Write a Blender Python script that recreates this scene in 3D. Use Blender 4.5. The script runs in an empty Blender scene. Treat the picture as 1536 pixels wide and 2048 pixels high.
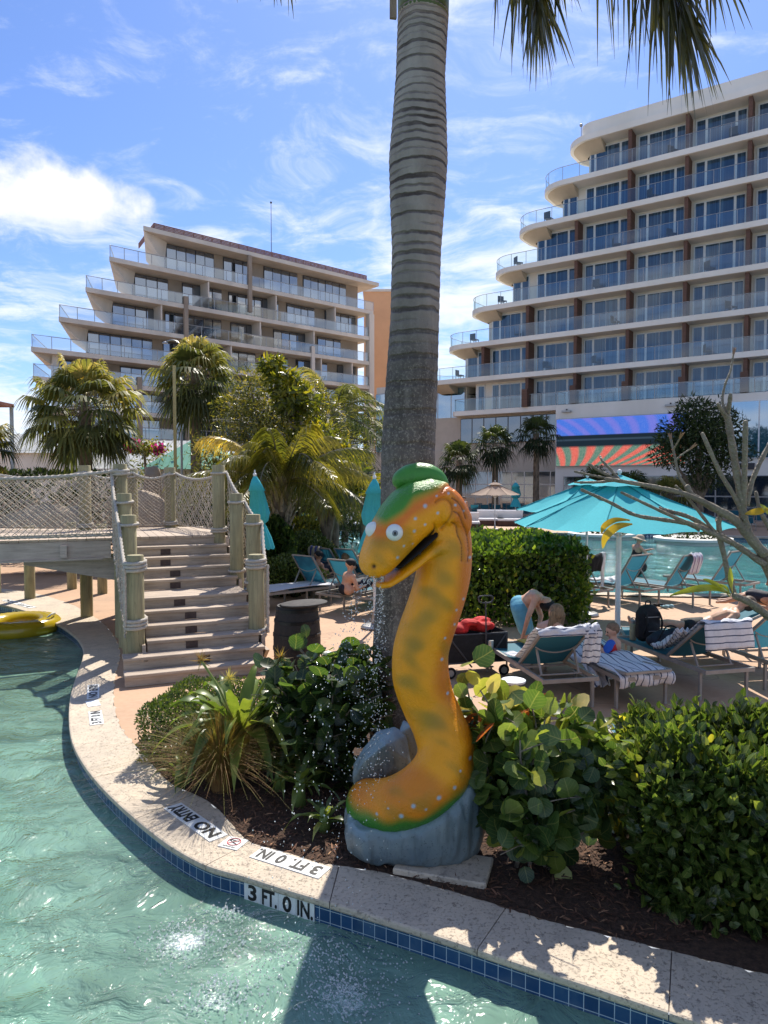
import bpy, bmesh, math, random
import numpy as np
from mathutils import Vector, Matrix
R = math.radians
PI = math.pi
rng = np.random.default_rng(7)
random.seed(7)
SC = bpy.context.scene
C = SC.collection
# ------------------------------------------------------------------ camera
F = 1420.0; TH = math.atan(59 / F); CAMH = 2.6
cd = bpy.data.cameras.new('camera'); cam = bpy.data.objects.new('camera', cd); C.objects.link(cam)
cam.location = (0, 0, CAMH); cam.rotation_euler = (PI / 2 - TH, 0, 0)
cd.sensor_fit = 'VERTICAL'; cd.sensor_height = 36; cd.lens = F / 2048 * 36
cd.clip_start = 0.05; cd.clip_end = 3000
SC.camera = cam
# ------------------------------------------------------------------ light
SUN_AZ, SUN_EL = 11.0, 52.0          # azimuth to the right of straight ahead (+Y)
sd = Vector((math.sin(R(SUN_AZ)) * math.cos(R(SUN_EL)), math.cos(R(SUN_AZ)) * math.cos(R(SUN_EL)), math.sin(R(SUN_EL))))
sl = bpy.data.lights.new('sun', 'SUN'); sl.energy = 4.7; sl.angle = R(0.5); sl.color = (1, .93, .83)
so = bpy.data.objects.new('sun', sl); C.objects.link(so); so.rotation_euler = sd.to_track_quat('Z', 'Y').to_euler()
vs = SC.view_settings; vs.view_transform = 'Standard'; vs.look = 'None'; vs.gamma = 1; vs.exposure = 0.66
SC.cycles.max_bounces = 6; SC.cycles.transparent_max_bounces = 16; SC.cycles.transmission_bounces = 4
SC.cycles.diffuse_bounces = 3; SC.cycles.glossy_bounces = 3
SC.cycles.caustics_reflective = False; SC.cycles.caustics_refractive = False

def ray(px, py):
    dx = (px - 768) / F; dy = (1024 - py) / F
    return Vector((dx, math.cos(TH) + dy * math.sin(TH), -math.sin(TH) + dy * math.cos(TH)))
def G(px, py, z=0.0):
    r = ray(px, py); t = (z - CAMH) / r.z
    return Vector((r.x * t, r.y * t, z))
def D(px, py, Y):
    r = ray(px, py); t = Y / r.y
    return Vector((r.x * t, Y, CAMH + r.z * t))

# ------------------------------------------------------------------ node helpers
class NT:
    def __init__(s, nt): s.nt = nt
    def n(s, typ, props=None, **ins):
        nd = s.nt.nodes.new(typ)
        for k, v in (props or {}).items(): setattr(nd, k, v)
        for k, v in ins.items():
            k2 = k.replace('_', ' ')
            sock = nd.inputs[int(k[1:])] if (k[0] == 'i' and k[1:].isdigit()) else nd.inputs[k2]
            if hasattr(v, 'is_output') or isinstance(v, bpy.types.NodeSocket): s.nt.links.new(v, sock)
            else: sock.default_value = v
        return nd
    def link(s, a, b): s.nt.links.new(a, b)
    def math(s, op, a, b=0.0, c=0.0, clamp=False):
        nd = s.n('ShaderNodeMath', {'operation': op, 'use_clamp': clamp}, i0=a, i1=b)
        if op in ('MULTIPLY_ADD', 'SMOOTH_MIN'):
            s_ = nd.inputs[2]
            if isinstance(c, bpy.types.NodeSocket): s.link(c, s_)
            else: s_.default_value = c
        return nd.outputs[0]
    def vmath(s, op, a, b=(0, 0, 0)):
        nd = s.n('ShaderNodeVectorMath', {'operation': op}, i0=a, i1=b)
        return nd.outputs['Value'] if op in ('DOT_PRODUCT', 'LENGTH') else nd.outputs[0]
    def mix(s, f, a, b, blend='MIX'):
        nd = s.nt.nodes.new('ShaderNodeMix'); nd.data_type = 'RGBA'; nd.blend_type = blend
        for sock, v in ((nd.inputs[0], f), (nd.inputs[6], a), (nd.inputs[7], b)):
            if isinstance(v, bpy.types.NodeSocket): s.link(v, sock)
            else: sock.default_value = (tuple(v) + (1,) if (not isinstance(v, (int, float)) and len(v) == 3) else v)
        return nd.outputs[2]
    def ramp(s, f, stops, interp='LINEAR'):
        nd = s.nt.nodes.new('ShaderNodeValToRGB'); s.link(f, nd.inputs[0]); cr = nd.color_ramp; cr.interpolation = interp
        while len(cr.elements) < len(stops): cr.elements.new(0.5)
        for e, (p, c) in zip(cr.elements, stops):
            e.position = p; e.color = (c, c, c, 1) if isinstance(c, (int, float)) else tuple(c) + (1,)
        return nd.outputs[0]
    def maprange(s, v, a, b, c=0.0, d=1.0, smooth=False):
        nd = s.n('ShaderNodeMapRange', {'interpolation_type': 'SMOOTHSTEP' if smooth else 'LINEAR'}, i0=v, i1=a, i2=b, i3=c, i4=d)
        return nd.outputs[0]
    def noise(s, vec, scale, detail=4, rough=0.55, out=0, dist=0.0):
        nd = s.n('ShaderNodeTexNoise', None, Scale=scale, Detail=detail, Roughness=rough, Distortion=dist)
        s.link(vec, nd.inputs['Vector']); return nd.outputs[out]

# ------------------------------------------------------------------ world
W = bpy.data.worlds.new('World'); SC.world = W; W.use_nodes = True
t = NT(W.node_tree); W.node_tree.nodes.clear()
tc = t.n('ShaderNodeTexCoord').outputs['Generated']
sky = t.n('ShaderNodeTexSky', {'sky_type': 'NISHITA', 'sun_disc': False, 'sun_elevation': R(SUN_EL), 'sun_rotation': R(SUN_AZ),
                               'air_density': 1.0, 'dust_density': 0.4, 'ozone_density': 2.2}).outputs[0]
dn = t.vmath('NORMALIZE', tc)
sep = t.n('ShaderNodeSeparateXYZ', None, i0=dn)
zz = t.math('ADD', t.math('MAXIMUM', sep.outputs[2], 0.0), 0.12)
pl = t.n('ShaderNodeCombineXYZ', None, i0=t.math('DIVIDE', sep.outputs[0], zz), i1=t.math('DIVIDE', sep.outputs[1], zz), i2=0.0).outputs[0]
warp = t.noise(pl, 1.1, 3, out=1)
plw = t.vmath('ADD', pl, t.vmath('MULTIPLY', warp, (0.75, 0.75, 0)))
st = t.n('ShaderNodeMapping', None, Vector=plw, Rotation=(0, 0, R(28)), Scale=(0.55, 1.7, 1)).outputs[0]
n1 = t.noise(st, 1.5, 9, 0.62)
n2 = t.noise(plw, 5.5, 8, 0.66)
nb = t.noise(pl, 0.55, 2, 0.5)
cir = t.math('ADD', t.math('MULTIPLY', n1, 0.62), t.math('MULTIPLY', n2, 0.42))
cir = t.math('ADD', cir, t.math('MULTIPLY', t.math('SUBTRACT', nb, 0.5), 0.35))
low = t.maprange(sep.outputs[2], 0.08, 0.45, 0.075, -0.03)
cir = t.math('ADD', cir, low)
cm = t.maprange(cir, 0.465, 0.67, 0.0, 0.92, True)
# one cumulus puff, placed by direction
cdir = ray(118, 398).normalized()
cr_ = Vector((cdir.y, -cdir.x, 0)).normalized(); cu = cr_.cross(cdir)
a_ = t.vmath('DOT_PRODUCT', dn, tuple(cr_)); b_ = t.vmath('DOT_PRODUCT', dn, tuple(cu)); f_ = t.vmath('DOT_PRODUCT', dn, tuple(cdir))
cn = t.noise(dn, 14, 7, 0.55)
cn2 = t.noise(dn, 5, 3, 0.5)
dd = t.math('SQRT', t.math('ADD', t.math('POWER', t.math('DIVIDE', a_, 0.108), 2), t.math('POWER', t.math('DIVIDE', t.math('ADD', b_, 0.0), 0.044), 2)))
dd = t.math('SUBTRACT', dd, t.math('MULTIPLY', t.math('ADD', t.math('SUBTRACT', cn, 0.5), t.math('MULTIPLY', t.math('SUBTRACT', cn2, .5), .9)), 1.7))
pm = t.math('MULTIPLY', t.maprange(dd, 1.05, 0.5, 0, .97, True), t.math('GREATER_THAN', f_, 0.5))
shade = t.maprange(t.math('ADD', b_, t.math('MULTIPLY', t.math('SUBTRACT', cn, 0.5), 0.14)), -0.06, 0.035, 0, 1, True)
pc = t.mix(shade, (5.4, 6.0, 6.9), (8.2, 8.1, 7.9))
skyt = t.mix(1.0, sky, (0.74, 0.88, 1.20), 'MULTIPLY')
# paler towards the horizon
col = t.mix(cm, skyt, (7.2, 7.6, 8.3))
col = t.mix(pm, col, pc)
bg = t.n('ShaderNodeBackground', None, Color=col, Strength=0.092)
ow = t.n('ShaderNodeOutputWorld'); t.link(bg.outputs[0], ow.inputs[0])

# ------------------------------------------------------------------ materials
MATS = {}
def newmat(name):
    m = bpy.data.materials.new(name); m.use_nodes = True; nt = m.node_tree
    nt.nodes.clear(); T = NT(nt); o = nt.nodes.new('ShaderNodeOutputMaterial')
    return m, T, o
def lin(c): return c
def mat(name, col, rough=0.7, var=0.12, scale=6.0, col2=None, bump=0.0, bscale=40.0, spec=0.4, metal=0.0, sheen=0, coords='Object', streak=None):
    if name in MATS: return MATS[name]
    m, T, o = newmat(name)
    tc = T.n('ShaderNodeTexCoord').outputs[coords]
    v = tc
    if streak: v = T.n('ShaderNodeMapping', None, Vector=tc, Scale=streak).outputs[0]
    n = T.noise(v, scale, 5, 0.6)
    c2 = col2 if col2 else tuple(max(0, x * (1 - 2.2 * var)) for x in col)
    c1 = col if col2 else tuple(min(1, x * (1 + var)) for x in col)
    c = T.mix(T.maprange(n, 0.3, 0.7), c1, c2)
    p = T.n('ShaderNodeBsdfPrincipled', None, Base_Color=c, Roughness=rough, Metallic=metal)
    p.inputs['Specular IOR Level'].default_value = spec
    if bump:
        b = T.n('ShaderNodeBump', None, Strength=min(1, bump), Distance=0.02, Height=T.noise(v, bscale, 4, 0.6))
        T.link(b.outputs[0], p.inputs['Normal'])
    T.link(p.outputs[0], o.inputs[0]); MATS[name] = m; return m
def leafmat(name, stops, rough=0.42, trans=0.42, spec=0.5, tcol=(1.0, 1.0, .45), veins=False):
    m, T, o = newmat(name)
    if veins: VEINED.add(m.name)
    at = T.n('ShaderNodeAttribute', {'attribute_name': 'tone'}).outputs['Fac']
    c = T.ramp(at, [(p_, (min(1, c_[0] * 1.30), c_[1], c_[2] * .85)) for p_, c_ in stops])
    g = T.n('ShaderNodeNewGeometry')
    tcd = T.n('ShaderNodeTexCoord').outputs['Object']
    nz = T.noise(tcd, 9, 3)
    c = T.mix(T.maprange(nz, .35, .7), c, T.mix(1.0, c, (.62, .7, .6), 'MULTIPLY'))
    if veins:
        lu = T.n('ShaderNodeSeparateXYZ', None, i0=T.n('ShaderNodeAttribute', {'attribute_name': 'leafuv'}).outputs['Vector'])
        ax = T.math('ABSOLUTE', lu.outputs[0]); mid = T.maprange(ax, .012, .03, 1, 0)
        sv = T.math('SINE', T.math('MULTIPLY', T.math('SUBTRACT', lu.outputs[1], T.math('MULTIPLY', ax, .9)), 34.0)); sv = T.maprange(sv, .86, .98, 0, .55)
        c = T.mix(T.math('MULTIPLY', T.math('MAXIMUM', mid, sv), .5), c, T.mix(.55, c, (.45, .42, .16)))
    p = T.n('ShaderNodeBsdfPrincipled', None, Base_Color=c, Roughness=rough); p.inputs['Specular IOR Level'].default_value = spec
    tr = T.n('ShaderNodeBsdfTranslucent', None, Color=T.mix(1.0, T.mix(1.0, c, (2.2, 2.2, 2.2), 'MULTIPLY'), tcol, 'MULTIPLY'))
    mx = T.n('ShaderNodeMixShader', None, i0=trans); T.link(p.outputs[0], mx.inputs[1]); T.link(tr.outputs[0], mx.inputs[2])
    T.link(mx.outputs[0], o.inputs[0]); MATS[name] = m; return m

# ------------------------------------------------------------------ object helpers
def link(o, parent=None):
    C.objects.link(o)
    if parent is not None: o.parent = parent
    return o
def tag(o, label=None, cat=None, group=None, kind=None):
    if label: o['label'] = label
    if cat: o['category'] = cat
    if group: o['group'] = group
    if kind: o['kind'] = kind
    return o
def empty(name, loc=(0, 0, 0), rz=0.0, label=None, cat=None, group=None):
    o = bpy.data.objects.new(name, None); C.objects.link(o); o.location = loc; o.rotation_euler = (0, 0, rz)
    o.empty_display_size = .1
    return tag(o, label, cat, group)
def meshobj(name, V, Fc, m, parent=None, smooth=False, tone=None):
    """V (n,3) array, Fc list of faces (any size) or an (k,n) int array"""
    me = bpy.data.meshes.new(name); V = np.asarray(V, dtype=np.float32)
    if isinstance(Fc, np.ndarray):
        k = Fc.shape[1]; nf = Fc.shape[0]
        me.vertices.add(len(V)); me.vertices.foreach_set('co', V.ravel())
        me.loops.add(nf * k); me.loops.foreach_set('vertex_index', Fc.ravel().astype(np.int32))
        me.polygons.add(nf); me.polygons.foreach_set('loop_start', np.arange(0, nf * k, k, dtype=np.int32))
        me.update(calc_edges=True)
    else:
        me.from_pydata([tuple(map(float, v)) for v in V], [], [tuple(int(i) for i in f) for f in Fc]); me.update()
    if smooth: me.polygons.foreach_set('use_smooth', [True] * len(me.polygons))
    if tone is not None:
        a = me.attributes.new('tone', 'FLOAT', 'POINT'); a.data.foreach_set('value', np.asarray(tone, dtype=np.float32))
    if m: me.materials.append(m)
    o = bpy.data.objects.new(name, me); return link(o, parent)
def copy_tree(o, parent=None):
    c = o.copy(); C.objects.link(c)
    if parent is not None: c.parent = parent
    for ch in [x for x in o.children]: copy_tree(ch, c)
    return c

class MB:
    """collects boxes, tubes, lofts; builds ONE mesh"""
    def __init__(s): s.V = []; s.F = []
    def add(s, vs, fs):
        b = len(s.V); s.V += [tuple(v) for v in vs]; s.F += [tuple(b + i for i in f) for f in fs]; return s
    def box(s, c, size, rz=0.0, ax=None, bev=0.0):
        x, y, z = (d / 2 for d in size)
        M = Matrix.Rotation(rz, 3, 'Z') if ax is None else Matrix((ax[0], ax[1], ax[2])).transposed()
        c = Vector(c)
        if bev <= 0:
            P = [(-x, -y, -z), (x, -y, -z), (x, y, -z), (-x, y, -z), (-x, -y, z), (x, -y, z), (x, y, z), (-x, y, z)]
            fs = [(0, 3, 2, 1), (4, 5, 6, 7), (0, 1, 5, 4), (1, 2, 6, 5), (2, 3, 7, 6), (3, 0, 4, 7)]
        else:
            P = []; q = bev
            for zz, k in ((-z, q), (-z + q, 0), (z - q, 0), (z, q)):
                P += [(-x + k + (q if k == 0 else 0), -y + k, zz), (x - k - (q if k == 0 else 0), -y + k, zz), (x - k, -y + k + (q if k == 0 else 0), zz), (x - k, y - k - (q if k == 0 else 0), zz),
                      (x - k - (q if k == 0 else 0), y - k, zz), (-x + k + (q if k == 0 else 0), y - k, zz), (-x + k, y - k - (q if k == 0 else 0), zz), (-x + k, -y + k + (q if k == 0 else 0), zz)]
            fs = [tuple(range(7, -1, -1)), tuple(range(24, 32))]
            for r in range(3):
                for i in range(8):
                    j = (i + 1) % 8; fs.append((r * 8 + i, r * 8 + j, r * 8 + 8 + j, r * 8 + 8 + i))
        return s.add([c + M @ Vector(p) for p in P], fs)
    def beam(s, a, b, w, h, up=(0, 0, 1)):
        a = Vector(a); b = Vector(b); d = b - a; L = d.length; d.normalize(); u = Vector(up)
        x = d.cross(u)
        if x.length < 1e-4: x = d.cross(Vector((1, 0, 0)))
        x.normalize(); u = x.cross(d)
        return s.box((a + b) / 2, (w, L, h), ax=(x, d, u))
    def tube(s, pts, r, n=8, caps=True, closed=False, twist=None):
        pts = [Vector(p) for p in pts]; N = len(pts)
        rr = r if isinstance(r, (list, tuple, np.ndarray)) else [r] * N
        vs = []; ref = None; L = 0.0
        for i, p in enumerate(pts):
            if closed: tg = pts[(i + 1) % N] - pts[i - 1]
            else: tg = pts[min(i + 1, N - 1)] - pts[max(i - 1, 0)]
            if tg.length < 1e-9: tg = Vector((0, 0, 1))
            tg.normalize()
            if ref is None:
                ref = tg.cross(Vector((0, 0, 1)))
                if ref.length < 1e-3: ref = tg.cross(Vector((1, 0, 0)))
            ref = ref - tg * ref.dot(tg); ref.normalize(); bi = tg.cross(ref)
            if i: L += (pts[i] - pts[i - 1]).length
            for k in range(n):
                th = 2 * PI * k / n; q = rr[i]
                if twist: q = rr[i] * (1 + .22 * math.cos(3 * (th - L * twist)))
                vs.append(p + ref * (math.cos(th) * q) + bi * (math.sin(th) * q))
        fs = []
        for i in range(N if closed else N - 1):
            for k in range(n):
                a = i * n + k; b = i * n + (k + 1) % n; i2 = ((i + 1) % N) * n
                fs.append((a, b, i2 + (k + 1) % n, i2 + k))
        if caps and not closed:
            fs.append(tuple(range(n - 1, -1, -1))); fs.append(tuple((N - 1) * n + k for k in range(n)))
        return s.add(vs, fs)
    def lathe(s, prof, n=24, c=(0, 0, 0), cap=True):
        vs = []; fs = []
        for r, z in prof:
            for k in range(n):
                th = 2 * PI * k / n; vs.append((c[0] + r * math.cos(th), c[1] + r * math.sin(th), c[2] + z))
        for i in range(len(prof) - 1):
            for k in range(n): fs.append((i * n + k, i * n + (k + 1) % n, (i + 1) * n + (k + 1) % n, (i + 1) * n + k))
        if cap: fs.append(tuple(range(n - 1, -1, -1))); fs.append(tuple((len(prof) - 1) * n + k for k in range(n)))
        return s.add(vs, fs)
    def prism(s, poly, z0, z1):
        n = len(poly); vs = [(p[0], p[1], z0) for p in poly] + [(p[0], p[1], z1) for p in poly]
        fs = [tuple(range(n - 1, -1, -1)), tuple(range(n, 2 * n))] + [(i, (i + 1) % n, n + (i + 1) % n, n + i) for i in range(n)]
        return s.add(vs, fs)
    def loft(s, rings, caps=True):
        n = len(rings[0]); vs = [v for r in rings for v in r]; fs = []
        for i in range(len(rings) - 1):
            for k in range(n): fs.append((i * n + k, i * n + (k + 1) % n, (i + 1) * n + (k + 1) % n, (i + 1) * n + k))
        if caps: fs.append(tuple(range(n - 1, -1, -1))); fs.append(tuple((len(rings) - 1) * n + k for k in range(n)))
        return s.add(vs, fs)
    def ball(s, c, r, n=12, m=8):
        c = Vector(c); r = r if isinstance(r, (tuple, list)) else (r, r, r); vs = [c + Vector((0, 0, -r[2]))]; fs = []
        for i in range(1, m):
            ph = -PI / 2 + PI * i / m
            for k in range(n):
                th = 2 * PI * k / n; vs.append(c + Vector((r[0] * math.cos(ph) * math.cos(th), r[1] * math.cos(ph) * math.sin(th), r[2] * math.sin(ph))))
        vs.append(c + Vector((0, 0, r[2])))
        for k in range(n): fs.append((0, 1 + (k + 1) % n, 1 + k)); 
        for i in range(m - 2):
            for k in range(n): fs.append((1 + i * n + k, 1 + i * n + (k + 1) % n, 1 + (i + 1) * n + (k + 1) % n, 1 + (i + 1) * n + k))
        last = len(vs) - 1; b = 1 + (m - 2) * n
        for k in range(n): fs.append((b + k, b + (k + 1) % n, last))
        return s.add(vs, fs)
    def build(s, name, m, parent=None, smooth=False):
        return meshobj(name, np.array([tuple(v) for v in s.V], dtype=np.float32), s.F, m, parent, smooth)
def autosmooth(o, ang=35):
    me = o.data; me.polygons.foreach_set('use_smooth', [True] * len(me.polygons))
    try: me.set_sharp_from_angle(angle=R(ang))
    except Exception: pass
    return o
def catmull(P, k=8, closed=False):
    P = [Vector(p) for p in P]; out = []; N = len(P); rngs = range(N if closed else N - 1)
    for i in rngs:
        p0 = P[i - 1] if (i > 0 or closed) else P[0] * 2 - P[1]; p1 = P[i]; p2 = P[(i + 1) % N]
        p3 = P[(i + 2) % N] if (i + 2 < N or closed) else P[-1] * 2 - P[-2]
        for j in range(k):
            u = j / k
            out.append(.5 * ((2 * p1) + (p2 - p0) * u + (2 * p0 - 5 * p1 + 4 * p2 - p3) * u * u + (3 * p1 - p0 - 3 * p2 + p3) * u ** 3))
    if not closed: out.append(P[-1])
    return out
def remesh(mb, voxel, smooth_it=6, extra=None):
    me = bpy.data.meshes.new('tmp'); me.from_pydata([tuple(v) for v in mb.V], [], mb.F); me.update()
    o = bpy.data.objects.new('tmp', me); C.objects.link(o)
    md = o.modifiers.new('r', 'REMESH'); md.mode = 'VOXEL'; md.voxel_size = voxel; md.use_smooth_shade = True
    if smooth_it:
        sm = o.modifiers.new('s', 'SMOOTH'); sm.factor = .6; sm.iterations = smooth_it
    dg = bpy.context.evaluated_depsgraph_get(); dg.update()
    res = bpy.data.meshes.new_from_object(o.evaluated_get(dg))
    bpy.data.objects.remove(o); bpy.data.meshes.remove(me)
    res.polygons.foreach_set('use_smooth', [True] * len(res.polygons)); return res
def capsule(mb, a, ra, b, rb, n=10):
    a = Vector(a); b = Vector(b); d = (b - a); 
    if d.length < 1e-6: return mb.ball(a, ra)
    d.normalize(); pts = []; rs = []
    for th in (-1.45, -1.1, -.6, 0): pts.append(a + d * ra * math.sin(th)); rs.append(ra * math.cos(th))
    for th in (0, .6, 1.1, 1.45): pts.append(b + d * rb * math.sin(th)); rs.append(rb * math.cos(th))
    return mb.tube(pts, rs, n)
def text_mesh(body, h, w=None, bold=0.0, extrude=0.0008):
    """lettering mesh in XY plane, centred, cap height h, optional width w"""
    cu = bpy.data.curves.new('txt', 'FONT'); cu.body = body; cu.size = 1; cu.align_x = 'CENTER'; cu.align_y = 'CENTER'
    cu.offset = bold; cu.extrude = extrude; cu.resolution_u = 3
    o = bpy.data.objects.new('txt', cu); C.objects.link(o)
    dg = bpy.context.evaluated_depsgraph_get(); dg.update()
    me = bpy.data.meshes.new_from_object(o.evaluated_get(dg)); bpy.data.objects.remove(o)
    n = len(me.vertices); co = np.empty(n * 3, dtype=np.float32); me.vertices.foreach_get('co', co); co = co.reshape(-1, 3)
    mn = co.min(0); mx = co.max(0); sz = mx - mn; co[:, :2] -= ((mn + mx) / 2)[:2]
    sy = h / sz[1]; sx = sy if w is None else w / sz[0]
    co[:, 0] *= sx; co[:, 1] *= sy; me.vertices.foreach_set('co', co.ravel()); me.update(); return me

VEINED = set()
OVAL2 = (np.array([(0, 0, 0), (-.20, .16, .05), (.20, .16, .05), (-.30, .42, .07), (.30, .42, .07), (-.20, .74, .03), (.20, .74, .03), (0, 1, -.07), (0, .30, 0), (0, .62, 0)], float),
         np.array([(0, 2, 8), (0, 8, 1), (2, 4, 8), (1, 8, 3), (8, 4, 9), (8, 9, 3), (4, 6, 9), (3, 9, 5), (9, 6, 7), (9, 7, 5)]))
# instanced leaf shapes baked in one mesh (numpy)
OVAL = (np.array([(0, 0, 0), (-.27, .38, .07), (.27, .38, .07), (0, .52, 0), (0, 1, -.06)], float), np.array([(0, 2, 3), (0, 3, 1), (3, 2, 4), (1, 3, 4)]))
ROUND_V = [(0, .5, -.03)] + [(.5 * math.sin(2 * PI * k / 9), .5 - .5 * math.cos(2 * PI * k / 9), .05 * (1 + math.cos(4 * PI * k / 9))) for k in range(9)]
ROUND = (np.array(ROUND_V, float), np.array([(0, 1 + k, 1 + (k + 1) % 9) for k in range(9)]))
STRIP = (np.array([(-.5, 0, 0), (.5, 0, 0), (-.5, .5, .03), (.5, .5, .03), (-.1, 1, -.08), (.1, 1, -.08)], float), np.array([(0, 1, 3), (0, 3, 2), (2, 3, 5), (2, 5, 4)]))
def unit(a): return a / np.maximum(1e-9, np.linalg.norm(a, axis=-1, keepdims=True))
def leaves(name, m, parent, P, A, N, S, tpl=OVAL, wid=1.0, tone=None):
    P = np.asarray(P, float); A = unit(np.asarray(A, float)); N = np.asarray(N, float)
    X = unit(np.cross(A, N)); Z = np.cross(X, A); n = len(P)
    S = np.broadcast_to(np.asarray(S, float), (n,)); wid = np.broadcast_to(np.asarray(wid, float), (n,))
    tv, tf = tpl; k = len(tv)
    V = P[:, None, :] + (tv[None, :, 0:1] * X[:, None, :] * wid[:, None, None] + tv[None, :, 1:2] * A[:, None, :] + tv[None, :, 2:3] * Z[:, None, :]) * S[:, None, None]
    Fc = (tf[None] + (np.arange(n) * k)[:, None, None]).reshape(-1, 3)
    tn = rng.random(n) if tone is None else np.asarray(tone)
    o = meshobj(name, V.reshape(-1, 3), Fc, m, parent, False, np.repeat(tn, k))
    if m.name in VEINED:
        a = o.data.attributes.new('leafuv', 'FLOAT_VECTOR', 'POINT'); a.data.foreach_set('vector', np.tile(tv * np.array((1, 1, 0)), (n, 1)).astype(np.float32).ravel())
    return o
def rdir(n):
    return unit(rng.normal(size=(n, 3)))
# ================================================================== SETTING
# --- materials
def deck_mat():
    m, T, o = newmat('deck'); tc = T.n('ShaderNodeTexCoord').outputs['Object']
    n = T.noise(tc, 1.1, 6, .6); n2 = T.noise(tc, 14, 5, .6)
    c = T.mix(T.maprange(n, .3, .7), (.47, .29, .17), (.36, .225, .135))
    c = T.mix(T.maprange(n2, .35, .75, 0, .45), c, (.52, .35, .23))
    v = T.n('ShaderNodeTexVoronoi', {'feature': 'DISTANCE_TO_EDGE'}, Vector=T.vmath('ADD', tc, T.vmath('MULTIPLY', T.noise(tc, 2, 2, out=1), (.5, .5, .5))), Scale=.38).outputs[0]
    crack = T.maprange(v, .0, .006, 1, 0)
    c = T.mix(T.math('MULTIPLY', crack, .55), c, (.2, .12, .08))
    p = T.n('ShaderNodeBsdfPrincipled', None, Base_Color=c, Roughness=.75)
    b = T.n('ShaderNodeBump', None, Strength=.35, Distance=.01, Height=n2); T.link(b.outputs[0], p.inputs['Normal'])
    T.link(p.outputs[0], o.inputs[0]); return m
def coping_mat():
    m, T, o = newmat('coping_stone'); tc = T.n('ShaderNodeTexCoord').outputs['Object']
    n = T.noise(tc, 2.2, 6, .6); n2 = T.noise(tc, 48, 5, .7); n3 = T.noise(tc, 20, 4, .75); n4 = T.noise(tc, 9, 4, .6)
    c = T.mix(T.maprange(n, .3, .7), (.60, .50, .37), (.47, .40, .31))
    c = T.mix(T.maprange(n4, .4, .75, 0, .5), c, (.40, .35, .28))
    pit = T.maprange(n3, .58, .66, 0, 1); pit2 = T.maprange(n2, .55, .68)
    c = T.mix(T.math('MULTIPLY', T.math('MAXIMUM', T.math('MULTIPLY', pit2, T.maprange(n4, .35, .6)), T.math('MULTIPLY', pit, .8)), .9), c, (.17, .14, .11)); st_ = T.noise(tc, 3.3, 5, .7); c = T.mix(T.maprange(st_, .52, .72, 0, .45), c, (.24, .21, .17))
    h = T.math('SUBTRACT', T.math('MULTIPLY', n2, .5), T.math('MULTIPLY', T.math('MAXIMUM', pit, pit2), .8))
    p = T.n('ShaderNodeBsdfPrincipled', None, Base_Color=c, Roughness=.85)
    b = T.n('ShaderNodeBump', None, Strength=.8, Distance=.006, Height=h); T.link(b.outputs[0], p.inputs['Normal'])
    T.link(p.outputs[0], o.inputs[0]); return m
def tile_mat():
    m, T, o = newmat('pool_tile'); at = T.n('ShaderNodeAttribute', {'attribute_name': 'arc'}).outputs['Fac']
    tc = T.n('ShaderNodeTexCoord').outputs['Object']; z = T.n('ShaderNodeSeparateXYZ', None, i0=tc).outputs[2]
    uv = T.n('ShaderNodeCombineXYZ', None, i0=at, i1=z, i2=0.0).outputs[0]
    br = T.n('ShaderNodeTexBrick', {'offset': 0.0, 'squash': 1.0}, Vector=uv, Scale=1.0)
    br.inputs['Brick Width'].default_value = .078; br.inputs['Row Height'].default_value = .078; br.inputs['Mortar Size'].default_value = .0022
    br.inputs['Mortar Smooth'].default_value = 0
    br.inputs['Color1'].default_value = (.012, .048, .13, 1); br.inputs['Color2'].default_value = (.022, .075, .18, 1); br.inputs['Mortar'].default_value = (.42, .52, .58, 1)
    grime = T.noise(tc, 5, 4)
    c = T.mix(T.maprange(grime, .45, .8, 0, .35), br.outputs[0], (.16, .26, .30))
    p = T.n('ShaderNodeBsdfPrincipled', None, Base_Color=c, Roughness=.22)
    b = T.n('ShaderNodeBump', None, Strength=.5, Distance=.003, Height=T.math('MULTIPLY', br.outputs[1], -1.0)); T.link(b.outputs[0], p.inputs['Normal'])
    T.link(p.outputs[0], o.inputs[0]); return m
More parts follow.
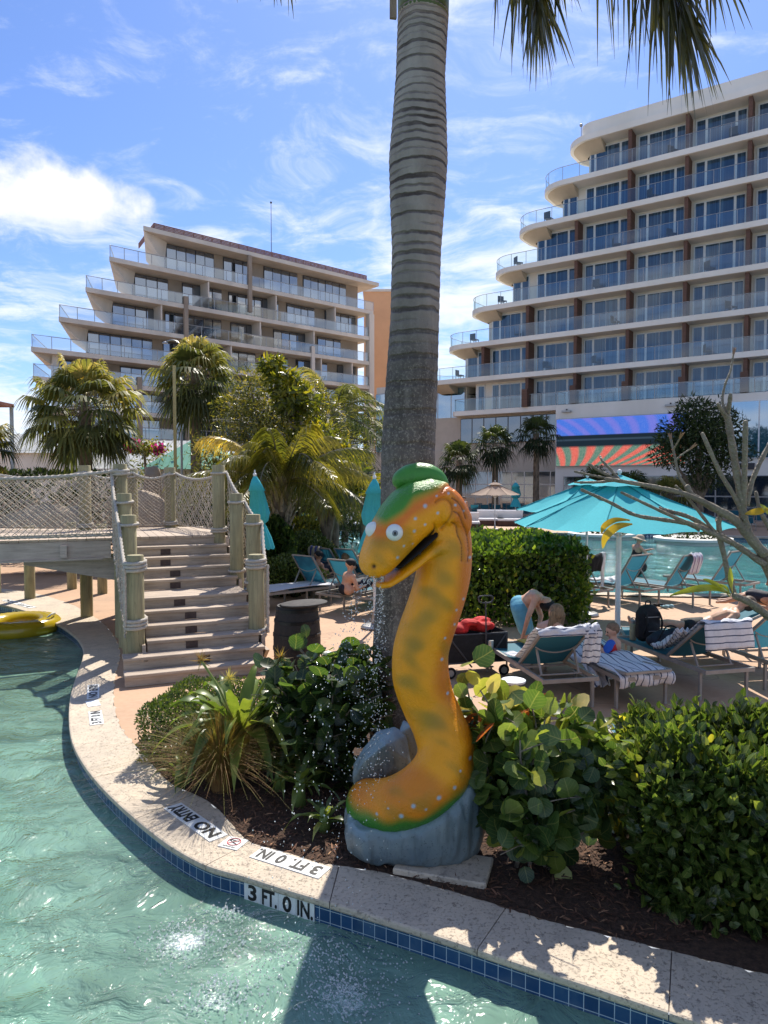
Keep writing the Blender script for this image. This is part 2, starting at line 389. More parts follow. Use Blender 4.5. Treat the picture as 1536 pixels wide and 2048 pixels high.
def water_mat(name, tint, body, bmix, s1=1.6, s2=5.0, bstr=.5, foam=None, gloss=.9):
    m, T, o = newmat(name); tc = T.n('ShaderNodeTexCoord').outputs['Object']
    w = T.vmath('ADD', tc, T.vmath('MULTIPLY', T.noise(tc, .9, 3, out=1), (1.1, 1.1, 0)))
    st = T.n('ShaderNodeMapping', None, Vector=w, Scale=(1, 1.9, 1), Rotation=(0, 0, R(25))).outputs[0]
    n1 = T.noise(st, s1, 5, .6, dist=.6); n2 = T.noise(w, s2, 5, .65); n3 = T.noise(w, s2 * 5, 3, .6)
    h = T.math('ADD', T.math('MULTIPLY', n1, 1.0), T.math('ADD', T.math('MULTIPLY', n2, .35), T.math('MULTIPLY', n3, .07)))
    bp = T.n('ShaderNodeBump', None, Strength=bstr, Distance=.16, Height=h).outputs[0]
    bc = T.mix(T.maprange(n1, .35, .65), body, tuple(x * .55 for x in body))
    df = T.n('ShaderNodeBsdfDiffuse', None, Color=bc, Normal=bp)
    tp = T.n('ShaderNodeBsdfTransparent', None, Color=tuple(tint) + (1,))
    gl = T.n('ShaderNodeBsdfGlossy', None, Color=(1, 1, 1, 1), Roughness=.06, Normal=bp)
    mx = T.n('ShaderNodeMixShader', None, i0=bmix); T.link(tp.outputs[0], mx.inputs[1]); T.link(df.outputs[0], mx.inputs[2])
    fr = T.n('ShaderNodeFresnel', None, IOR=1.33, Normal=bp).outputs[0]
    mx2 = T.n('ShaderNodeMixShader', None, i0=T.math('MULTIPLY', fr, gloss)); T.link(mx.outputs[0], mx2.inputs[1]); T.link(gl.outputs[0], mx2.inputs[2])
    out = mx2.outputs[0]
    if foam:
        msk = None
        for (fx, fy, fr_) in foam:
            d = T.vmath('LENGTH', T.vmath('SUBTRACT', tc, (fx, fy, 0)))
            q = T.maprange(d, fr_, fr_ * .15, 0, 1, True); msk = q if msk is None else T.math('MAXIMUM', msk, q)
        fn = T.noise(tc, 30, 7, .8, dist=.9); fn2 = T.noise(tc, 9, 4, .7)
        f = T.math('ADD', T.math('MULTIPLY', fn, .8), T.math('ADD', T.math('MULTIPLY', msk, .47), T.math('MULTIPLY', fn2, .3)))
        f = T.math('MULTIPLY', T.maprange(f, .78, .94, 0, .95), T.math('GREATER_THAN', msk, .01))
        fo = T.n('ShaderNodeBsdfPrincipled', None, Base_Color=(.85, .93, .9, 1), Roughness=.35, Normal=bp)
        mx3 = T.n('ShaderNodeMixShader', None, i0=f); T.link(out, mx3.inputs[1]); T.link(fo.outputs[0], mx3.inputs[2]); out = mx3.outputs[0]
    T.link(out, o.inputs[0]); return m

WZ = -0.17
water_px = [(-330, 1196), (-60, 1204), (0, 1208), (50, 1220), (110, 1243), (150, 1268), (169, 1292), (170, 1315), (160, 1345), (148, 1385), (144, 1430), (150, 1478), (170, 1520), (202, 1562),
            (248, 1608), (300, 1652), (355, 1692), (420, 1726), (490, 1746), (560, 1768), (640, 1792), (760, 1828), (900, 1872), (1050, 1922), (1200, 1970), (1400, 2036), (1600, 2100), (1900, 2190)]
wl = [G(*p) for p in water_px]
WLN = catmull(wl, 10)
outer_px = [(-330, 1166), (-60, 1172), (0, 1176), (70, 1186), (150, 1212), (205, 1246), (232, 1280), (240, 1310), (232, 1345), (227, 1385), (230, 1420), (243, 1458), (270, 1490), (305, 1530), (345, 1570),
            (395, 1588), (430, 1612), (465, 1650), (500, 1684), (570, 1704), (650, 1728), (700, 1724), (790, 1752), (900, 1782), (1000, 1812), (1080, 1838), (1160, 1858), (1300, 1892), (1420, 1922), (1600, 1965), (1900, 2040)]
OL = catmull([G(*p) for p in outer_px], 8)
DECK, COPING, TILE = deck_mat(), coping_mat(), tile_mat()
MULCH = mat('mulch', (.075, .042, .026), .95, .3, 30, bump=1.0, bscale=70)
# --- river basin: floor, tiled wall, water
far = [(-40, 30), (-40, -12), (14, -12), (14, 1)]
def sheet(name, poly, z, m, kind='structure', label=None):
    from mathutils.geometry import tessellate_polygon
    P = [Vector((p[0], p[1], z)) for p in poly]; tr = tessellate_polygon([P])
    V = [tuple(p) for p in P]; fs = []
    for a, b, c in tr:
        n = (P[b] - P[a]).cross(P[c] - P[a]); fs.append((a, b, c) if n.z > 0 else (a, c, b))
    o = meshobj(name, V, fs, m); tag(o, label, None, None, kind); return o
wpoly = [(p.x, p.y) for p in WLN] + [(14, -8), (-30, -8), (-30, WLN[0].y)]
plaster = mat('pool_plaster', (.42, .55, .50), .8, .1, 3)
sheet('river_floor', wpoly, -1.05, plaster)
FOAM = [(G(370, 1885, WZ).x, G(370, 1885, WZ).y, .36), (G(430, 2000, WZ).x, G(430, 2000, WZ).y, .32), (G(690, 2000, WZ).x, G(690, 2000, WZ).y, .34), (G(650, 1930, WZ).x, G(650, 1930, WZ).y, .22), (G(520, 1895, WZ).x, G(520, 1895, WZ).y, .2)]
# water surface with real waves
xs = np.linspace(-8, 4.5, 240); 
wm = water_mat('river_water', (.50, .82, .70), (.26, .455, .35), .66, 1.3, 4.2, .8, FOAM)
sheet('river_water', wpoly, WZ, wm)
# wall
V = []; Fc = []; arc = []; L = 0
for i, p in enumerate(WLN):
    if i: L += (p - WLN[i - 1]).length
    V += [(p.x, p.y, -.035), (p.x, p.y, -1.06)]; arc += [L, L]
for i in range(len(WLN) - 1): Fc.append((2 * i, 2 * i + 1, 2 * i + 3, 2 * i + 2))
ow_ = meshobj('pool_wall', V, Fc, TILE); tag(ow_, kind='structure')
a = ow_.data.attributes.new('arc', 'FLOAT', 'POINT'); a.data.foreach_set('value', arc)
# coping: individual stones along the ribbon, thin joints
def resamp(P, n):
    P = [Vector(p) for p in P]; L = [0]
    for i in range(1, len(P)): L.append(L[-1] + (P[i] - P[i - 1]).length)
    out = []; j = 0
    for k in range(n):
        s = L[-1] * k / (n - 1)
        while j < len(P) - 2 and L[j + 1] < s: j += 1
        u = (s - L[j]) / max(1e-9, L[j + 1] - L[j]); out.append(P[j].lerp(P[j + 1], min(1, u)))
    return out
def nearest(P, q): return min(P, key=lambda a: (a.x - q.x) ** 2 + (a.y - q.y) ** 2)
wn = WLN
mb = MB(); acc = 0; last = 0
OLr = resamp(OL, len(wn))
# match outer points to inner by normalised nearest search (monotone)
oo = []; j = 0
for i, p in enumerate(wn):
    best = min(range(j, min(len(OL), j + 60)), key=lambda k: (OL[k] - p).length); j = best; oo.append(OL[best])
for _ in range(6): oo = [oo[0]] + [(oo[i - 1] + oo[i] * 2 + oo[i + 1]) / 4 for i in range(1, len(oo) - 1)] + [oo[-1]]
seg = []; rows = []
for i in range(len(wn)):
    a, b = wn[i], oo[i]; d = (a - b).normalized()
    jag = .012 * math.sin(i * 2.3) + .01 * math.sin(i * 5.1)
    e = a + d * .035
    rows.append([(e.x - d.x * .012, e.y - d.y * .012, -.05), (e.x, e.y, -.035), (e.x, e.y, -.014), (e.x - d.x * .004, e.y - d.y * .004, -.005), (e.x - d.x * .016, e.y - d.y * .016, 0.0),
                 (b.x - d.x * jag, b.y - d.y * jag, .002), (b.x - d.x * (jag + .01), b.y - d.y * (jag + .01), -.05)])
joints = set(); L = 0; nextj = 1.2
for i in range(1, len(wn)):
    L += (wn[i] - wn[i - 1]).length
    if L > nextj and wn[i].y < 6.2: joints.add(i); nextj = L + .95
for i in range(len(rows) - 1):
    r0, r1 = rows[i], rows[i + 1]
    def lerp(a, b, u): return tuple(a[k] + (b[k] - a[k]) * u for k in range(3))
    seglen = max(.01, (wn[i + 1] - wn[i]).length); g = min(.4, .003 / seglen)
    A = [lerp(a, b, g) for a, b in zip(r0, r1)] if i in joints else r0
    B = [lerp(a, b, 1 - g) for a, b in zip(r0, r1)] if (i + 1) in joints else r1
    mb.add(A + B, [(k, 7 + k, 8 + k, k + 1) for k in range(6)])
    if i in joints: mb.add(A, [tuple(range(7))])
    if (i + 1) in joints: mb.add(B, [tuple(range(6, -1, -1))])
cop = mb.build('pool_coping', COPING); tag(cop, kind='structure')
# joint filler just under the stones
mb = MB()
for i in range(len(rows) - 1):
    r0, r1 = rows[i], rows[i + 1]; mb.add([(r0[4][0], r0[4][1], -.007), (r1[4][0], r1[4][1], -.007), (r1[5][0], r1[5][1], -.007), (r0[5][0], r0[5][1], -.007)], [(0, 1, 2, 3)])
tag(mb.build('coping_mortar', mat('mortar', (.16, .13, .11), .9, .2, 30)), kind='structure')

# --- the deck: one sheet that reaches the horizon, with the pools cut out of it
pool_px = [(560, 1122), (700, 1172), (820, 1182), (960, 1180), (1200, 1187), (1420, 1190), (1700, 1185), (1900, 1150), (1900, 1075), (1536, 1075), (1300, 1068), (1050, 1066), (900, 1067), (760, 1062), (690, 1062), (600, 1068), (520, 1085)]
PP = [G(*p) for p in pool_px]; PPc = catmull(PP, 4, closed=True)
land = [(p.x, p.y) for p in oo] 
from mathutils.geometry import tessellate_polygon
outer = [Vector((p[0], p[1], 0)) for p in land] + [Vector(p + (0,)) for p in [(40, oo[-1].y), (500, 0), (900, 1500), (-900, 1500), (-500, 20), (-60, oo[0].y)]]
hole = [Vector((p.x, p.y, 0)) for p in PPc]
tr = tessellate_polygon([outer, hole]); allp = outer + hole
fs = []
for a, b, c in tr:
    n = (allp[b] - allp[a]).cross(allp[c] - allp[a]); fs.append((a, b, c) if n.z > 0 else (a, c, b))
tag(meshobj('pool_deck', [(p.x, p.y, -.002) for p in allp], fs, DECK), kind='structure')
# far pool
V = [(p.x, p.y, z) for p in PPc for z in (-.002, -.5)]
n_ = len(PPc)
tag(meshobj('far_pool_wall', V, [(2 * i, 2 * i + 1, (2 * i + 3) % (2 * n_), (2 * i + 2) % (2 * n_)) for i in range(n_)], mat('far_tile', (.05, .13, .2), .4, .2, 2)), kind='structure')
sheet('far_pool_floor', [(p.x, p.y) for p in PPc], -.6, mat('far_plaster', (.25, .55, .54), .8, .05, 2))
sheet('far_pool_water', [(p.x, p.y) for p in PPc], -.1, water_mat('far_water', (.45, .85, .82), (.07, .33, .34), .5, 1.0, 3.4, .9, None, 1.3))
# light stone edge round the far pool
mb = MB(); cx = sum(p.x for p in PPc) / n_; cy = sum(p.y for p in PPc) / n_
ring = []
for i, p in enumerate(PPc):
    t_ = (PPc[(i + 1) % n_] - PPc[i - 1]).normalized(); nn = Vector((t_.y, -t_.x, 0))
    if nn.dot(p - Vector((cx, cy, 0))) < 0: nn = -nn
    ring.append((p - nn * .04, p + nn * .4))
for i in range(n_):
    a, b = ring[i], ring[(i + 1) % n_]
    mb.add([(a[0].x, a[0].y, .03), (b[0].x, b[0].y, .03), (b[1].x, b[1].y, .03), (a[1].x, a[1].y, .03), (a[0].x, a[0].y, -.05), (b[0].x, b[0].y, -.05)], [(0, 3, 2, 1), (0, 1, 5, 4)])
tag(mb.build('far_pool_coping', COPING), kind='structure')

# --- planting bed
bed = [(p.x, p.y) for p in oo if (p.y < 6.95 and p.x > -2.6)]
bedp = bed + [(5.6, 5.2), (3.6, 5.6), (2.2, 5.7), (1.55, 5.05), (1.25, 5.15), (1.1, 6.0), (.9, 7.0), (-.3, 7.5), (-1.5, 7.7), (-2.25, 7.7), (-2.45, 7.2)]
o = sheet('mulch_bed', bedp, .004, MULCH)
# loose wood chips
mp = []
bx = np.array(bedp)
def inpoly(x, y, poly):
    c = False; j = len(poly) - 1
    for i in range(len(poly)):
        if (poly[i][1] > y) != (poly[j][1] > y) and x < (poly[j][0] - poly[i][0]) * (y - poly[i][1]) / (poly[j][1] - poly[i][1]) + poly[i][0]: c = not c
        j = i
    return c
while len(mp) < 9000:
    x = rng.uniform(-2.4, 3.2); y = rng.uniform(3.9, 6.6)
    if inpoly(x, y, bedp): mp.append((x, y, .008 + .02 * rng.random()))
A = rdir(len(mp)); A[:, 2] *= .25
chip = leafmat('chips', [(0, (.02, .012, .008)), (.6, (.10, .055, .035)), (.93, (.16, .10, .065)), (1, (.34, .24, .16))], .9, 0.02)
lv = leaves('bark_mulch', chip, None, mp, A, rdir(len(mp)) * .4 + np.array((0, 0, 1)), rng.uniform(.025, .07, len(mp)), STRIP, .16)
tag(lv, 'loose dark brown bark mulch strewn over the planting bed', 'mulch', kind='stuff')
# ================================================================== BUILDINGS
CREAM = mat('cream_stucco', (.66, .63, .56), .85, .07, .6, streak=(1, 1, .35))
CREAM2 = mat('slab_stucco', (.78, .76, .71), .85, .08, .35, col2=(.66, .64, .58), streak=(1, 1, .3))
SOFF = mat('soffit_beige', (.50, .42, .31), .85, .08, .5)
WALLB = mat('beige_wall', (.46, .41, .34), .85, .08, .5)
FIN = mat('brown_slats', (.13, .065, .042), .6, .25, 1.2, streak=(.2, .2, 26))
def glassm(name, col, gl=.35, rough=.04, curt=None, tint=(.75, .85, 1)):
    m, T, o = newmat(name); tc = T.n('ShaderNodeTexCoord').outputs['Object']
    n = T.noise(T.n('ShaderNodeMapping', None, Vector=tc, Scale=(2.2, 2.2, .001)).outputs[0], 3.2, 1, .5)
    c = T.mix(T.maprange(n, .46, .66), col, curt or tuple(x * 1.6 for x in col))
    df = T.n('ShaderNodeBsdfDiffuse', None, Color=c)
    g = T.n('ShaderNodeBsdfGlossy', None, Color=tint + (1,), Roughness=rough)
    mx = T.n('ShaderNodeMixShader', None, i0=gl); T.link(df.outputs[0], mx.inputs[1]); T.link(g.outputs[0], mx.inputs[2]); T.link(mx.outputs[0], o.inputs[0]); return m
def railglass(name, tint, gl=.2):
    m, T, o = newmat(name)
    tp = T.n('ShaderNodeBsdfTransparent', None, Color=tint + (1,)); g = T.n('ShaderNodeBsdfGlossy', None, Color=(.9, .95, 1, 1), Roughness=.03)
    mx = T.n('ShaderNodeMixShader', None, i0=gl); T.link(tp.outputs[0], mx.inputs[1]); T.link(g.outputs[0], mx.inputs[2]); T.link(mx.outputs[0], o.inputs[0]); return m
GL_R = glassm('window_glass_blue', (.010, .034, .065), .09, .05, (.045, .10, .15), (.72, .84, 1))
GL_D = glassm('window_glass_dark', (.01, .018, .03), .22, .05)
GL_L = glassm('window_glass_left', (.012, .02, .03), .30, .05, (.03, .05, .07), (.8, .88, 1))
GL_T = glassm('curtain_wall_glass', (.03, .12, .16), .4, .04, (.05, .16, .2))
RAILG = railglass('rail_glass', (.80, .90, .92), .10)
RAILG2 = railglass('rail_glass_frosted', (.66, .74, .80), .22)
METAL = mat('grey_metal', (.34, .34, .34), .4, .05, 4, metal=.6)
WHITEM = mat('white_frame', (.62, .66, .68), .5, .05, 4)
DARKM = mat('dark_frame', (.045, .045, .05), .5, .05, 4)

# ---------------- right hotel: stepped floors with rounded ends
Q = Vector((27.6, 51.0, 0)); dR = Vector((-.8225, .5688, 0)); nR = Vector((.5688, .8225, 0))
def PR(t, w, z): return Q + dR * t + nR * w + Vector((0, 0, z))
zs = [2.6 + s * 101.3 for s in (.2737, .243, .2128, .1808, .1504, .12, .0895, .06)]       # underside of roof slab, then floor slabs
lt = [15.65, 17.9, 20.2, 22.46, 24.8, 27.2, 29.6, 26.0]                                  # left ends
hotel = empty('hotel_building', PR(8, 4, 0), 0, 'cream stepped hotel with curved balcony ends and blue windows above the video screen', 'building')
hm = Matrix.Translation(hotel.location).inverted()
def hb(mb, name, m, parent=None, smooth=False):
    p = parent or hotel
    off = hotel.location
    mb.V = [tuple(Vector(v) - off) for v in mb.V]
    o = mb.build(name, m, p, smooth); return o
def slab_outline(t0, tl, w0=0, back=9.0, r=2.3, n=9):
    pts = [(t0, w0)]
    for k in range(n + 1):
        a = -PI / 2 + (PI / 2) * k / n * 1.0
        pts.append((tl - r + r * math.cos(a), w0 + r + r * math.sin(a)))
    for k in range(1, n + 1):
        a = (PI / 2) * k / n
        pts.append((tl - r + r * math.cos(a) , w0 + r + 1.2 + r * math.sin(a)))
    pts += [(tl - 6, back), (t0, back)]
    return pts
T0 = -14.0
def ring_in(pts, d, c):
    out = []
    for (t_, w_) in pts:
        v = Vector((c[0] - t_, c[1] - w_)); 
        out.append((t_ + (v.x / v.length * d if v.length > 0 else 0), w_ + (v.y / v.length * d if v.length > 0 else 0)))
    return out
BACK = 12.0
for i, (z, tl) in enumerate(zip(zs, lt)):
    ol = slab_outline(T0, tl, 0, BACK) if i < 7 else [(T0, 0), (tl - .3, 0), (tl, .3), (tl, BACK), (T0, BACK)]
    th = .44 if i else .5
    mb = MB(); n = len(ol)
    rings = [[PR(a, b, z + th) for a, b in ol], [PR(a, b, z + .02) for a, b in ol], [PR(a + (0 if b < .01 and a < tl - 3 else -.18), b + .12, z - .0) for a, b in ol]]
    mb.loft(rings[::-1])
    hb(mb, 'floor_slab', CREAM2)
    if i < 7:   # soffit cone under rounded overhang
        mb = MB(); tt = tl - 1.65
        o2 = slab_outline(tt - 1.5, tl - .25, .18, 6, 2.2)
        o3 = slab_outline(tt - 1.5, tt + .12, 1.46, 6, .5)
        mb.loft([[PR(a, b, z - .7) for a, b in o3], [PR(a, b, z - .38) for a, b in [((p[0] * .55 + q[0] * .45), (p[1] * .55 + q[1] * .45)) for p, q in zip(o2, o3)]], [PR(a, b, z + .01) for a, b in o2]])
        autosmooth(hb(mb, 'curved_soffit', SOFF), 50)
# parapet
mb = MB(); ol = slab_outline(T0, lt[0] - 1.2, .35, BACK, 1.2)
mb.loft([[PR(a, b, zs[0] + .5) for a, b in ol], [PR(a, b, zs[0] + 1.55) for a, b in ol]])
autosmooth(hb(mb, 'parapet', CREAM2), 40)
# per floor: back wall, windows, dividers, railings
FINT = [1.7 + 4.25 * k for k in range(-3, 7)]
WIN_W = 1.5
for i in range(7):
    zb = zs[i + 1] + .44; zt = zs[i]; tl = lt[i + 1]; 
    wl_end = lt[i] - 1.6 if i < 6 else lt[7] - 1.6
    if i == 6: tl = lt[7]; wl_end = lt[7] - 1.5
    mb = MB(); 
    c0 = PR(T0, WIN_W + .02, 0)
    poly = [PR(T0, WIN_W, 0), PR(wl_end - .5, WIN_W, 0), PR(wl_end - .15, WIN_W + .15, 0), PR(wl_end, WIN_W + .5, 0), PR(wl_end, BACK - .5, 0), PR(T0, BACK - .5, 0)]
    mb.prism([(p.x, p.y) for p in poly], zb - .01, zt + .01)
    hb(mb, 'wall', CREAM)
    H = zt - zb
    for f in FINT:
        if i < 6 and f > wl_end - .4: continue
        if i < 6 and f > 1.7 + 4.25 * (i + 0.2) + .0: pass
        # dividers exist only below the diagonal of the steps
        if f < wl_end - 3.2 + (1.6 if i > 3 else 0):
            mb = MB(); mb.box(PR(f, WIN_W / 2 + .1, (zb + zt) / 2), (.26, WIN_W - .25, H - .02), ax=(dR, nR, Vector((0, 0, 1)))); 
            hb(mb, 'balcony_divider', FIN)
            if i == 6:
                mb = MB(); mb.box(PR(f, .05, zb + .75), (.5, .7, 1.5), ax=(dR, nR, Vector((0, 0, 1)))); hb(mb, 'balcony_divider', FIN)
        # a window bay to the left of the divider: t from f+.5 to f+3.3
        a0 = f + .40; a1 = min(f + 3.85, wl_end - .35)
        if a1 - a0 < .8: continue
        fr = MB(); gl = MB(); top = zt - .22
        cuts = [a0, a0 + .6, a0 + .74, a0 + 1.70, a0 + 2.66, a0 + 2.80, a0 + 3.42]
        cuts = [c for c in cuts if c < a1] + [a1]
        fr.box(PR((a0 + a1) / 2, WIN_W - .03, (zb + top) / 2), (a1 - a0 + .12, .10, top - zb + .08), ax=(dR, nR, Vector((0, 0, 1))))
        win = hb(fr, 'window', WHITEM)
        for q0, q1 in zip(cuts[:-1], cuts[1:]):
            if q1 - q0 < .2: continue
            dd_ = (.014, -.014)[int(q0 * 7) % 2]
            P_ = [PR(q0 + .02, WIN_W - .095 + dd_ * 0, zb + .08), PR(q1 - .02, WIN_W - .095 + dd_ * .3, zb + .08), PR(q1 - .02, WIN_W - .095 + dd_ * .3, top - .05), PR(q0 + .02, WIN_W - .095, top - .05)]
            gl.add(P_, [(0, 1, 2, 3)])
        hb(gl, 'pane', GL_R, win)
    # rail
    rp = slab_outline(T0, tl - .08, .12, 6, 2.2) if i < 6 else [(T0, .12), (tl - .4, .12), (tl - .12, .4), (tl - .12, 4)]
    rp = rp[:-2] if i < 6 else rp
    cont = []
    for a, b in zip(rp[:-1], rp[1:]):
        L_ = math.hypot(b[0] - a[0], b[1] - a[1]); k = max(1, int(L_ / 1.35))
        cont += [(a[0] + (b[0] - a[0]) * q / k, a[1] + (b[1] - a[1]) * q / k) for q in range(k)]
    cont.append(rp[-1])
    mb = MB(); V_ = [PR(a, b, zb + z_) for a, b in cont for z_ in (.04, 1.05)]
    mb.add(V_, [(2 * k, 2 * k + 2, 2 * k + 3, 2 * k + 1) for k in range(len(cont) - 1)])
    rl = hb(mb, 'railing', RAILG)
    mb = MB(); mb.tube([PR(a, b, zb + 1.08) for a, b in cont], .025, 5)
    lastp = None
    for a, b in cont:
        p = PR(a, b, zb)
        if lastp is None or (p - lastp).length > 1.2:
            mb.tube([p, p + Vector((0, 0, 1.07))], .022, 5, False); lastp = p
    hb(mb, 'handrail', METAL, rl)
# balcony chairs and tables as small furniture, individual
chair_m = mat('balcony_furniture', (.05, .055, .05), .6, .1, 3); table_m = mat('balcony_table', (.3, .3, .3), .6, .1, 3)
bc_proto = None; bcl = []
ORD = ['first', 'second', 'third', 'fourth', 'fifth', 'sixth', 'seventh']
def chlab(i_): return '%s dark chair from the left on the %s hotel balcony row from the roof' % (ORD[sum(1 for q in bcl if q == i_)], ORD[i_ - 1])
bcs = []
for k_ in range(26):
    i_ = k_ % 6 + 1; f_ = FINT[2 + (k_ * 5) % 7] + 1.1 + 1.5 * ((k_ * 3) % 2); 
    if f_ > lt[i_] - 2.6: continue
    p_ = PR(f_, .75, zs[i_] + .44)
    bcs.append((i_, -f_, p_, k_))
bcs.sort(key=lambda q: q[:2])
for i_, nf_, p_, k_ in bcs:
    if bc_proto is None:
        bc_proto = empty('balcony_chair', p_, .4, chlab(i_), 'chair', 'chairs on the hotel balconies')
        m_ = MB(); m_.box((0, 0, .38), (.6, .6, .07), bev=.01); m_.build('seat', chair_m, bc_proto); m_ = MB(); m_.box((0, .28, .66), (.6, .06, .5), bev=.01); m_.build('backrest', chair_m, bc_proto)
        for sx in (-.26, .26):
            for sy in (-.26, .26): m_ = MB(); m_.beam((sx, sy, 0), (sx, sy, .36), .04, .04); m_.build('leg', chair_m, bc_proto)
    else: c_ = copy_tree(bc_proto); c_.location = p_; c_.rotation_euler = (0, 0, .4 + (k_ % 5) * .5); c_['label'] = chlab(i_)
    bcl.append(i_)
# lower block: glass band, plain wall, dark glazing, screen block
zc = zs[7]
mb = MB(); poly = [PR(T0, 1.2, 0), PR(30.5, 1.2, 0), PR(30.5, BACK, 0), PR(T0, BACK, 0)]
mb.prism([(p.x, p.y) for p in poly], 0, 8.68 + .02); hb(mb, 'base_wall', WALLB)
def glassgrid(name, t0, t1, w, z0, z1, nx, nz, gm, fm, par):
    fr = MB(); gl = MB(); ax = (dR, nR, Vector((0, 0, 1)))
    fr.box(PR((t0 + t1) / 2, w, (z0 + z1) / 2), (t1 - t0, .12, z1 - z0), ax=ax); fo = hb(fr, name, fm, par)
    for a in range(nx):
        for b in range(nz):
            p0 = t0 + (t1 - t0) * a / nx + .05; p1 = t0 + (t1 - t0) * (a + 1) / nx - .05; q0 = z0 + (z1 - z0) * b / nz + .05; q1 = z0 + (z1 - z0) * (b + 1) / nz - .05
            gl.add([PR(p0, w - .065, q0), PR(p1, w - .065, q0), PR(p1, w - .065, q1), PR(p0, w - .065, q1)], [(0, 1, 2, 3)])
    hb(gl, 'pane', gm, fo); return fo
glassgrid('window_band', 14.8, 25.6, 1.1, 6.2, 8.5, 9, 1, GL_D, DARKM, None)
glassgrid('ground_window', 15.6, 30.0, 1.1, .1, 3.6, 12, 3, GL_D, METAL, None)
# glass tower piece on the far left (half hidden by the palm trunk)
mb = MB(); mb.prism([(p.x, p.y) for p in (PR(25.6, 2.2, 0), PR(36, 2.2, 0), PR(36, BACK, 0), PR(25.6, BACK, 0))], 5.6, 12.3); hb(mb, 'wall', CREAM)
glassgrid('curtain_wall', 25.7, 36, 2.1, 5.7, 11.6, 7, 2, GL_T, METAL, None)
mb = MB(); mb.prism([(p.x, p.y) for p in (PR(25.62, 1.0, 0), PR(36, 1.0, 0), PR(36, BACK, 0), PR(25.62, BACK, 0))], 0, 5.6); hb(mb, 'base_wall', WALLB)
# screen block
SB0, SB1 = T0, 15.35
mb = MB(); mb.prism([(p.x, p.y) for p in (PR(SB0, -1.6, 0), PR(SB1, -1.6, 0), PR(SB1, 1.4, 0), PR(SB0, 1.4, 0))], 0, 8.9); hb(mb, 'screen_wall', CREAM2)
mb = MB(); cont = [(SB0 + 1.35 * k, -1.5) for k in range(22)] + [(15.25, -1.5), (15.25, .1)]
mb.add([PR(a, b, z_) for a, b in cont for z_ in (9.0, 10.0)], [(2 * k, 2 * k + 2, 2 * k + 3, 2 * k + 1) for k in range(len(cont) - 1)]); rl = hb(mb, 'railing', RAILG)
mb = MB(); mb.tube([PR(a, b, 10.03) for a, b in cont], .025, 5); [mb.tube([PR(a, b, 8.95), PR(a, b, 10.03)], .022, 5, False) for a, b in cont]; hb(mb, 'handrail', METAL, rl)
glassgrid('tall_window', -8.0, 2.6, -1.66, 4.3, 8.35, 5, 1, GL_T, WHITEM, None)
glassgrid('ground_window', -12, 14.6, -1.66, .1, 3.1, 14, 2, GL_D, METAL, None)
mb = MB(); mb.box(PR(1.2, -1.7, 3.75), (1.0, .15, .45), ax=(dR, nR, Vector((0, 0, 1)))); mb.box(PR(-2.6, -1.7, 3.75), (1.0, .15, .45), ax=(dR, nR, Vector((0, 0, 1)))); hb(mb, 'vent', DARKM)
# LED screen
def screen_mat():
    m, T, o = newmat('led_screen'); tc = T.n('ShaderNodeTexCoord').outputs['Object']
    # local coordinates along the facade
    u = T.vmath('DOT_PRODUCT', tc, tuple(-dR)); s = T.n('ShaderNodeSeparateXYZ', None, i0=tc); v = s.outputs[2]
    px = T.noise(tc, 26, 2, .6); px2 = T.noise(tc, 11, 2, .5)
    top = T.maprange(v, .50, .58, 0, 1); bot = T.maprange(v, -.48, -.30, 1, 0)
    # stripes fan out below, slant above
    su = T.math('DIVIDE', T.math('ADD', u, 5.6), T.math('ADD', T.math('MULTIPLY', v, .30), 1.15))
    w1 = T.math('SINE', T.math('MULTIPLY', T.math('ADD', su, T.math('MULTIPLY', v, .9)), 4.6))
    w2 = T.math('SINE', T.math('MULTIPLY', T.math('ADD', su, T.math('MULTIPLY', v, 1.2)), 6.6))
    cb = T.mix(T.maprange(w2, -.4, .8), (.05, .15, .62), (.14, .16, .60)); 
    cg = T.mix(T.maprange(w1, -.5, .5), (.10, .22, .17), (.72, .13, .10))
    cg = T.mix(T.maprange(px, .55, .75, 0, .7), cg, (.70, .62, .5)); cg = T.mix(T.maprange(px, .48, .3, 0, .75), cg, (.03, .04, .05))
    cb = T.mix(T.maprange(px, .5, .75, 0, .35), cb, (.40, .45, .9))
    st = T.math('SINE', T.math('MULTIPLY', v, 9)); cd_ = T.mix(T.maprange(st, .6, 1, 0, .5), (.012, .022, .035), (.06, .10, .15))
    c = T.mix(top, cd_, cb); c = T.mix(bot, c, cg)
    e = T.n('ShaderNodeEmission', None, Color=c, Strength=.75); T.link(e.outputs[0], o.inputs[0]); return m
mb = MB(); SCZ = (3.95, 7.72); st0, st1 = 5.3, 15.2
mb.box((0, 0, 0), (st1 - st0 + .1, .14, SCZ[1] - SCZ[0] + .1), ax=(dR, nR, Vector((0, 0, 1))))
scr = empty('video_screen', PR((st0 + st1) / 2, -1.72, sum(SCZ) / 2), 0, 'large lit video screen with blue and red stripes on the white hotel wall', 'screen')
mb.build('frame', METAL, scr)
mb = MB(); hw = (st1 - st0) / 2; hh = (SCZ[1] - SCZ[0]) / 2
mb.add([dR * hw - nR * .075 + Vector((0, 0, -hh)), -dR * hw - nR * .075 + Vector((0, 0, -hh)), -dR * hw - nR * .075 + Vector((0, 0, hh)), dR * hw - nR * .075 + Vector((0, 0, hh))], [(0, 1, 2, 3)])
mb.build('display', screen_mat(), scr)
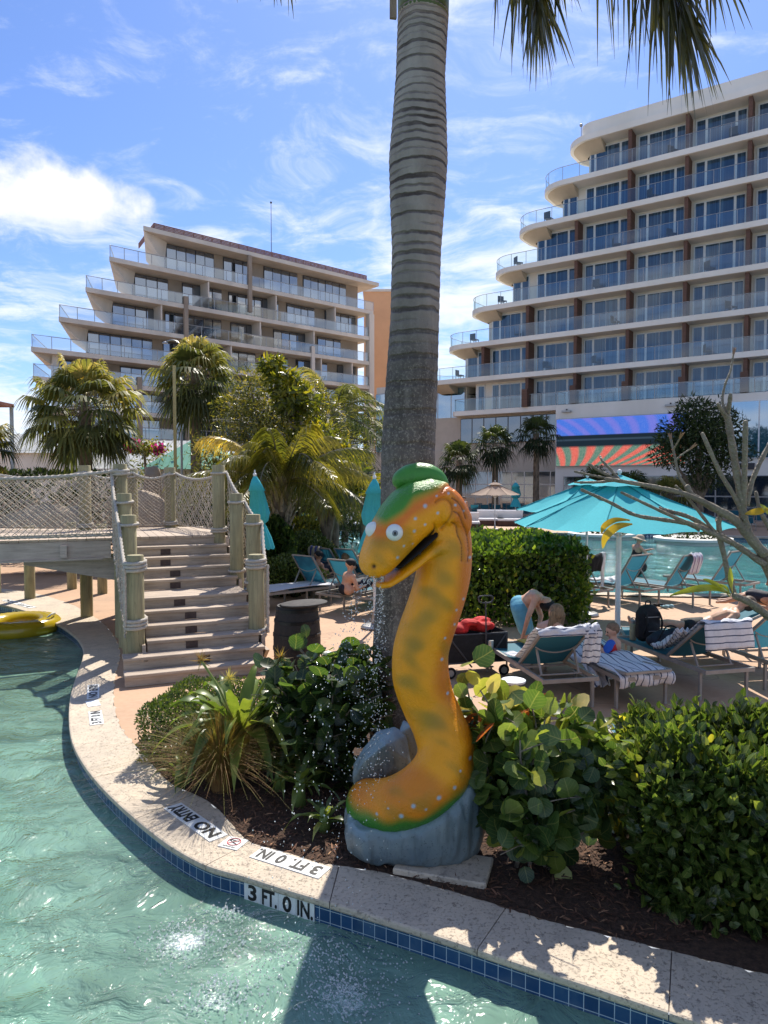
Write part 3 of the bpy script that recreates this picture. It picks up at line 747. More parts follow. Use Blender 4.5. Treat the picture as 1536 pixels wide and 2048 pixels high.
# wall lamps over the screen
for t_ in (14.4, 6.4):
    o = empty('flood_light', PR(t_, -1.75, 8.35), 0, 'small metal flood light over the %s end of the video screen' % ('left' if t_ > 10 else 'right'), 'lamp')
    m_ = MB(); m_.box((0, 0, 0), (.75, .2, .14), ax=(dR, nR, Vector((0, 0, 1)))); m_.build('housing', METAL, o); m_ = MB(); m_.box(nR * .06 + Vector((0, 0, .1)), (.1, .1, .2), ax=(dR, nR, Vector((0, 0, 1)))); m_.build('bracket', DARKM, o)
mb = MB(); mb.beam(PR(14.1, 0.15, zs[0] + .5), PR(14.1, .15, zs[0] + 1.3), .05, .05); mb.ball(PR(14.1, .1, zs[0] + 1.35), .14, 8, 6); tag(mb.build('security_camera', METAL), 'small security camera on a stalk at the left end of the hotel parapet', 'camera')

# ---------------- left apartment building
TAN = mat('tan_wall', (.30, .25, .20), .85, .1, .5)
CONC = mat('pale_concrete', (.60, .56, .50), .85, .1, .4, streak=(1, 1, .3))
Z0 = 143420 / (2400 - 124); QL = Vector((-644 / F * Z0, Z0, 0)); dL = Vector((.7545, .6563, 0)); nL = Vector((-.6563, .7545, 0))
def PL(t, w, z): return QL + dL * t + nL * w + Vector((0, 0, z))
def tL(px): r = (px - 768) / F; return (r * QL.y - QL.x) / (dL.x - r * dL.y)
apt = empty('apartment_building', PL(15, 6, 0), 0, 'beige stepped apartment block with glass balconies behind the palms, left of the tall palm trunk', 'building')
def ab(mb, name, m, parent=None):
    mb.V = [tuple(Vector(v) - apt.location) for v in mb.V]; return mb.build(name, m, parent or apt)
AX = (dL, nL, Vector((0, 0, 1)))
s_ = [.2358, .2009, .1697, .1402, .1115, .0868, .062, .037]
zl = [2.6 + s * 101 for s in s_]; lft = [tL(p) for p in (294, 226, 178, 124, 68, 70, 74, 78)]; RT = tL(747)
for i in range(8):
    z = zl[i]; t0 = lft[i]; t1 = RT + (.9 if i == 0 else 0)
    th = .42
    P_ = [PL(t0, 0, 0), PL(t1, 0, 0), PL(t1, 10, 0), PL(t0 + 5, 10, 0)]
    mb = MB(); mb.prism([(p.x, p.y) for p in P_], z, z + th); ab(mb, 'floor_slab', CONC)
    if i < 7:
        # wall below this slab (storey between slab i+1 and slab i)
        zb = zl[i + 1] + th; w0 = 1.9
        a = t0 + 2.9
        P_ = [PL(a, w0, 0), PL(RT - .9, w0, 0), PL(RT - .9, 9.8, 0), PL(a + 4.0, 9.8, 0)]
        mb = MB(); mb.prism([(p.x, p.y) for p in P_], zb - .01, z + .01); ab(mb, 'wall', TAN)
        # sloping soffit wedge at the left end
        mb = MB(); A_ = [PL(t0 + .05, .05, z), PL(a + .2, .05 + 1.7, z), PL(a + 3.2, 9, z), PL(t0 + 4, 9, z)]
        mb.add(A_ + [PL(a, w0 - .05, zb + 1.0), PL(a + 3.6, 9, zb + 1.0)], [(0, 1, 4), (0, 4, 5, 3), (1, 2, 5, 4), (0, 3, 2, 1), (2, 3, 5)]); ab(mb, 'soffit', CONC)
        # windows in bays
        x = a + .15; k = i; 
        while x < RT - 2.0:
            wdt = (5.2, 3.4, 4.4, 6.2, 3.8)[k % 5]; x1 = min(x + wdt, RT - 1.3); k += 1
            if x1 - x > 1.2:
                fr = MB(); fr.box(PL((x + x1) / 2, w0 - .03, (zb + z - .12) / 2), (x1 - x, .1, z - .12 - zb), ax=AX); w_ = ab(fr, 'window', DARKM)
                gl = MB(); nn_ = max(2, int((x1 - x) / .95)); 
                for q in range(nn_):
                    p0 = x + (x1 - x) * q / nn_ + .05; p1 = x + (x1 - x) * (q + 1) / nn_ - .05; e_ = .02 * ((q * 7 + i * 3) % 3 - 1)
                    gl.add([PL(p0, w0 - .11 - abs(e_), zb + .05), PL(p1, w0 - .11 - abs(e_) + e_, zb + .05), PL(p1, w0 - .11 - abs(e_) + e_, z - .2), PL(p0, w0 - .11 - abs(e_), z - .2)], [(0, 1, 2, 3)])
                ab(gl, 'pane', GL_L, w_)
            x = x1 + (.8, 1.1, 1.5)[k % 3]
    if i > 0:
        zb = z + th; t1 = RT - .05
        cont = [(t0 + 3.2, 6.5), (t0 + .12, .12)] + [(t0 + .12 + (t1 - t0) * k / 24, .1) for k in range(1, 25)]
        mb = MB(); mb.add([PL(a, b, zb + z_) for a, b in cont for z_ in (.05, 1.02)], [(2 * k, 2 * k + 2, 2 * k + 3, 2 * k + 1) for k in range(len(cont) - 1)]); rl = ab(mb, 'railing', RAILG2)
        mb = MB(); mb.tube([PL(a, b, zb + 1.06) for a, b in cont], .035, 5); [mb.tube([PL(a, b, zb), PL(a, b, zb + 1.06)], .03, 5, False) for a, b in cont]; ab(mb, 'handrail', METAL, rl)
# vertical blades and the right end column
for px, i0 in ((376, 2), (503, 1), (627, 3), (282, 5)):
    t_ = tL(px); mb = MB(); zt = zl[i0] + 1.2 if i0 > 1 else zl[0]; mb.box(PL(t_, .02, zt / 2 if i0 > 1 else (zl[2] + .8 + zt) / 2), (.42, .3, zt if i0 > 1 else zt - zl[2] - .8), ax=AX); ab(mb, 'column', TAN if px != 627 else CONC)
mb = MB(); mb.box(PL(RT - .3, .3, zl[1] / 2), (.75, .75, zl[1]), ax=AX); ab(mb, 'column', CONC)
for i in range(2, 7):
    zb = zl[i] + .42; zt = zl[i - 1]
    for t_ in ((14.5, 22.5, 30.5) if i == 2 else (9.5, 20.5, 27.5) if i == 3 else (17.0, 28.5, 33.0)):
        if t_ > RT - 1.5: continue
        mb = MB(); mb.box(PL(t_, 1.0, (zb + zt) / 2), (.15, 1.75, zt - zb - .01), ax=AX); ab(mb, 'balcony_screen', CONC)
# support column under the left cantilever
mb = MB(); mb.box(PL(lft[4] + 2.2, 1.0, (zl[4]) / 2), (.5, .5, zl[4]), ax=AX); ab(mb, 'column', CONC)
# rooftop: red slatted railing, plant room, mast
REDM = mat('rust_red_metal', (.22, .10, .08), .6, .1, 2)
mb = MB(); rt0 = tL(318); 
for z_ in (.14, .28, .42, .56): mb.beam(PL(rt0, .3, zl[0] + .42 + z_), PL(RT - .8, .3, zl[0] + .42 + z_), .08, .1); mb.beam(PL(rt0, .3, zl[0] + .42 + z_), PL(rt0 + 1.2, 7, zl[0] + .42 + z_), .08, .1)
for k in range(27): 
    a = rt0 + (RT - .8 - rt0) * k / 26; mb.beam(PL(a, .33, zl[0] + .4), PL(a, .33, zl[0] + 1.02), .07, .07)
ab(mb, 'roof_railing', REDM)
mb = MB(); mb.box(PL(tL(588), 8, zl[0] + 1.4), (4.2, 3, 1.9), ax=AX); ab(mb, 'plant_room', mat('peach_stucco', (.72, .42, .22), .85, .06, .5))
mb = MB(); p = PL(tL(594), 5, zl[0] + .4); mb.tube([p, p + Vector((0, 0, 8))], [.05, .03], 5); mb.ball(p + Vector((0, 0, 8)), .13, 6, 5); ab(mb, 'antenna', DARKM)
# orange block behind
org = MB(); ORG = mat('orange_stucco', (.66, .38, .21), .85, .05, .3)
p0 = D(728, 800, 100); p1 = D(800, 800, 100)
orb = empty('orange_building', ((p0.x + p1.x) / 2, 104, 0), 0, 'plain orange rendered building wall just left of the tall palm trunk', 'building')
org.box((0, 0, 14.6), (p1.x - p0.x, 8, 29.2)); org.build('wall', ORG, orb); mb = MB(); mb.box((0, 0, 29.3), (p1.x - p0.x + .3, 8.3, .35)); mb.build('roof_edge', CONC, orb)

# ---------------- small things at the left horizon
hut = empty('utility_building', D(85, 930, 42), 0, 'small cream building with a grey standing-seam metal roof behind the rocks', 'building')
hut.location.z = 0; hx = hut.location
def roofm(name, c): return mat(name, c, .45, .1, 1.0, metal=.1)
MR = roofm('metal_roof', (.50, .50, .46)); GR = roofm('green_roof', (.17, .40, .27))
mb = MB(); zt = 4.4; 
mb.prism([(-2.0, -2), (2.6, -2), (2.6, 3), (-2.0, 3)], 0, zt); mb.add([(-2.0, -2, zt), (-2.0, 3, zt), (-2.0, .5, zt + 1.0)], [(0, 1, 2)]); mb.build('wall', CREAM, hut)
mb = MB(); mb.add([(-2.2, -2.3, zt - .15), (3, -2.3, zt - .15), (3, .5, zt + 1.1), (-2.2, .5, zt + 1.1), (-2.2, 3.3, zt - .15), (3, 3.3, zt - .15)], [(0, 1, 2, 3), (3, 2, 5, 4)])
for k in range(10): mb.beam((-2.15 + k * .56, -2.3, zt - .12), (-2.15 + k * .56, .5, zt + 1.13), .05, .06)
mb.build('roof', MR, hut)
mb = MB(); mb.box((.9, -2.03, 1.6), (1.7, .08, 3.2)); mb.build('door', CREAM2, hut)
hut2 = empty('utility_wing', (hx.x + 4.6, hx.y + .6, 0), 0, 'cream wing with a sloping grey metal roof behind the fan palm', 'building')
mb = MB(); mb.prism([(-1.9, -2), (3.8, -2), (3.8, 3), (-1.9, 3)], 0, 3.4); mb.build('wall', CREAM, hut2)
mb = MB(); mb.add([(-2.0, -2.3, 3.0), (4, -2.3, 3.0), (4, 1.8, 5.2), (-1, 1.8, 5.2), (-2, 3.3, 3)], [(0, 1, 2, 3), (0, 3, 4)])
for k in range(11): mb.beam((-1.9 + k * .58, -2.3, 3.03), (-1.2 + k * .52, 1.8, 5.23), .05, .06)
mb.build('roof', MR, hut2)
pav = empty('pavilion', (D(402, 930, 34).x, 34, 0), 0, 'low cream pavilion with a green ribbed metal roof behind the bridge', 'pavilion')
mb = MB(); mb.prism([(-1.6, -1.6), (1.6, -1.6), (1.6, 1.6), (-1.6, 1.6)], 0, 3.4); mb.build('wall', CREAM, pav)
mb = MB(); mb.add([(-2.2, -2.2, 3.2), (2.2, -2.2, 3.2), (2.2, 2.2, 3.2), (-2.2, 2.2, 3.2), (-.2, 0, 4.75), (.2, 0, 4.75)], [(0, 1, 5, 4), (1, 2, 5), (2, 3, 4, 5), (3, 0, 4)])
for k in range(16):
    x = -2.1 + k * .28; u_ = 1 - abs(x) / 2.2; mb.beam((x, -2.2, 3.23), (x, -2.2 + 2.2 * u_, 3.23 + 1.55 * u_), .035, .04)
mb.build('roof', GR, pav)
# ================================================================== ROPE BRIDGE WITH STAIRS
def woodm(name, c1, c2, ax=(1, 12, 12), rough=.8):
    m, T, o = newmat(name); tc = T.n('ShaderNodeTexCoord').outputs['Object']
    v = T.n('ShaderNodeMapping', None, Vector=tc, Scale=ax).outputs[0]
    n = T.noise(v, 2.2, 7, .65, dist=.6); n2 = T.noise(tc, 1.3, 4, .6); n3 = T.noise(v, 9, 3, .6)
    c = T.mix(T.maprange(n, .3, .7), c1, c2); c = T.mix(T.maprange(n2, .45, .75, 0, .5), c, tuple(x * .5 for x in c2))
    c = T.mix(T.maprange(n3, .62, .72, 0, .6), c, tuple(x * .22 for x in c2))
    p = T.n('ShaderNodeBsdfPrincipled', None, Base_Color=c, Roughness=rough)
    b = T.n('ShaderNodeBump', None, Strength=.6, Distance=.006, Height=T.math('ADD', n, T.math('MULTIPLY', n3, .4))); T.link(b.outputs[0], p.inputs['Normal'])
    T.link(p.outputs[0], o.inputs[0]); return m
PLANK = woodm('weathered_plank', (.54, .44, .34), (.33, .26, .20))
POSTM = woodm('green_post_wood', (.42, .37, .20), (.22, .195, .11), (9, 9, .7))
BEAMM = woodm('grey_beam', (.58, .49, .42), (.38, .31, .26))
ROPE = mat('rope', (.52, .48, .42), .9, .2, 40, col2=(.34, .31, .26), bump=.3, bscale=200)
NETM = mat('net_twine', (.50, .43, .34), .9, .2, 20)
bu = Vector((math.cos(R(23)), math.sin(R(23)), 0)); bv = Vector((-math.sin(R(23)), math.cos(R(23)), 0)); B0 = Vector((-4.4, 11.9, 0)); DZ = 1.68
bridge = empty('rope_bridge', B0, R(23), 'weathered wooden footbridge with stairs, round posts and rope netting over the river edge', 'bridge')
# local coordinates: x along treads (u), y ascending (v)
def post(x, y, z0, z1, r=.113, parent=None):
    mb = MB(); n = 18
    prof = [(r, z0), (r, z1 - .012), (r * .93, z1)]
    ph = x * 3.1 + y
    vs = [(x + rr * (1 + .02 * math.sin(2 * a + ph)) * math.cos(a), y + rr * (1 + .02 * math.sin(2 * a + ph)) * math.sin(a), zz) for rr, zz in prof for a in [2 * PI * k / n for k in range(n)]]
    fs = [(i * n + k, i * n + (k + 1) % n, (i + 1) * n + (k + 1) % n, (i + 1) * n + k) for i in range(2) for k in range(n)] + [tuple(2 * n + k for k in range(n))]
    mb.add(vs, fs)
    return autosmooth(mb.build('post', POSTM, bridge), 40)
def coil(x, y, z, r, turns, parent, thick=.024):
    pts = []
    for k in range(int(turns * 16) + 1):
        a = 2 * PI * k / 16 + 1.0; pts.append((x + (r + thick * .8) * math.cos(a), y + (r + thick * .8) * math.sin(a), z + thick * 1.9 * k / 16 + .01 * math.sin(a * 1.0)))
    mb = MB(); mb.tube(pts, thick, 9, twist=26)
    return mb.build('rope_coil', ROPE, parent, True)
def rope(a, b, sag, n=24, r=.024, name='hand_rope'):
    a = Vector(a); b = Vector(b); pts = [a.lerp(b, k / n) - Vector((0, 0, 4 * sag * (k / n) * (1 - k / n))) for k in range(n + 1)]
    pts = catmull(pts, 5)
    mb = MB(); mb.tube(pts, r, 9, twist=22); return mb.build(name, ROPE, bridge, True)
def net(a, b, a0, b0, sag, cell=.075, r=.0055, slack=.0, name='rope_net'):
    """a,b: top ends; a0,b0 bottom ends"""
    a, b, a0, b0 = map(Vector, (a, b, a0, b0)); L = (b - a).length; H = ((a - a0).length + (b - b0).length) / 2
    nu = max(3, int(L / cell)); nv = max(4, int(H / cell))
    nrm = (b - a).cross(Vector((0, 0, 1))).normalized()
    def P(u, v):
        u = min(1, max(0, u)); top = a.lerp(b, u) - Vector((0, 0, 4 * sag * u * (1 - u))); bot = a0.lerp(b0, u)
        j = .012 * math.sin(u * 31 + v * 17) + .01 * math.sin(u * 57 - v * 23)
        return top.lerp(bot, v) + nrm * (slack * 4 * v * (1 - v) * (.6 + .4 * math.sin(u * 9)) + j) + (b - a).normalized() * (.012 * math.sin(v * 13 + u * 29))
    mb = MB()
    for s in (1, -1):
        for k in range(-nv, nu + nv + 1):
            pts = []
            for q in range(nv + 1):
                u = (k + s * q) / nu
                if -.0001 <= u <= 1.0001: pts.append(P(u, q / nv))
                elif pts: break
            if len(pts) > 1: mb.tube(pts, r, 3, False)
    mb.tube([P(k / 20, 1) for k in range(21)], .012, 5, False)
    return mb.build(name, NETM, bridge)
# deck planks
mb = MB(); nx = 46
x0, x1 = -9.5, 1.72
def far_y(x): return 2.55 + max(0, -x - .6) * .55
pw = .142; k = 0; x = x0
while x < x1 - .01:
    w = min(pw, x1 - x); y0 = -.02 if x > -.1 else -.06
    mb.box((x + w / 2, (y0 + far_y(x)) / 2, DZ - .02 + .002 * math.sin(k * 2.7)), (w - .008, far_y(x) - y0, .04)); x += pw; k += 1
mb.build('deck', PLANK, bridge)
mb = MB(); mb.box((-4.83, -.02 + .0, DZ - .19), (9.3, .09, .29)); mb.build('edge_beam', BEAMM, bridge)
mb = MB(); mb.box((-4.9, -.075, DZ - .335), (9.2, .05, .03)); mb.box((-.9, -.12, DZ - .2), (.1, .05, .2)); mb.build('trim_board', BEAMM, bridge)
mb = MB(); mb.add([(-1.5, .28, DZ - .34), (-.12, .28, DZ - .34), (-.12, .28, DZ - .74), (-1.5, .28, DZ - .42), (-1.5, .2, DZ - .34), (-.12, .2, DZ - .34), (-.12, .2, DZ - .74), (-1.5, .2, DZ - .42)],
       [(0, 1, 2, 3), (7, 6, 5, 4), (0, 4, 5, 1), (1, 5, 6, 2), (2, 6, 7, 3), (3, 7, 4, 0)]); mb.build('bracket', BEAMM, bridge)
mb = MB(); mb.box((0.8, 2.5, DZ - .15), (1.9, .08, .22)); mb.build('edge_beam', BEAMM, bridge)
mb = MB(); mb.box((1.74, 1.3, DZ - .15), (.07, 2.5, .22)); mb.build('edge_beam', BEAMM, bridge)
# stairs: 10 treads and a landing
NR = 11; rz = DZ / NR
vy = -3.2; treads = []
for k in range(1, NR):
    dpt = .77 if k == 6 else .27
    treads.append((k, vy, dpt)); vy += dpt
for k, y, dpt in treads:
    xl = -.15 if k <= 2 else .17; z = rz * k
    mb = MB(); nb_ = 2 if k != 6 else 5
    for q in range(nb_):
        w = (dpt + .03) / nb_; mb.box(((xl + 1.72) / 2, y - .03 + w * (q + .5), z - .02 + .0015 * ((q * 3 + k) % 3)), (1.72 - xl, w - .008, .042), bev=.004)
    mb.build('tread', PLANK, bridge)
    mb = MB(); mb.box(((xl + 1.70) / 2, y + .012, z - .04 - (rz - .042) / 2 + .0), (1.70 - xl - .01, .03, rz - .044)); rs = mb.build('riser', PLANK, bridge)
    if k not in (1,):
        mb = MB(); lx = .82 + .05 * ((k * 7) % 3) - (k * .02); mb.box((lx, y - .006, z - .04 - (rz - .042) / 2), (.16, .012, rz - .06)); mb.build('step_light', mat('rusty_plate', (.07, .045, .04), .6, .2, 20), rs)
mb = MB(); mb.box(((.17 + 1.70) / 2, .012 - .0, DZ - .04 - (rz - .042) / 2), (1.52, .03, rz - .05)); mb.build('riser', PLANK, bridge)
for sx in (.13, 1.76):
    mb = MB(); pts = [(-2.62, 0), (-.02, 0), (-.02, DZ - .05)]
    for k, y, dpt in treads[::-1]: 
        if k >= 2: pts += [(y + dpt - .04, rz * k - .05), (y - .02, rz * k - .05)]
    pts = [p for p in pts if p[0] >= -2.95]
    n = len(pts); vs = [(sx - .025, p[0], p[1]) for p in pts] + [(sx + .025, p[0], p[1]) for p in pts]
    from mathutils.geometry import tessellate_polygon
    tr = tessellate_polygon([[Vector((0, p[0], p[1])) for p in pts]])
    mb.add(vs, [tuple(t) for t in tr] + [(n + a, n + c, n + b) for a, b, c in tr] + [(i, (i + 1) % n, n + (i + 1) % n, n + i) for i in range(n)]); mb.build('stringer', PLANK, bridge)
# posts
Ls = [(.04, -2.55, 0.31, 1.62), (.02, -1.55, 0.0, 2.12), (-.0, -.8, 0.0, 2.43), (-.02, -.02, 0, 2.91)]
Rs = [(1.72, -2.42, .0, 1.55), (1.86, -1.62, 0, 2.10), (1.74, -.9, 0, 2.42), (1.62, .05, 0, 2.91)]
lp = [post(*p) for p in Ls]; rp_ = [post(*p) for p in Rs]
Fr = [(-.56, 2.2, 0, 2.93), (.32, 2.5, 0, 2.86), (1.05, 2.42, 0, 2.91), (-2.3, 3.2, 0, 2.9), (-3.6, 3.95, 0, 2.9), (-5.2, 4.8, 0, 2.9)]
fp = [post(*p) for p in Fr]
Nr = [(-2.75, -.1, 0, 2.92)]
for px_, py_ in ((12, 1160), (60, 1197), (146, 1158), (205, 1187)):
    g = G(px_, py_) - B0; x = g.dot(bu); y = g.dot(bv)
    post(x, min(y, 6.2), 0, DZ - .05)
def loc(x, y, z): return (x, y, z)
# coils
for o_, (x, y, z0, z1) in zip(lp[1:] + rp_[1:] + fp, Ls[1:] + Rs[1:] + Fr): coil(x, y, z1 - .16, .113, 1.2 if (x, y) != (.04, -2.55) else 3, o_, .02)
coil(Ls[0][0], Ls[0][1], Ls[0][3] - .22, .113, 3.2, lp[0], .025); coil(Ls[0][0], Ls[0][1], .62, .113, 3.2, lp[0], .025)
coil(Rs[0][0], Rs[0][1], Rs[0][3] - .2, .113, 3.2, rp_[0], .025); coil(Rs[0][0], Rs[0][1], .33, .113, 3, rp_[0], .025)
coil(Ls[3][0], Ls[3][1], 2.72, .113, 2.2, lp[3], .025); coil(Rs[3][0], Rs[3][1], 1.72, .113, 2.2, rp_[3], .022); coil(Fr[0][0], Fr[0][1], 1.73, .113, 2, fp[0], .022); coil(Fr[2][0], Fr[2][1], 1.73, .113, 2, fp[2], .022)
coil(Rs[1][0], Rs[1][1], 1.02, .113, 1.3, rp_[1], .02); coil(Rs[2][0], Rs[2][1], 1.12, .113, 1.3, rp_[2], .02)
# ropes and nets
OX = .135
def side(posts, off, low):
    for (xa, ya, _, za), (xb, yb, _, zb_), (la, lb) in zip(posts[:-1], posts[1:], low):
        a = (xa + off, ya, za - .12); b = (xb + off, yb, zb_ - .12)
        rope(a, b, .07); net(a, b, (xa + off, ya, la), (xb + off, yb, lb), .07, .062, .0048, slack=.03)
side(Ls, -OX, [(.5, .98), (.98, 1.3), (1.3, 1.7)])
side(Rs, OX, [(.4, .95), (.95, 1.25), (1.25, 1.72)])
a = (-.05, -.14, 2.80); b = (-4.0, -.16, 2.86)
rope(a, b, .17, 40, .027); net(a, b, (-.05, -.14, 1.76), (-4.0, -.16, 1.74), .17, .105, .006, slack=.05)
rope((-.05, -.13, 1.73), (-4.0, -.15, 1.72), .0, 30, .018, 'foot_rope')
a = (-4.0, -.16, 2.86); b = (-9.0, -.16, 2.86); rope(a, b, .2); post(-4.05, .02, 0, 2.95)
for (pa, pb) in ((Fr[1], Fr[2]), (Fr[0], Fr[1]), (Fr[3], Fr[0]), (Fr[4], Fr[3]), (Fr[5], Fr[4])):
    a = (pa[0], pa[1] - .12, 2.80); b = (pb[0], pb[1] - .12, 2.80)
    rope(a, b, .12); net(a, b, (pa[0], pa[1] - .12, 1.74), (pb[0], pb[1] - .12, 1.74), .12, .075, .0055, slack=.06)
a = (Fr[2][0] + .1, Fr[2][1], 2.8); b = (Rs[3][0] + .1, Rs[3][1], 2.8); rope(a, b, .14); net(a, b, (a[0], a[1], 1.74), (b[0], b[1], 1.74), .14, .08, .0055, slack=.05)
# bottom hanging rope ends along first posts
rope((-.10, -2.62, 1.45), (-.10, -2.62, .66), 0, 12, .022, 'hanging_rope'); rope((1.87, -2.5, 1.4), (1.87, -2.5, .4), 0, 12, .022, 'hanging_rope')
rope((-.14, -.1, 2.75), (-.12, -.15, 1.3), 0, 14, .026, 'hanging_rope')

# ================================================================== BARREL
BW = mat('barrel_wood', (.006, .005, .005), .6, .4, 3, col2=(.016, .012, .010), bump=.3, bscale=20, streak=(9, 9, .6))
HOOP = mat('barrel_hoop', (.012, .012, .014), .35, .3, 6, metal=.3)
bl = G(592, 1362); barrel = empty('wooden_barrel', (bl.x, 9.35, 0), 0, 'black wooden barrel with metal hoops and a loose round lid beside the stairs', 'barrel')
mb = MB(); H = .98; prof = []
for k in range(17):
    z = H * k / 16; r = .262 + .05 * (1 - ((z - H / 2) / (H / 2)) ** 2); prof.append((r, z))
mb.lathe(prof, 40, cap=False); mb.lathe([(.262, H), (.235, H), (.235, H - .08), (0.01, H - .08)], 40, cap=False)
autosmooth(mb.build('staves', BW, barrel), 40)
for z in (.06, .25, .42, .60, .78, .93):
    r = .264 + .05 * (1 - ((z - H / 2) / (H / 2)) ** 2); mb = MB(); mb.lathe([(r, z - .022), (r + .006, z - .02), (r + .006, z + .02), (r, z + .022)], 40, cap=False); mb.build('hoop', HOOP, barrel)
lid = MB(); lid.lathe([(.30, 0), (.31, .008), (.31, .018), (.295, .024), (.03, .03), (.0, .03)][:5], 36); 
lo = lid.build('barrel_lid', mat('lid_wood', (.055, .05, .045), .8, .25, 12), None, True); lo.location = (bl.x + .10, 9.3, H + .018); lo.rotation_euler = (R(-1), R(-3.2), 0)
tag(lo, 'round grey lid lying off-centre on top of the black barrel', 'lid')

# ================================================================== DEPTH MARKERS
PL_W = mat('marker_white', (.74, .76, .74), .4, .05, 8, bump=.1, bscale=60); INK = mat('marker_black', (.012, .012, .014), .5, .1, 8); REDI = mat('marker_red', (.5, .03, .03), .5, .1, 8)
def flat_sign(name, parts, pos, ang, tile_w, tile_h, label, cat='sign', z=.0045, grp=None, letter_h=None, bold=.035):
    o = empty(name, (pos.x, pos.y, z), ang, label, cat, grp)
    n = len(parts); 
    for k, tx in enumerate(parts):
        cx = (k - (n - 1) / 2) * tile_w
        mb = MB(); mb.box((cx, 0, 0), (tile_w - .003, tile_h, .005)); pt = mb.build('tile', PL_W, o)
        if tx:
            me = text_mesh(tx, letter_h or tile_h * .74, min(tile_w * .88, tile_w * .36 * max(1, len(tx)) + .012), bold); me.materials.append(INK)
            lo_ = bpy.data.objects.new('lettering', me); link(lo_, pt); lo_.location = (cx, 0, .0036)
    return o
def ang_between(p, q): d = q - p; return math.atan2(d.y, d.x)
# vertical depth tiles on the wall, facing the river
def wall_sign(px0, px1, y0, label, parts, h=.148, zc=-.035 - .074 - .004, name='depth_marker'):
    a = min(WLN, key=lambda p: abs((768 + F * p.x / p.y) - px0) + (0 if p.y < y0 else 99)); b = min(WLN, key=lambda p: abs((768 + F * p.x / p.y) - px1) + (0 if p.y < y0 else 99))
    a = Vector(a); b = Vector(b); d = (b - a); L = d.length; d.normalize(); out = Vector((d.y, -d.x, 0))
    o = empty(name, (0, 0, 0), 0, label, 'sign'); o.location = (a + b) / 2 + out * .008 + Vector((0, 0, zc))
    tw = L / len(parts)
    for k, tx in enumerate(parts):
        c = d * ((k - (len(parts) - 1) / 2) * tw)
        mb = MB(); mb.box(c, (tw - .003, .008, h), ax=(d, -out, Vector((0, 0, 1)))); pt = mb.build('tile', PL_W, o)
        me = text_mesh(tx, h * .72, tw * (.5 if len(tx) == 1 else .86), .03); me.materials.append(INK)
        lo_ = bpy.data.objects.new('lettering', me); link(lo_, pt)
        M = Matrix((d, Vector((0, 0, 1)), out)).transposed().to_4x4(); M.translation = c + out * .0052; lo_.matrix_local = M
    return o
wall_sign(483, 624, 5, 'large 3 FT. 0 IN. depth marker on the blue tiled pool wall', ['3', 'FT.', '0', 'IN.'])
def coping_sign(pa, pb, parts, label, h=.15, letter_h=None, name='depth_marker'):
    a = G(*pa); b = G(*pb); c = (a + b) / 2; ang = ang_between(b, a)          # reads from the land side
    L = (a - b).length; return flat_sign(name, parts, c, ang, L / len(parts), h, label, letter_h=letter_h)
coping_sign((512, 1705), (650, 1748), ['3', 'FT.', '0', 'IN.'], 'upside-down white depth marker on the coping by the serpent rock')
coping_sign((345, 1612), (438, 1678), ['NO', 'ENTRY'], 'upside-down white NO ENTRY tile on the near coping')
nd = coping_sign((447, 1683), (486, 1692), [''], 'small white no-diving pictogram tile beside the near NO ENTRY tile', h=.15, name='no_diving_tile')
mb = MB(); pts = [(.048 * math.cos(2 * PI * k / 32), .048 * math.sin(2 * PI * k / 32) - .012, .004) for k in range(32)]; mb.tube(pts, .0035, 6, closed=True); mb.tube([(-.034, -.046, .004), (.034, .022, .004)], .003, 5); mb.build('red_ring', REDI, nd)
mb = MB(); mb.tube([(-.03, .01, .0035), (0, .0, .0035), (.03, -.02, .0035)], .004, 5); mb.tube([(0, 0, .0035), (.012, -.03, .0035)], .003, 5); mb.tube([(-.032, -.03, .0035), (.034, -.034, .0035)], .0025, 5); mb.ball((.036, -.024, .004), .006, 8, 6); mb.build('diver_symbol', INK, nd)
me = text_mesh('NO DIVING', .016, .10, .02); me.materials.append(INK); o = bpy.data.objects.new('lettering', me); link(o, nd); o.location = (0, .055, .0034)
coping_sign((190, 1423), (194, 1450), ['3', 'FT', '0', 'IN'][::1], 'white depth tile on the curved coping left of the clipped hedge', h=.14)
coping_sign((187, 1370), (186, 1398), ['NO', 'ENTRY'], 'small white NO ENTRY tile on the curved coping below the stairs', h=.14)
coping_sign((183, 1402), (189, 1413), [''], 'tiny no-diving tile between two markers on the far curved coping', h=.14, name='no_diving_tile')
coping_sign((10, 1200), (66, 1216), ['3', 'FT.', '0', 'IN.'], 'distant white depth tile on the coping beyond the yellow float', h=.16)
wall_sign(18, 46, 99, 'small white depth marker on the pool wall behind the yellow float', ['3', 'FT.', '0', 'IN.'])
# ================================================================== SEA SERPENT STATUE
def paintm():
    m, T, o = newmat('serpent_paint'); at = T.n('ShaderNodeAttribute', {'attribute_name': 'paint'}).outputs['Color']
    tc = T.n('ShaderNodeTexCoord').outputs['Object']
    n = T.noise(tc, 55, 3, .6); n2 = T.noise(tc, 120, 4, .7); n3 = T.noise(tc, 7, 3)
    c = T.mix(T.maprange(n3, .4, .75, 0, .3), at, T.mix(1.0, at, (.75, .7, .6), 'MULTIPLY'))
    p = T.n('ShaderNodeBsdfPrincipled', None, Base_Color=c, Roughness=.36); p.inputs['Coat Weight'].default_value = .12; p.inputs['Coat Roughness'].default_value = .25; p.inputs['Specular IOR Level'].default_value = .35
    b = T.n('ShaderNodeBump', None, Strength=.9, Distance=.008, Height=T.math('ADD', n, T.math('MULTIPLY', n2, .5))); T.link(b.outputs[0], p.inputs['Normal'])
    T.link(p.outputs[0], o.inputs[0]); return m
PAINT = paintm()
SB = D(850, 1700, 4.95)
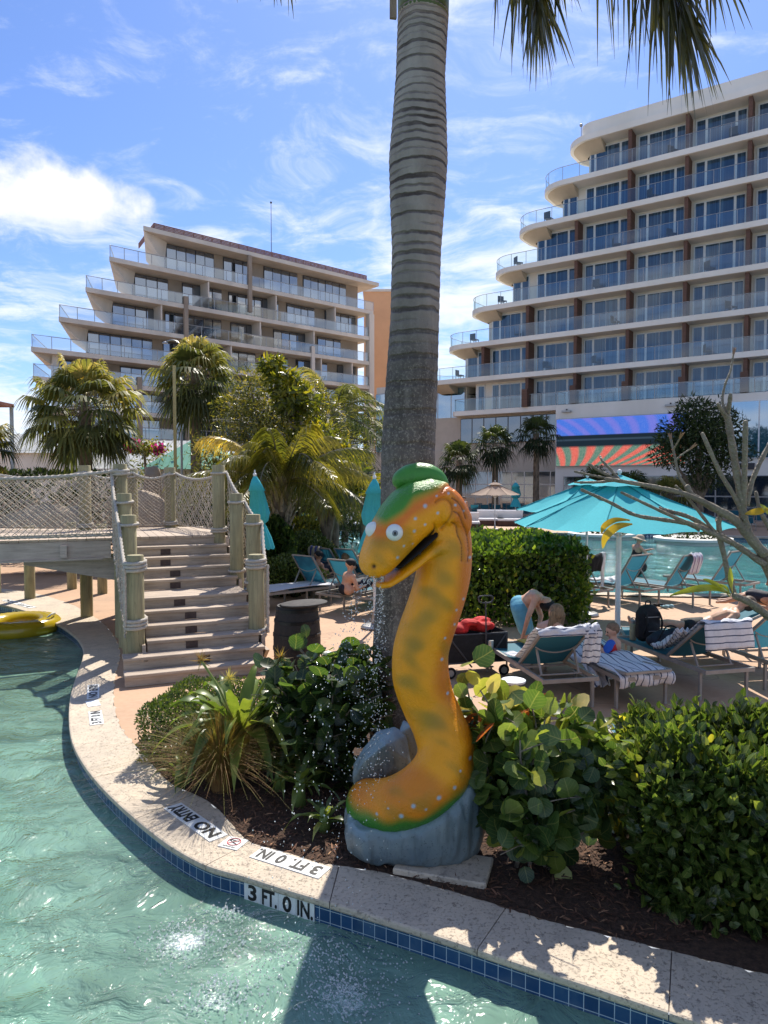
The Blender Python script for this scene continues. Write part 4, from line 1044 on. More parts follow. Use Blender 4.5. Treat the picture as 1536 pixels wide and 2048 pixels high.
statue = empty('sea_serpent_statue', (SB.x, 4.95, 0), 0, 'orange and green smiling sea serpent statue on a blue-grey rock, spouting water', 'statue')
SO = Vector((SB.x, 4.95, 0))
Y0 = 4.95
def SP(px, py, y): return D(px, py, y)
spine = [(800, 1560, 5.45, .13), (768, 1582, 5.34, .165), (744, 1602, 5.16, .180), (748, 1612, 4.95, .186), (788, 1610, 4.80, .188), (838, 1588, 4.74, .195), (880, 1548, 4.78, .205), (893, 1500, 4.86, .203), (876, 1447, 4.93, .189), (856, 1403, 4.96, .192), (842, 1356, 4.96, .202),
         (841, 1307, 4.96, .197), (852, 1262, 4.96, .195), (868, 1217, 4.96, .193), (882, 1170, 4.96, .192), (889, 1130, 4.96, .19), (889, 1085, 4.96, .19), (882, 1045, 4.96, .185), (868, 1015, 4.96, .175)]
mb = MB()
sp4 = [(SP(a, b, c), r) for a, b, c, r in spine]
pts = catmull([p for p, r in sp4], 6); rad = np.interp(np.linspace(0, len(sp4) - 1, len(pts)), range(len(sp4)), [r for p, r in sp4])
mb.tube(pts, list(rad), 28)
mb.ball(pts[-1], .18, 20, 14); mb.ball(SP(744, 1607, 5.05), .183, 20, 14)
# head: outlines in a plane, then turned towards the viewer
PIV = SP(905, 1040, 4.96); YAW = R(-24); CE = 1 / math.cos(YAW)
def HP(px, py, c=0.0):
    p = SP(px, py, 4.96) - PIV; x = p.x * CE; z = p.z
    v = Vector((x, c, z)); 
    return PIV + Matrix.Rotation(-YAW, 3, 'Z') @ v
def head_loft(mb, st, ex=2.4, n=26):
    rings = []
    for T_, B_, w in st:
        t = HP(*T_); b = HP(*B_); cen = (t + b) / 2; up = (t - b) / 2; side = HP(T_[0], T_[1], w) - t; ring = []
        for k in range(n):
            a = 2 * PI * k / n; ca, sa = math.cos(a), math.sin(a)
            ring.append(cen + up * (math.copysign(abs(ca) ** (2 / ex), ca)) + side * (math.copysign(abs(sa) ** (2 / ex), sa)))
        rings.append(ring)
    mb.loft(rings)
hst = [((930, 1022), (915, 1080), .15), ((908, 985), (895, 1072), .18), ((882, 962), (880, 1060), .188), ((850, 955), (862, 1056), .19), ((818, 964), (843, 1070), .188), ((790, 982), (824, 1088), .18), ((768, 1008), (806, 1106), .17),
       ((750, 1040), (790, 1122), .158), ((738, 1070), (775, 1136), .15), ((729, 1098), (762, 1143), .142), ((726, 1116), (750, 1146), .12), ((729, 1131), (741, 1145), .07)]
head_loft(mb, hst)
jst = [((905, 1062), (915, 1122), .16), ((880, 1062), (880, 1117), .165), ((866, 1068), (858, 1110), .16), ((847, 1085), (838, 1120), .15), ((822, 1108), (816, 1137), .135), ((795, 1132), (794, 1153), .115), ((773, 1150), (772, 1166), .09), ((755, 1156), (757, 1167), .055)]
head_loft(mb, jst, 2.6)
# cheek bulge, brow ridges, nostril mound
for s in (1, -1):
    mb.ball(HP(874, 1026, .150 * -s), (.075, .055, .075), 16, 12)
    mb.ball(HP(798, 1048, .135 * -s), (.07, .05, .055), 16, 12)
    mb.ball(HP(744, 1120, .085 * -s), (.055, .05, .04), 14, 10)
me = remesh(mb, .0085, 9)
n = len(me.vertices); co = np.empty(n * 3, dtype=np.float32); me.vertices.foreach_get('co', co); co = co.reshape(-1, 3).astype(float)
nr = np.empty(n * 3, dtype=np.float32); me.vertex_normals.foreach_get('vector', nr); nr = nr.reshape(-1, 3)
# pixel-like coordinates (orthographic in depth) used as a pattern chart on the statue itself
def chart(co):
    zc = co[:, 2] - CAMH; dx = co[:, 0]; y = np.full(n, 4.9) if False else co[:, 1]
    ct, st_ = math.cos(TH), math.sin(TH)
    yy = np.where(co[:, 2] > 1.3, 4.86, 4.78)
    f = yy * ct - zc * st_; u = yy * st_ + zc * ct
    return 768 + F * dx / f, 1024 - F * u / f
cx_, cy_ = chart(co)
def vnoise(co, s, seed=0):
    r = np.random.default_rng(seed); o = np.zeros(len(co))
    for k in range(7):
        d = r.normal(size=3); d /= np.linalg.norm(d); f = s * r.uniform(.6, 1.7); o += np.sin(co @ d * f + r.uniform(0, 6.28))
    return o / 3.0
ORA = np.array((.64, .17, .006)); YEL = np.array((.88, .34, .002)); GRN = np.array((.055, .24, .022)); OLV = np.array((.26, .18, .015)); RED = np.array((.70, .13, .01)); DOT = np.array((.30, .60, .80)); BLK = np.array((.02, .012, .008))
def sm(x, a, b): t_ = np.clip((x - a) / (b - a), 0, 1); return t_ * t_ * (3 - 2 * t_)
nz1 = vnoise(co, 9, 1); nz2 = vnoise(co, 22, 2)
# edge-orange: away from the belly/front line -> more orange towards the back
spn = np.array([tuple(p) for p in pts]); 
# nearest spine point
idx = np.array([np.argmin(((spn - c) ** 2).sum(1)) for c in co[::1]]) if n < 200000 else None
off = co - spn[idx]; side_ = off[:, 0] / .19
col = YEL[None] + (ORA - YEL)[None] * (np.clip(sm(side_ + .15 * nz1, .25, .85) * 1.0, 0, 1))[:, None]
low = co[:, 2] < 1.15
k_ = np.where(cy_ > 1500, sm(nz1 + (cy_ - 1520) / 90, 0, 1.2) * .75, 0); col = col + (ORA - col) * k_[:, None]
# olive smudges
for (sx, sy, sr) in ((905, 1110, 26), (880, 1160, 24), (868, 1200, 26), (835, 1256, 20), (825, 1278, 16), (822, 1318, 20), (820, 1350, 22), (828, 1385, 26), (842, 1436, 24), (870, 1440, 18), (896, 1300, 16), (770, 1090, 18), (800, 1090, 20), (785, 1570, 24), (915, 1540, 22), (848, 1560, 22), (760, 1085, 15)):
    d = np.hypot(cx_ - sx, (cy_ - sy) * .85) / (sr * 1.3) + .30 * nz2 + .42 * vnoise(co, 38, 21) + .2 * nz1; k_ = (1 - sm(d, -.2, 1.4)) * .52; col = col + (OLV - col) * k_[:, None]
# green back of head and crest area
nsy = cy_ - (0.52 * (cx_ - 880))        # rotated axis of the head
yg_ = np.interp(cx_, [735, 755, 772, 804, 826, 860, 890, 905, 915], [1036, 1044, 1043, 1022, 1000, 984, 966, 950, 935])
gm_ = 1 - sm(cy_ - yg_ + 5 * nz2, -12, 12)
gm_ *= (cy_ < 1075)
ring_ = np.exp(-((cy_ - yg_ - 14) / 16) ** 2) * (cy_ < 1110); col = col + (RED - col) * (ring_ * .8)[:, None]
col = col + (GRN - col) * gm_[:, None]
# green belly of the coil
gl_ = np.interp(cx_, [680, 705, 744, 786, 835, 887, 939, 952], [1606, 1612, 1616, 1616, 1602, 1576, 1547, 1520]); k_ = sm(cy_ + 6 * nz2, gl_ - 10, gl_ + 18) * (cy_ > 1490); col = col + (GRN * .8 - col) * k_[:, None]
k_ = sm(off[:, 0], .14, .2) * (cy_ > 1470) * (cy_ < 1560) * .7; col = col + (GRN * .7 - col) * k_[:, None]
# blue dots
for (sx, sy, sr) in ((847, 1010, 4.6), (872, 1024, 3.5), (870, 991, 2.6), (894, 986, 3), (908, 1009, 3), (828, 1034, 3.6), (847, 1046, 3), (826, 1058, 3.6), (806, 1086, 2.6), (794, 1108, 3.3), (823, 1083, 1.8), (941, 1115, 3.2), (838, 1104, 3), (926, 1021, 2.6), (912, 1218, 3), (927, 1198, 3.2), (909, 1248, 3), (889, 1273, 3), (883, 1316, 3.6), (895, 1345, 3), (897, 1392, 3.6), (824, 1582, 4.8), (873, 1567, 5), (801, 1604, 5), (904, 1552, 4), (848, 1588, 2.5), (754, 1611, 3), (776, 1594, 2.2), (938, 1508, 4), (916, 1524, 2.6)):
    d = np.hypot(cx_ - sx, cy_ - sy); k_ = (1 - sm(d, sr * .3, sr * 1.25)); col = col + (DOT - col) * (k_ * .75)[:, None]
# grooves
def groove(poly, w=.011, depth=.012, dark=.85):
    global co, col
    P = catmull([Vector((a, b, 0)) for a, b in poly], 8); Q_ = np.array([(p.x, p.y) for p in P]); px_m = 290.
    sel = np.where((cx_ > Q_[:, 0].min() - 12) & (cx_ < Q_[:, 0].max() + 12) & (cy_ > Q_[:, 1].min() - 12) & (cy_ < Q_[:, 1].max() + 12))[0]
    if not len(sel): return
    d = np.min(np.hypot(cx_[sel][:, None] - Q_[None, :, 0], cy_[sel][:, None] - Q_[None, :, 1]), 1) / px_m
    g = np.exp(-(d / w) ** 2); co[sel] -= nr[sel] * (g * depth)[:, None]; g2 = np.exp(-(d / (w * .62)) ** 2) * dark; col[sel] = col[sel] + (BLK - col[sel]) * g2[:, None]
groove([(869, 1003), (880, 997), (892, 998), (901, 1008), (901, 1024), (892, 1042), (880, 1055)], .012, .016, .45)
groove([(902, 995), (914, 1003), (924, 1018), (930, 1036)], .008, .011)
groove([(906, 1021), (916, 1028), (924, 1048), (934, 1070), (938, 1100), (936, 1122)], .008, .011)
groove([(900, 1044), (910, 1050), (914, 1068), (922, 1088), (922, 1120)], .008, .011)
groove([(881, 982), (889, 973), (898, 971), (905, 978)], .009, .010, .3)
groove([(865, 1046), (869, 1056), (868, 1070), (860, 1082)], .009, .010, .3)
# nostrils
for s in (1, -1):
    c_ = np.array(tuple(HP(748, 1124, -s * .118))); d = np.linalg.norm(co - c_, axis=1)
    k_ = np.exp(-(d / .03) ** 2)
c_ = np.hypot(cx_ - 748, cy_ - 1124); k_ = np.exp(-(c_ / 4.5) ** 2) * (nr[:, 1] < 0); co -= nr * (k_ * .02)[:, None]; col = col + (BLK - col) * np.clip(k_ * 1.1, 0, 1)[:, None]
c_ = np.hypot(cx_ - 727, cy_ - 1118); k_ = np.exp(-(c_ / 3.5) ** 2) * (nr[:, 1] > -.2); col = col + (BLK - col) * np.clip(k_, 0, 1)[:, None]
# mouth interior dark
mo = np.interp(cx_, [756, 775, 800, 830, 850, 862, 868], [1153, 1145, 1131, 1103, 1082, 1064, 1056])
k_ = np.exp(-((cy_ - mo) / 5.0) ** 2) * (cx_ > 790) * (cx_ < 868) * (cy_ < 1150); col = col + (BLK - col) * np.clip(k_ * 1.15, 0, 1)[:, None]
k_ = np.exp(-((cy_ - mo) / 4) ** 2) * (cx_ > 750) * (cx_ <= 790); col = col + (RED * .4 - col) * np.clip(k_, 0, 1)[:, None]
co -= np.array(tuple(SO))[None]
me.vertices.foreach_set('co', co.astype(np.float32).ravel()); me.update()
ca = me.color_attributes.new('paint', 'FLOAT_COLOR', 'POINT'); ca.data.foreach_set('color', np.concatenate([np.clip(col, 0, 1), np.ones((n, 1))], 1).astype(np.float32).ravel())
me.materials.clear(); me.materials.append(PAINT); body = bpy.data.objects.new('body', me); link(body, statue)
# crest
mb = MB(); cr = [(800, 976, .045), (804, 964, .080), (818, 957, .096), (838, 953, .098), (858, 954, .090), (875, 960, .070), (890, 972, .040)]
cp = catmull([SP(a, b, 4.93) for a, b, r in cr], 5); rr = np.interp(np.linspace(0, 6, len(cp)), range(7), [r for a, b, r in cr])
mb.tube(cp, list(rr), 18); mb.ball(cp[0], .03, 10, 8); mb.ball(cp[-1], .032, 10, 8)
me = remesh(mb, .009, 5); me.transform(Matrix.Translation(-SO)); CRG = mat('crest_green', (.055, .24, .03), .38, .15, 8, bump=.25, bscale=60); me.materials.clear(); me.materials.append(CRG); link(bpy.data.objects.new('crest', me), statue)
# dark mouth cavity
mb = MB(); rings = []
for (T_, B_, w) in [((862, 1055), (862, 1064), .10), ((855, 1060), (855, 1075), .14), ((834, 1080), (833, 1095), .135), ((811, 1102), (810, 1115), .12), ((792, 1120), (792, 1130), .09)]:
    t_ = HP(*T_); b_ = HP(*B_); s_v = HP(T_[0], T_[1], w) - t_; cen = (t_ + b_) / 2; up = (t_ - b_) / 2
    rings.append([cen + up * math.cos(a) + s_v * math.sin(a) - SO for a in [2 * PI * k / 14 for k in range(14)]])
mb.loft(rings); mb.build('mouth', mat('mouth_black', (.006, .004, .004), .8, .1, 5), statue, True)
# eyes
EW = mat('eye_white', (.72, .74, .72), .22, .03, 10); EB = mat('eye_black', (.008, .008, .012), .12, .1, 10); EG = mat('eye_grey', (.20, .22, .24), .3, .1, 10)
for s, (ex, ey) in ((1, (790, 1064)), (-1, (771, 1058))):
    c = SP(789, 1065, 4.60) if s > 0 else SP(747, 1060, 4.72)
    c = c - SO; mb = MB(); mb.ball(c, .056, 24, 16); e = mb.build('eye', EW, statue, True)
    look = Vector((.05, -1, -.02)) if s > 0 else Vector((-.75, .1, 0)); look.normalize()
    if s > 0:
        for rad_, mm, nm, dd_ in ((.020, EG, 'iris', .0512), (.0155, EB, 'pupil', .053)):
            mb = MB(); mb.ball((0, 0, 0), rad_, 16, 10); sx_ = mb.build(nm, mm, e, True); sx_.location = c + look * dd_; sx_.scale = (1, .35, 1)
# rock base
RK = None
def rockm():
    m, T, o = newmat('statue_rock'); tc = T.n('ShaderNodeTexCoord').outputs['Object']
    n = T.noise(tc, 4, 5, .6); n2 = T.noise(tc, 60, 3, .7); n3 = T.noise(T.n('ShaderNodeMapping', None, Vector=tc, Scale=(9, 9, 1.1)).outputs[0], 1.6, 5, .6)
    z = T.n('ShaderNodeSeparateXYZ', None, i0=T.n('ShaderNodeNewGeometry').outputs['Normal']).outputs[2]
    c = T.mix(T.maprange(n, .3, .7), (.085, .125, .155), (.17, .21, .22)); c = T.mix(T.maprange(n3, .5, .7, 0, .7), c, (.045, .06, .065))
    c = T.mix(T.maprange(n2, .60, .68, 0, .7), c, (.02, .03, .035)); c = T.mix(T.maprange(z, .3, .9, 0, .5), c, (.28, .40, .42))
    p = T.n('ShaderNodeBsdfPrincipled', None, Base_Color=c, Roughness=.42)
    b = T.n('ShaderNodeBump', None, Strength=.6, Distance=.012, Height=T.math('ADD', n3, T.math('MULTIPLY', n2, .3))); T.link(b.outputs[0], p.inputs['Normal'])
    T.link(p.outputs[0], o.inputs[0]); return m
RK = rockm()
def rock_mesh(rings_px, seed, dep, vox=.014, flute=.012):
    pass
mb = MB(); n_ = 40; rings = []
# base block: silhouette left/right at several heights (px at its centre depth 4.9)
prof = [(0.0, -.30, .50, .27), (.12, -.36, .53, .31), (.3, -.43, .56, .35), (.55, -.45, .57, .36), (.8, -.44, .57, .35), (.93, -.40, .55, .31), (1.0, -.33, .50, .22)]
for f_, xl, xr, hy in prof:
    ring = []
    for k in range(n_):
        a = 2 * PI * k / n_; ca, sa = math.cos(a), math.sin(a); hx_ = (xr - xl) / 2
        r_ = 1 + .03 * math.sin(5 * a + 1.3) + .022 * math.sin(11 * a + f_ * 2) + .02 * math.sin(17 * a + 2)
        x = -.14 + (xl + xr) / 2 + hx_ * math.copysign(abs(ca) ** .8, ca) * r_; y = -.02 + hy * math.copysign(abs(sa) ** .8, sa) * r_
        zt_ = float(np.interp(x, [-.56, -.45, -.3, -.1, .1, .25, .4], [.33, .28, .28, .34, .43, .56, .66]))
        ring.append((x, y, f_ * zt_))
    rings.append(ring)
mb.loft(rings)
me = remesh(mb, .018, 2)
def rockify(me, amp, s, seed):
    k = len(me.vertices); c = np.empty(k * 3, dtype=np.float32); me.vertices.foreach_get('co', c); c = c.reshape(-1, 3).astype(float); nn_ = np.empty(k * 3, dtype=np.float32); me.vertex_normals.foreach_get('vector', nn_); nn_ = nn_.reshape(-1, 3)
    v = c * np.array((1, 1, .25)); a = vnoise(v, s, seed); b = np.abs(vnoise(v, s * 2.3, seed + 1)); c += nn_ * ((a * .5 - b) * amp)[:, None]
    me.vertices.foreach_set('co', c.astype(np.float32).ravel()); me.update()
rockify(me, .016, 14, 5); me.materials.clear(); me.materials.append(RK); link(bpy.data.objects.new('rock_base', me), statue)
# facetted boulder behind the coil
def boulder(pts, r, vox=.02, sm_=2, name='boulder', m=None, parent=None, off=Vector((0, 0, 0)), amp=.02):
    bm = bmesh.new(); 
    for p in pts: bm.verts.new(Vector(p) - off)
    bmesh.ops.convex_hull(bm, input=bm.verts); mb = MB(); bm.verts.ensure_lookup_table(); bm.verts.index_update()
    mb.V = [tuple(v.co) for v in bm.verts]; mb.F = [tuple(v.index for v in f.verts) for f in bm.faces]; bm.free()
    me = remesh(mb, vox, sm_); rockify(me, amp, 8 / max(.3, r), 3); me.materials.clear(); me.materials.append(m or RK); o = bpy.data.objects.new(name, me); link(o, parent); return o
bp = [SP(706, 1528, 5.2), SP(704, 1555, 5.1), SP(722, 1500, 5.2), SP(752, 1463, 5.25), SP(790, 1452, 5.25), SP(815, 1470, 5.2), SP(825, 1530, 5.1), SP(745, 1560, 5.05), SP(770, 1490, 5.0), SP(730, 1520, 5.0), SP(820, 1560, 5.5), SP(710, 1560, 5.5), SP(760, 1465, 5.55), SP(820, 1660, 5.4), SP(710, 1650, 5.35)]
boulder(bp, .4, .014, 2, 'boulder', RK, statue, SO, .01)
bp = [SP(805, 1440, 5.3), SP(795, 1470, 5.2), SP(825, 1450, 5.2), SP(850, 1500, 5.2), SP(800, 1560, 5.2), SP(850, 1560, 5.5), SP(810, 1440, 5.5)]
boulder(bp, .4, .014, 2, 'boulder', RK, statue, SO, .008)
# stone slab under the base
sb = G(915, 1758); mb = MB(); mb.box((0, 0, .022), (.62, .34, .045), bev=.008); o = mb.build('stone_slab', COPING, None); o.location = (sb.x - .08, sb.y + .12, 0); o.rotation_euler = (0, 0, R(-17)); tag(o, 'flat paving slab under the right foot of the serpent rock', 'slab')
# ================================================================== PLANTS
LF_HEDGE = leafmat('leaf_hedge', [(0, (0.013, 0.034, 0.010)), (.35, (0.042, 0.098, 0.023)), (.65, (0.091, 0.169, 0.039)), (.86, (0.208, 0.286, 0.052)), (.96, (0.468, 0.494, 0.078)), (1, (0.600, 0.598, 0.104))], .3, .36, veins=True)
LF_CLUS = leafmat('leaf_clusia', [(0, (0.021, 0.055, 0.014)), (.4, (0.063, 0.138, 0.025)), (.8, (0.149, 0.253, 0.046)), (1, (0.391, 0.437, 0.092))], .28, .4)
LF_BOX = leafmat('leaf_boxwood', [(0, (0.033, 0.062, 0.018)), (.5, (0.074, 0.138, 0.030)), (.9, (0.156, 0.239, 0.055)), (1, (0.294, 0.368, 0.110))], .4, .25)
LF_GRAPE = leafmat('leaf_sea_grape', [(0, (0.014, 0.041, 0.019)), (.35, (0.042, 0.102, 0.036)), (.6, (0.096, 0.180, 0.048)), (.78, (0.204, 0.300, 0.072)), (.90, (0.408, 0.456, 0.168)), (.945, (0.600, 0.600, 0.432)), (.985, (0.360, 0.120, 0.060)), (1, (0.264, 0.060, 0.036))], .33, .38, veins=True)
LF_LILY = leafmat('leaf_lily', [(0, (0.060, 0.125, 0.030)), (.6, (0.120, 0.210, 0.045)), (1, (0.200, 0.290, 0.070))], .38, .3, .35)
LF_PALM = leafmat('leaf_palm', [(0, (0.036, 0.055, 0.022)), (.5, (0.094, 0.132, 0.046)), (.85, (0.204, 0.240, 0.072)), (1, (0.384, 0.372, 0.156))], .5, .3, .3, (1, 1, .6))
LF_FEATH = leafmat('leaf_feather', [(0, (0.023, 0.039, 0.014)), (.45, (0.075, 0.103, 0.025)), (.82, (0.218, 0.230, 0.046)), (1, (0.483, 0.437, 0.115))], .36, .36)
LF_YEL = leafmat('leaf_yellowgreen', [(0, (0.035, 0.060, 0.012)), (.5, (0.110, 0.150, 0.018)), (1, (0.300, 0.300, 0.035))], .4, .42)
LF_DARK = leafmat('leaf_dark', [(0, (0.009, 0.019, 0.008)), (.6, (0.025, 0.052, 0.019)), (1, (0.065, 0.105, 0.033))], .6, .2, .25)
LF_DRY = leafmat('grass_dry', [(0, (0.150, 0.098, 0.042)), (.4, (0.300, 0.210, 0.090)), (.62, (0.150, 0.180, 0.045)), (1, (0.240, 0.285, 0.075))], .7, .25)
BARK = mat('bark', (.20, .155, .11), .9, .3, 8, bump=.8, bscale=30, streak=(1, 1, .4))
TWIG = mat('twig', (.24, .20, .15), .85, .25, 12, bump=.4, bscale=60)
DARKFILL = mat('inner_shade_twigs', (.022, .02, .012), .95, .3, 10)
def hedge_pts(n, fn, depth=.12, top_bias=None):
    return None
def box_hedge(name, label, cat, corners, h, n, size, m, jit=.05, round_=.12, grp=None, lump=.05, top_slope=0.0, up=.5, tone=None, tpl=OVAL, wid=1.0, inset=.0):
    """corners: 4 ground points (CCW); leaves on a shell + inside, plus a dark twig core"""
    c = [Vector((p[0], p[1], 0)) for p in corners]; ctr = sum(c, Vector()) / 4
    o = empty(name, ctr, 0, label, cat, grp)
    def bil(u, v): return c[0].lerp(c[1], u).lerp(c[3].lerp(c[2], u), v)
    L1 = (c[1] - c[0]).length; L2 = (c[3] - c[0]).length
    areas = np.array([L1 * L2 * 1.25, L1 * h, L1 * h * .5, L2 * h, L2 * h]); areas /= areas.sum()
    face = rng.choice(5, n, p=areas); P = np.zeros((n, 3)); Nn = np.zeros((n, 3))
    e1 = np.array(tuple((c[1] - c[0]).normalized())); e2 = np.array(tuple((c[3] - c[0]).normalized()))
    for i in range(n):
        f = face[i]; a, b = rng.random(2)
        if f == 0: u, v, z, nn = a, b, h, (0, 0, 1)
        elif f == 1: u, v, z, nn = a, 0, b * h, -e2
        elif f == 2: u, v, z, nn = a, 1, b * h, e2
        elif f == 3: u, v, z, nn = 0, a, b * h, -e1
        else: u, v, z, nn = 1, a, b * h, e1
        p = bil(u, v); P[i] = (p.x, p.y, z); Nn[i] = nn
    # round the edges
    l = np.array([ (P[:, 0] - ctr.x), (P[:, 1] - ctr.y)]).T
    fz = np.clip((P[:, 2] - (h - round_)) / round_, 0, 1); sc = 1 - .5 * round_ * fz ** 2 * 1.2 / max(.5, min(L1, L2)) * (Nn[:, 2] < .5)
    lum = vnoise(P, 5.5, 11) * lump + vnoise(P, 14, 12) * lump * .5
    dep = rng.random(n) ** 2 * depth_ if False else rng.random(n) ** 1.8 * .13
    P = P + Nn * (lum - dep + jit * rng.normal(size=n) * .5)[:, None]
    P[:, 2] = np.maximum(.02, P[:, 2] + 0)
    q = P - np.array((ctr.x, ctr.y, 0)); 
    hor = np.maximum(np.abs(q @ e1) / (L1 / 2), np.abs(q @ e2) / (L2 / 2)); edge = np.clip((hor - .80) / .2, 0, 1)
    P[:, 2] -= (edge ** 2) * fz * round_ * .8
    A = unit(Nn * .7 + rdir(n) * .75 + np.array((0, 0, up))[None]); N2 = unit(Nn * .8 + rdir(n) * .7 + np.array((0, 0, .45)))
    P -= np.array((ctr.x, ctr.y, 0))
    tn = np.clip(rng.beta(1.6, 2.4, n) + .10 * vnoise(P, 4, 5), 0, 1) if tone is None else tone(n, P)
    leaves('foliage', m, o, P, A, N2, rng.uniform(.7, 1.25, n) * size, tpl, wid, tn)
    # inner twig mass
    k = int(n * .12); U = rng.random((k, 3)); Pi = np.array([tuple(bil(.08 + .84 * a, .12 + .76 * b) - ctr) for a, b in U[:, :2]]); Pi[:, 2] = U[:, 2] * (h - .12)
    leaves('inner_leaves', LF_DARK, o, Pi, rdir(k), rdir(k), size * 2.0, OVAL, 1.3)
    mb = MB()
    for _ in range(int(10 + L1 * 9)):
        a, b = rng.random(2); p = bil(.06 + .88 * a, .1 + .8 * b) - ctr; q_ = p + Vector((rng.normal() * .1, rng.normal() * .1, h * rng.uniform(.75, .98)))
        mb.tube([(p.x, p.y, 0), tuple((p + q_) / 2 + Vector((rng.normal() * .04, rng.normal() * .04, 0))), tuple(q_)], [.011, .008, .003], 5, False)
    mb.build('stems', TWIG, o)
    return o
# foreground hedge (right)
FH = [(1.60, 4.32), (3.25, 3.15), (3.95, 4.5), (1.90, 5.42)]
fh = box_hedge('hibiscus_hedge', 'big clipped dark green hedge with yellow leaf tips filling the lower right corner', 'hedge', FH, .92, 20000, .074, LF_HEDGE, .10, .16, lump=.085, wid=1.1, tpl=OVAL2)
# a few flowers/dead leaves on it
for k, (px_, py_, Y_) in enumerate(((1448, 1796, 4.1), (1228, 1490, 4.9), (1320, 1574, 4.5))):
    p = D(px_, py_, Y_); c = (.45, .24, .12) if k != 2 else (.42, .36, .04)
    m_ = leafmat('petal%d' % k, [(0, c), (1, c)], .6, .3); n = 6; A = np.array([(math.cos(2 * PI * j / n), -.4, math.sin(2 * PI * j / n)) for j in range(n)])
    o = leaves('withered_flower' if k < 2 else 'yellow_leaf', m_, fh, [tuple(p - fh.location)] * n, A, [(0, -1, .2)] * n, .035, ROUND, 1.0)
box_hedge('clusia_hedge', 'square clipped bright green hedge in front of the swimming pool, right of the serpent neck', 'hedge', [(1.15, 12.75), (3.70, 12.75), (3.95, 16.6), (1.35, 16.6)], 1.42, 15000, .105, LF_CLUS, .08, .15, lump=.06, tpl=OVAL, wid=1.3)
box_hedge('boxwood_hedge', 'low clipped small-leaved hedge at the left end of the planting bed', 'hedge', [(-2.28, 6.45), (-1.05, 6.25), (-.9, 7.4), (-2.2, 7.6)], .54, 13000, .032, LF_BOX, .02, .16, lump=.02)
def ellipsoid_bush(name, label, c, r, n, size, m, cat='bush', grp=None, tpl=OVAL, wid=1.0, lump=.1, fill=True, flat=0.0, hole=0.0, tone=None, stems=True):
    o = empty(name, (c[0], c[1], 0), 0, label, cat, grp); d = rdir(n); d[:, 2] = np.where(d[:, 2] < -.35, -d[:, 2], d[:, 2])
    l = 1 + vnoise(d * 3, 1.7, 3 + int(abs(c[0]) * 10)) * lump + vnoise(d * 3, 4.5, 8) * lump * .5 - rng.random(n) ** 2 * .25
    P = d * l[:, None] * np.array(r)[None]; P[:, 2] += c[2]; P[:, 2] = np.maximum(.03, P[:, 2])
    A = unit(d + rdir(n) * .8 + np.array((0, 0, .3))); N2 = unit(d + rdir(n) * .6)
    leaves('foliage', m, o, P, A, N2, rng.uniform(.7, 1.3, n) * size, tpl, wid, tone(n) if tone else np.clip(rng.beta(1.8, 2.2, n), 0, 1))
    if fill:
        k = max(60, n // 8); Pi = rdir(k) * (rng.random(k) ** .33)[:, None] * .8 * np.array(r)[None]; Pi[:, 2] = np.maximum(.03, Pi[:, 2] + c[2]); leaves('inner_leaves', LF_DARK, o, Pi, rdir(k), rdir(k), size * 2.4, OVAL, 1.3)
    if stems:
        mb = MB()
        for _ in range(9):
            a = rng.random() * 2 * PI; q_ = (.6 * r[0] * math.cos(a), .6 * r[1] * math.sin(a), c[2] + r[2] * .4); mb.tube([(.1 * math.cos(a), .1 * math.sin(a), 0), (q_[0] * .4, q_[1] * .4, q_[2] * .6), q_], [.02, .014, .006], 5, False)
        mb.build('stems', BARK, o)
    return o
ellipsoid_bush('round_bush', 'larger rounded clipped bush beside the far pool at the palm trunk foot', (D(605, 1090, 18.5).x, 18.5, .55), (1.05, 1.0, .72), 7000, .07, LF_BOX, grp='clipped round bushes under the feather palm')
ellipsoid_bush('round_bush', 'smaller rounded clipped bush between the palm trunk and the blue loungers', (D(575, 1125, 16.3).x, 16.3, .35), (.85, .8, .52), 5000, .06, LF_BOX, grp='clipped round bushes under the feather palm')
ellipsoid_bush('broadleaf_shrub', 'dark broad-leaved shrub left of the feather palm foot', (D(545, 1090, 17.2).x, 17.2, .8), (.5, .6, .85), 1200, .17, LF_GRAPE, tpl=ROUND, tone=lambda n: rng.random(n) * .5)
ellipsoid_bush('cycad_bush', 'spiky yellow-green shrub behind the round bushes by the pool', (D(600, 1030, 20.5).x, 20.5, .7), (.75, .7, .7), 2600, .22, LF_YEL, tpl=STRIP, wid=.3)

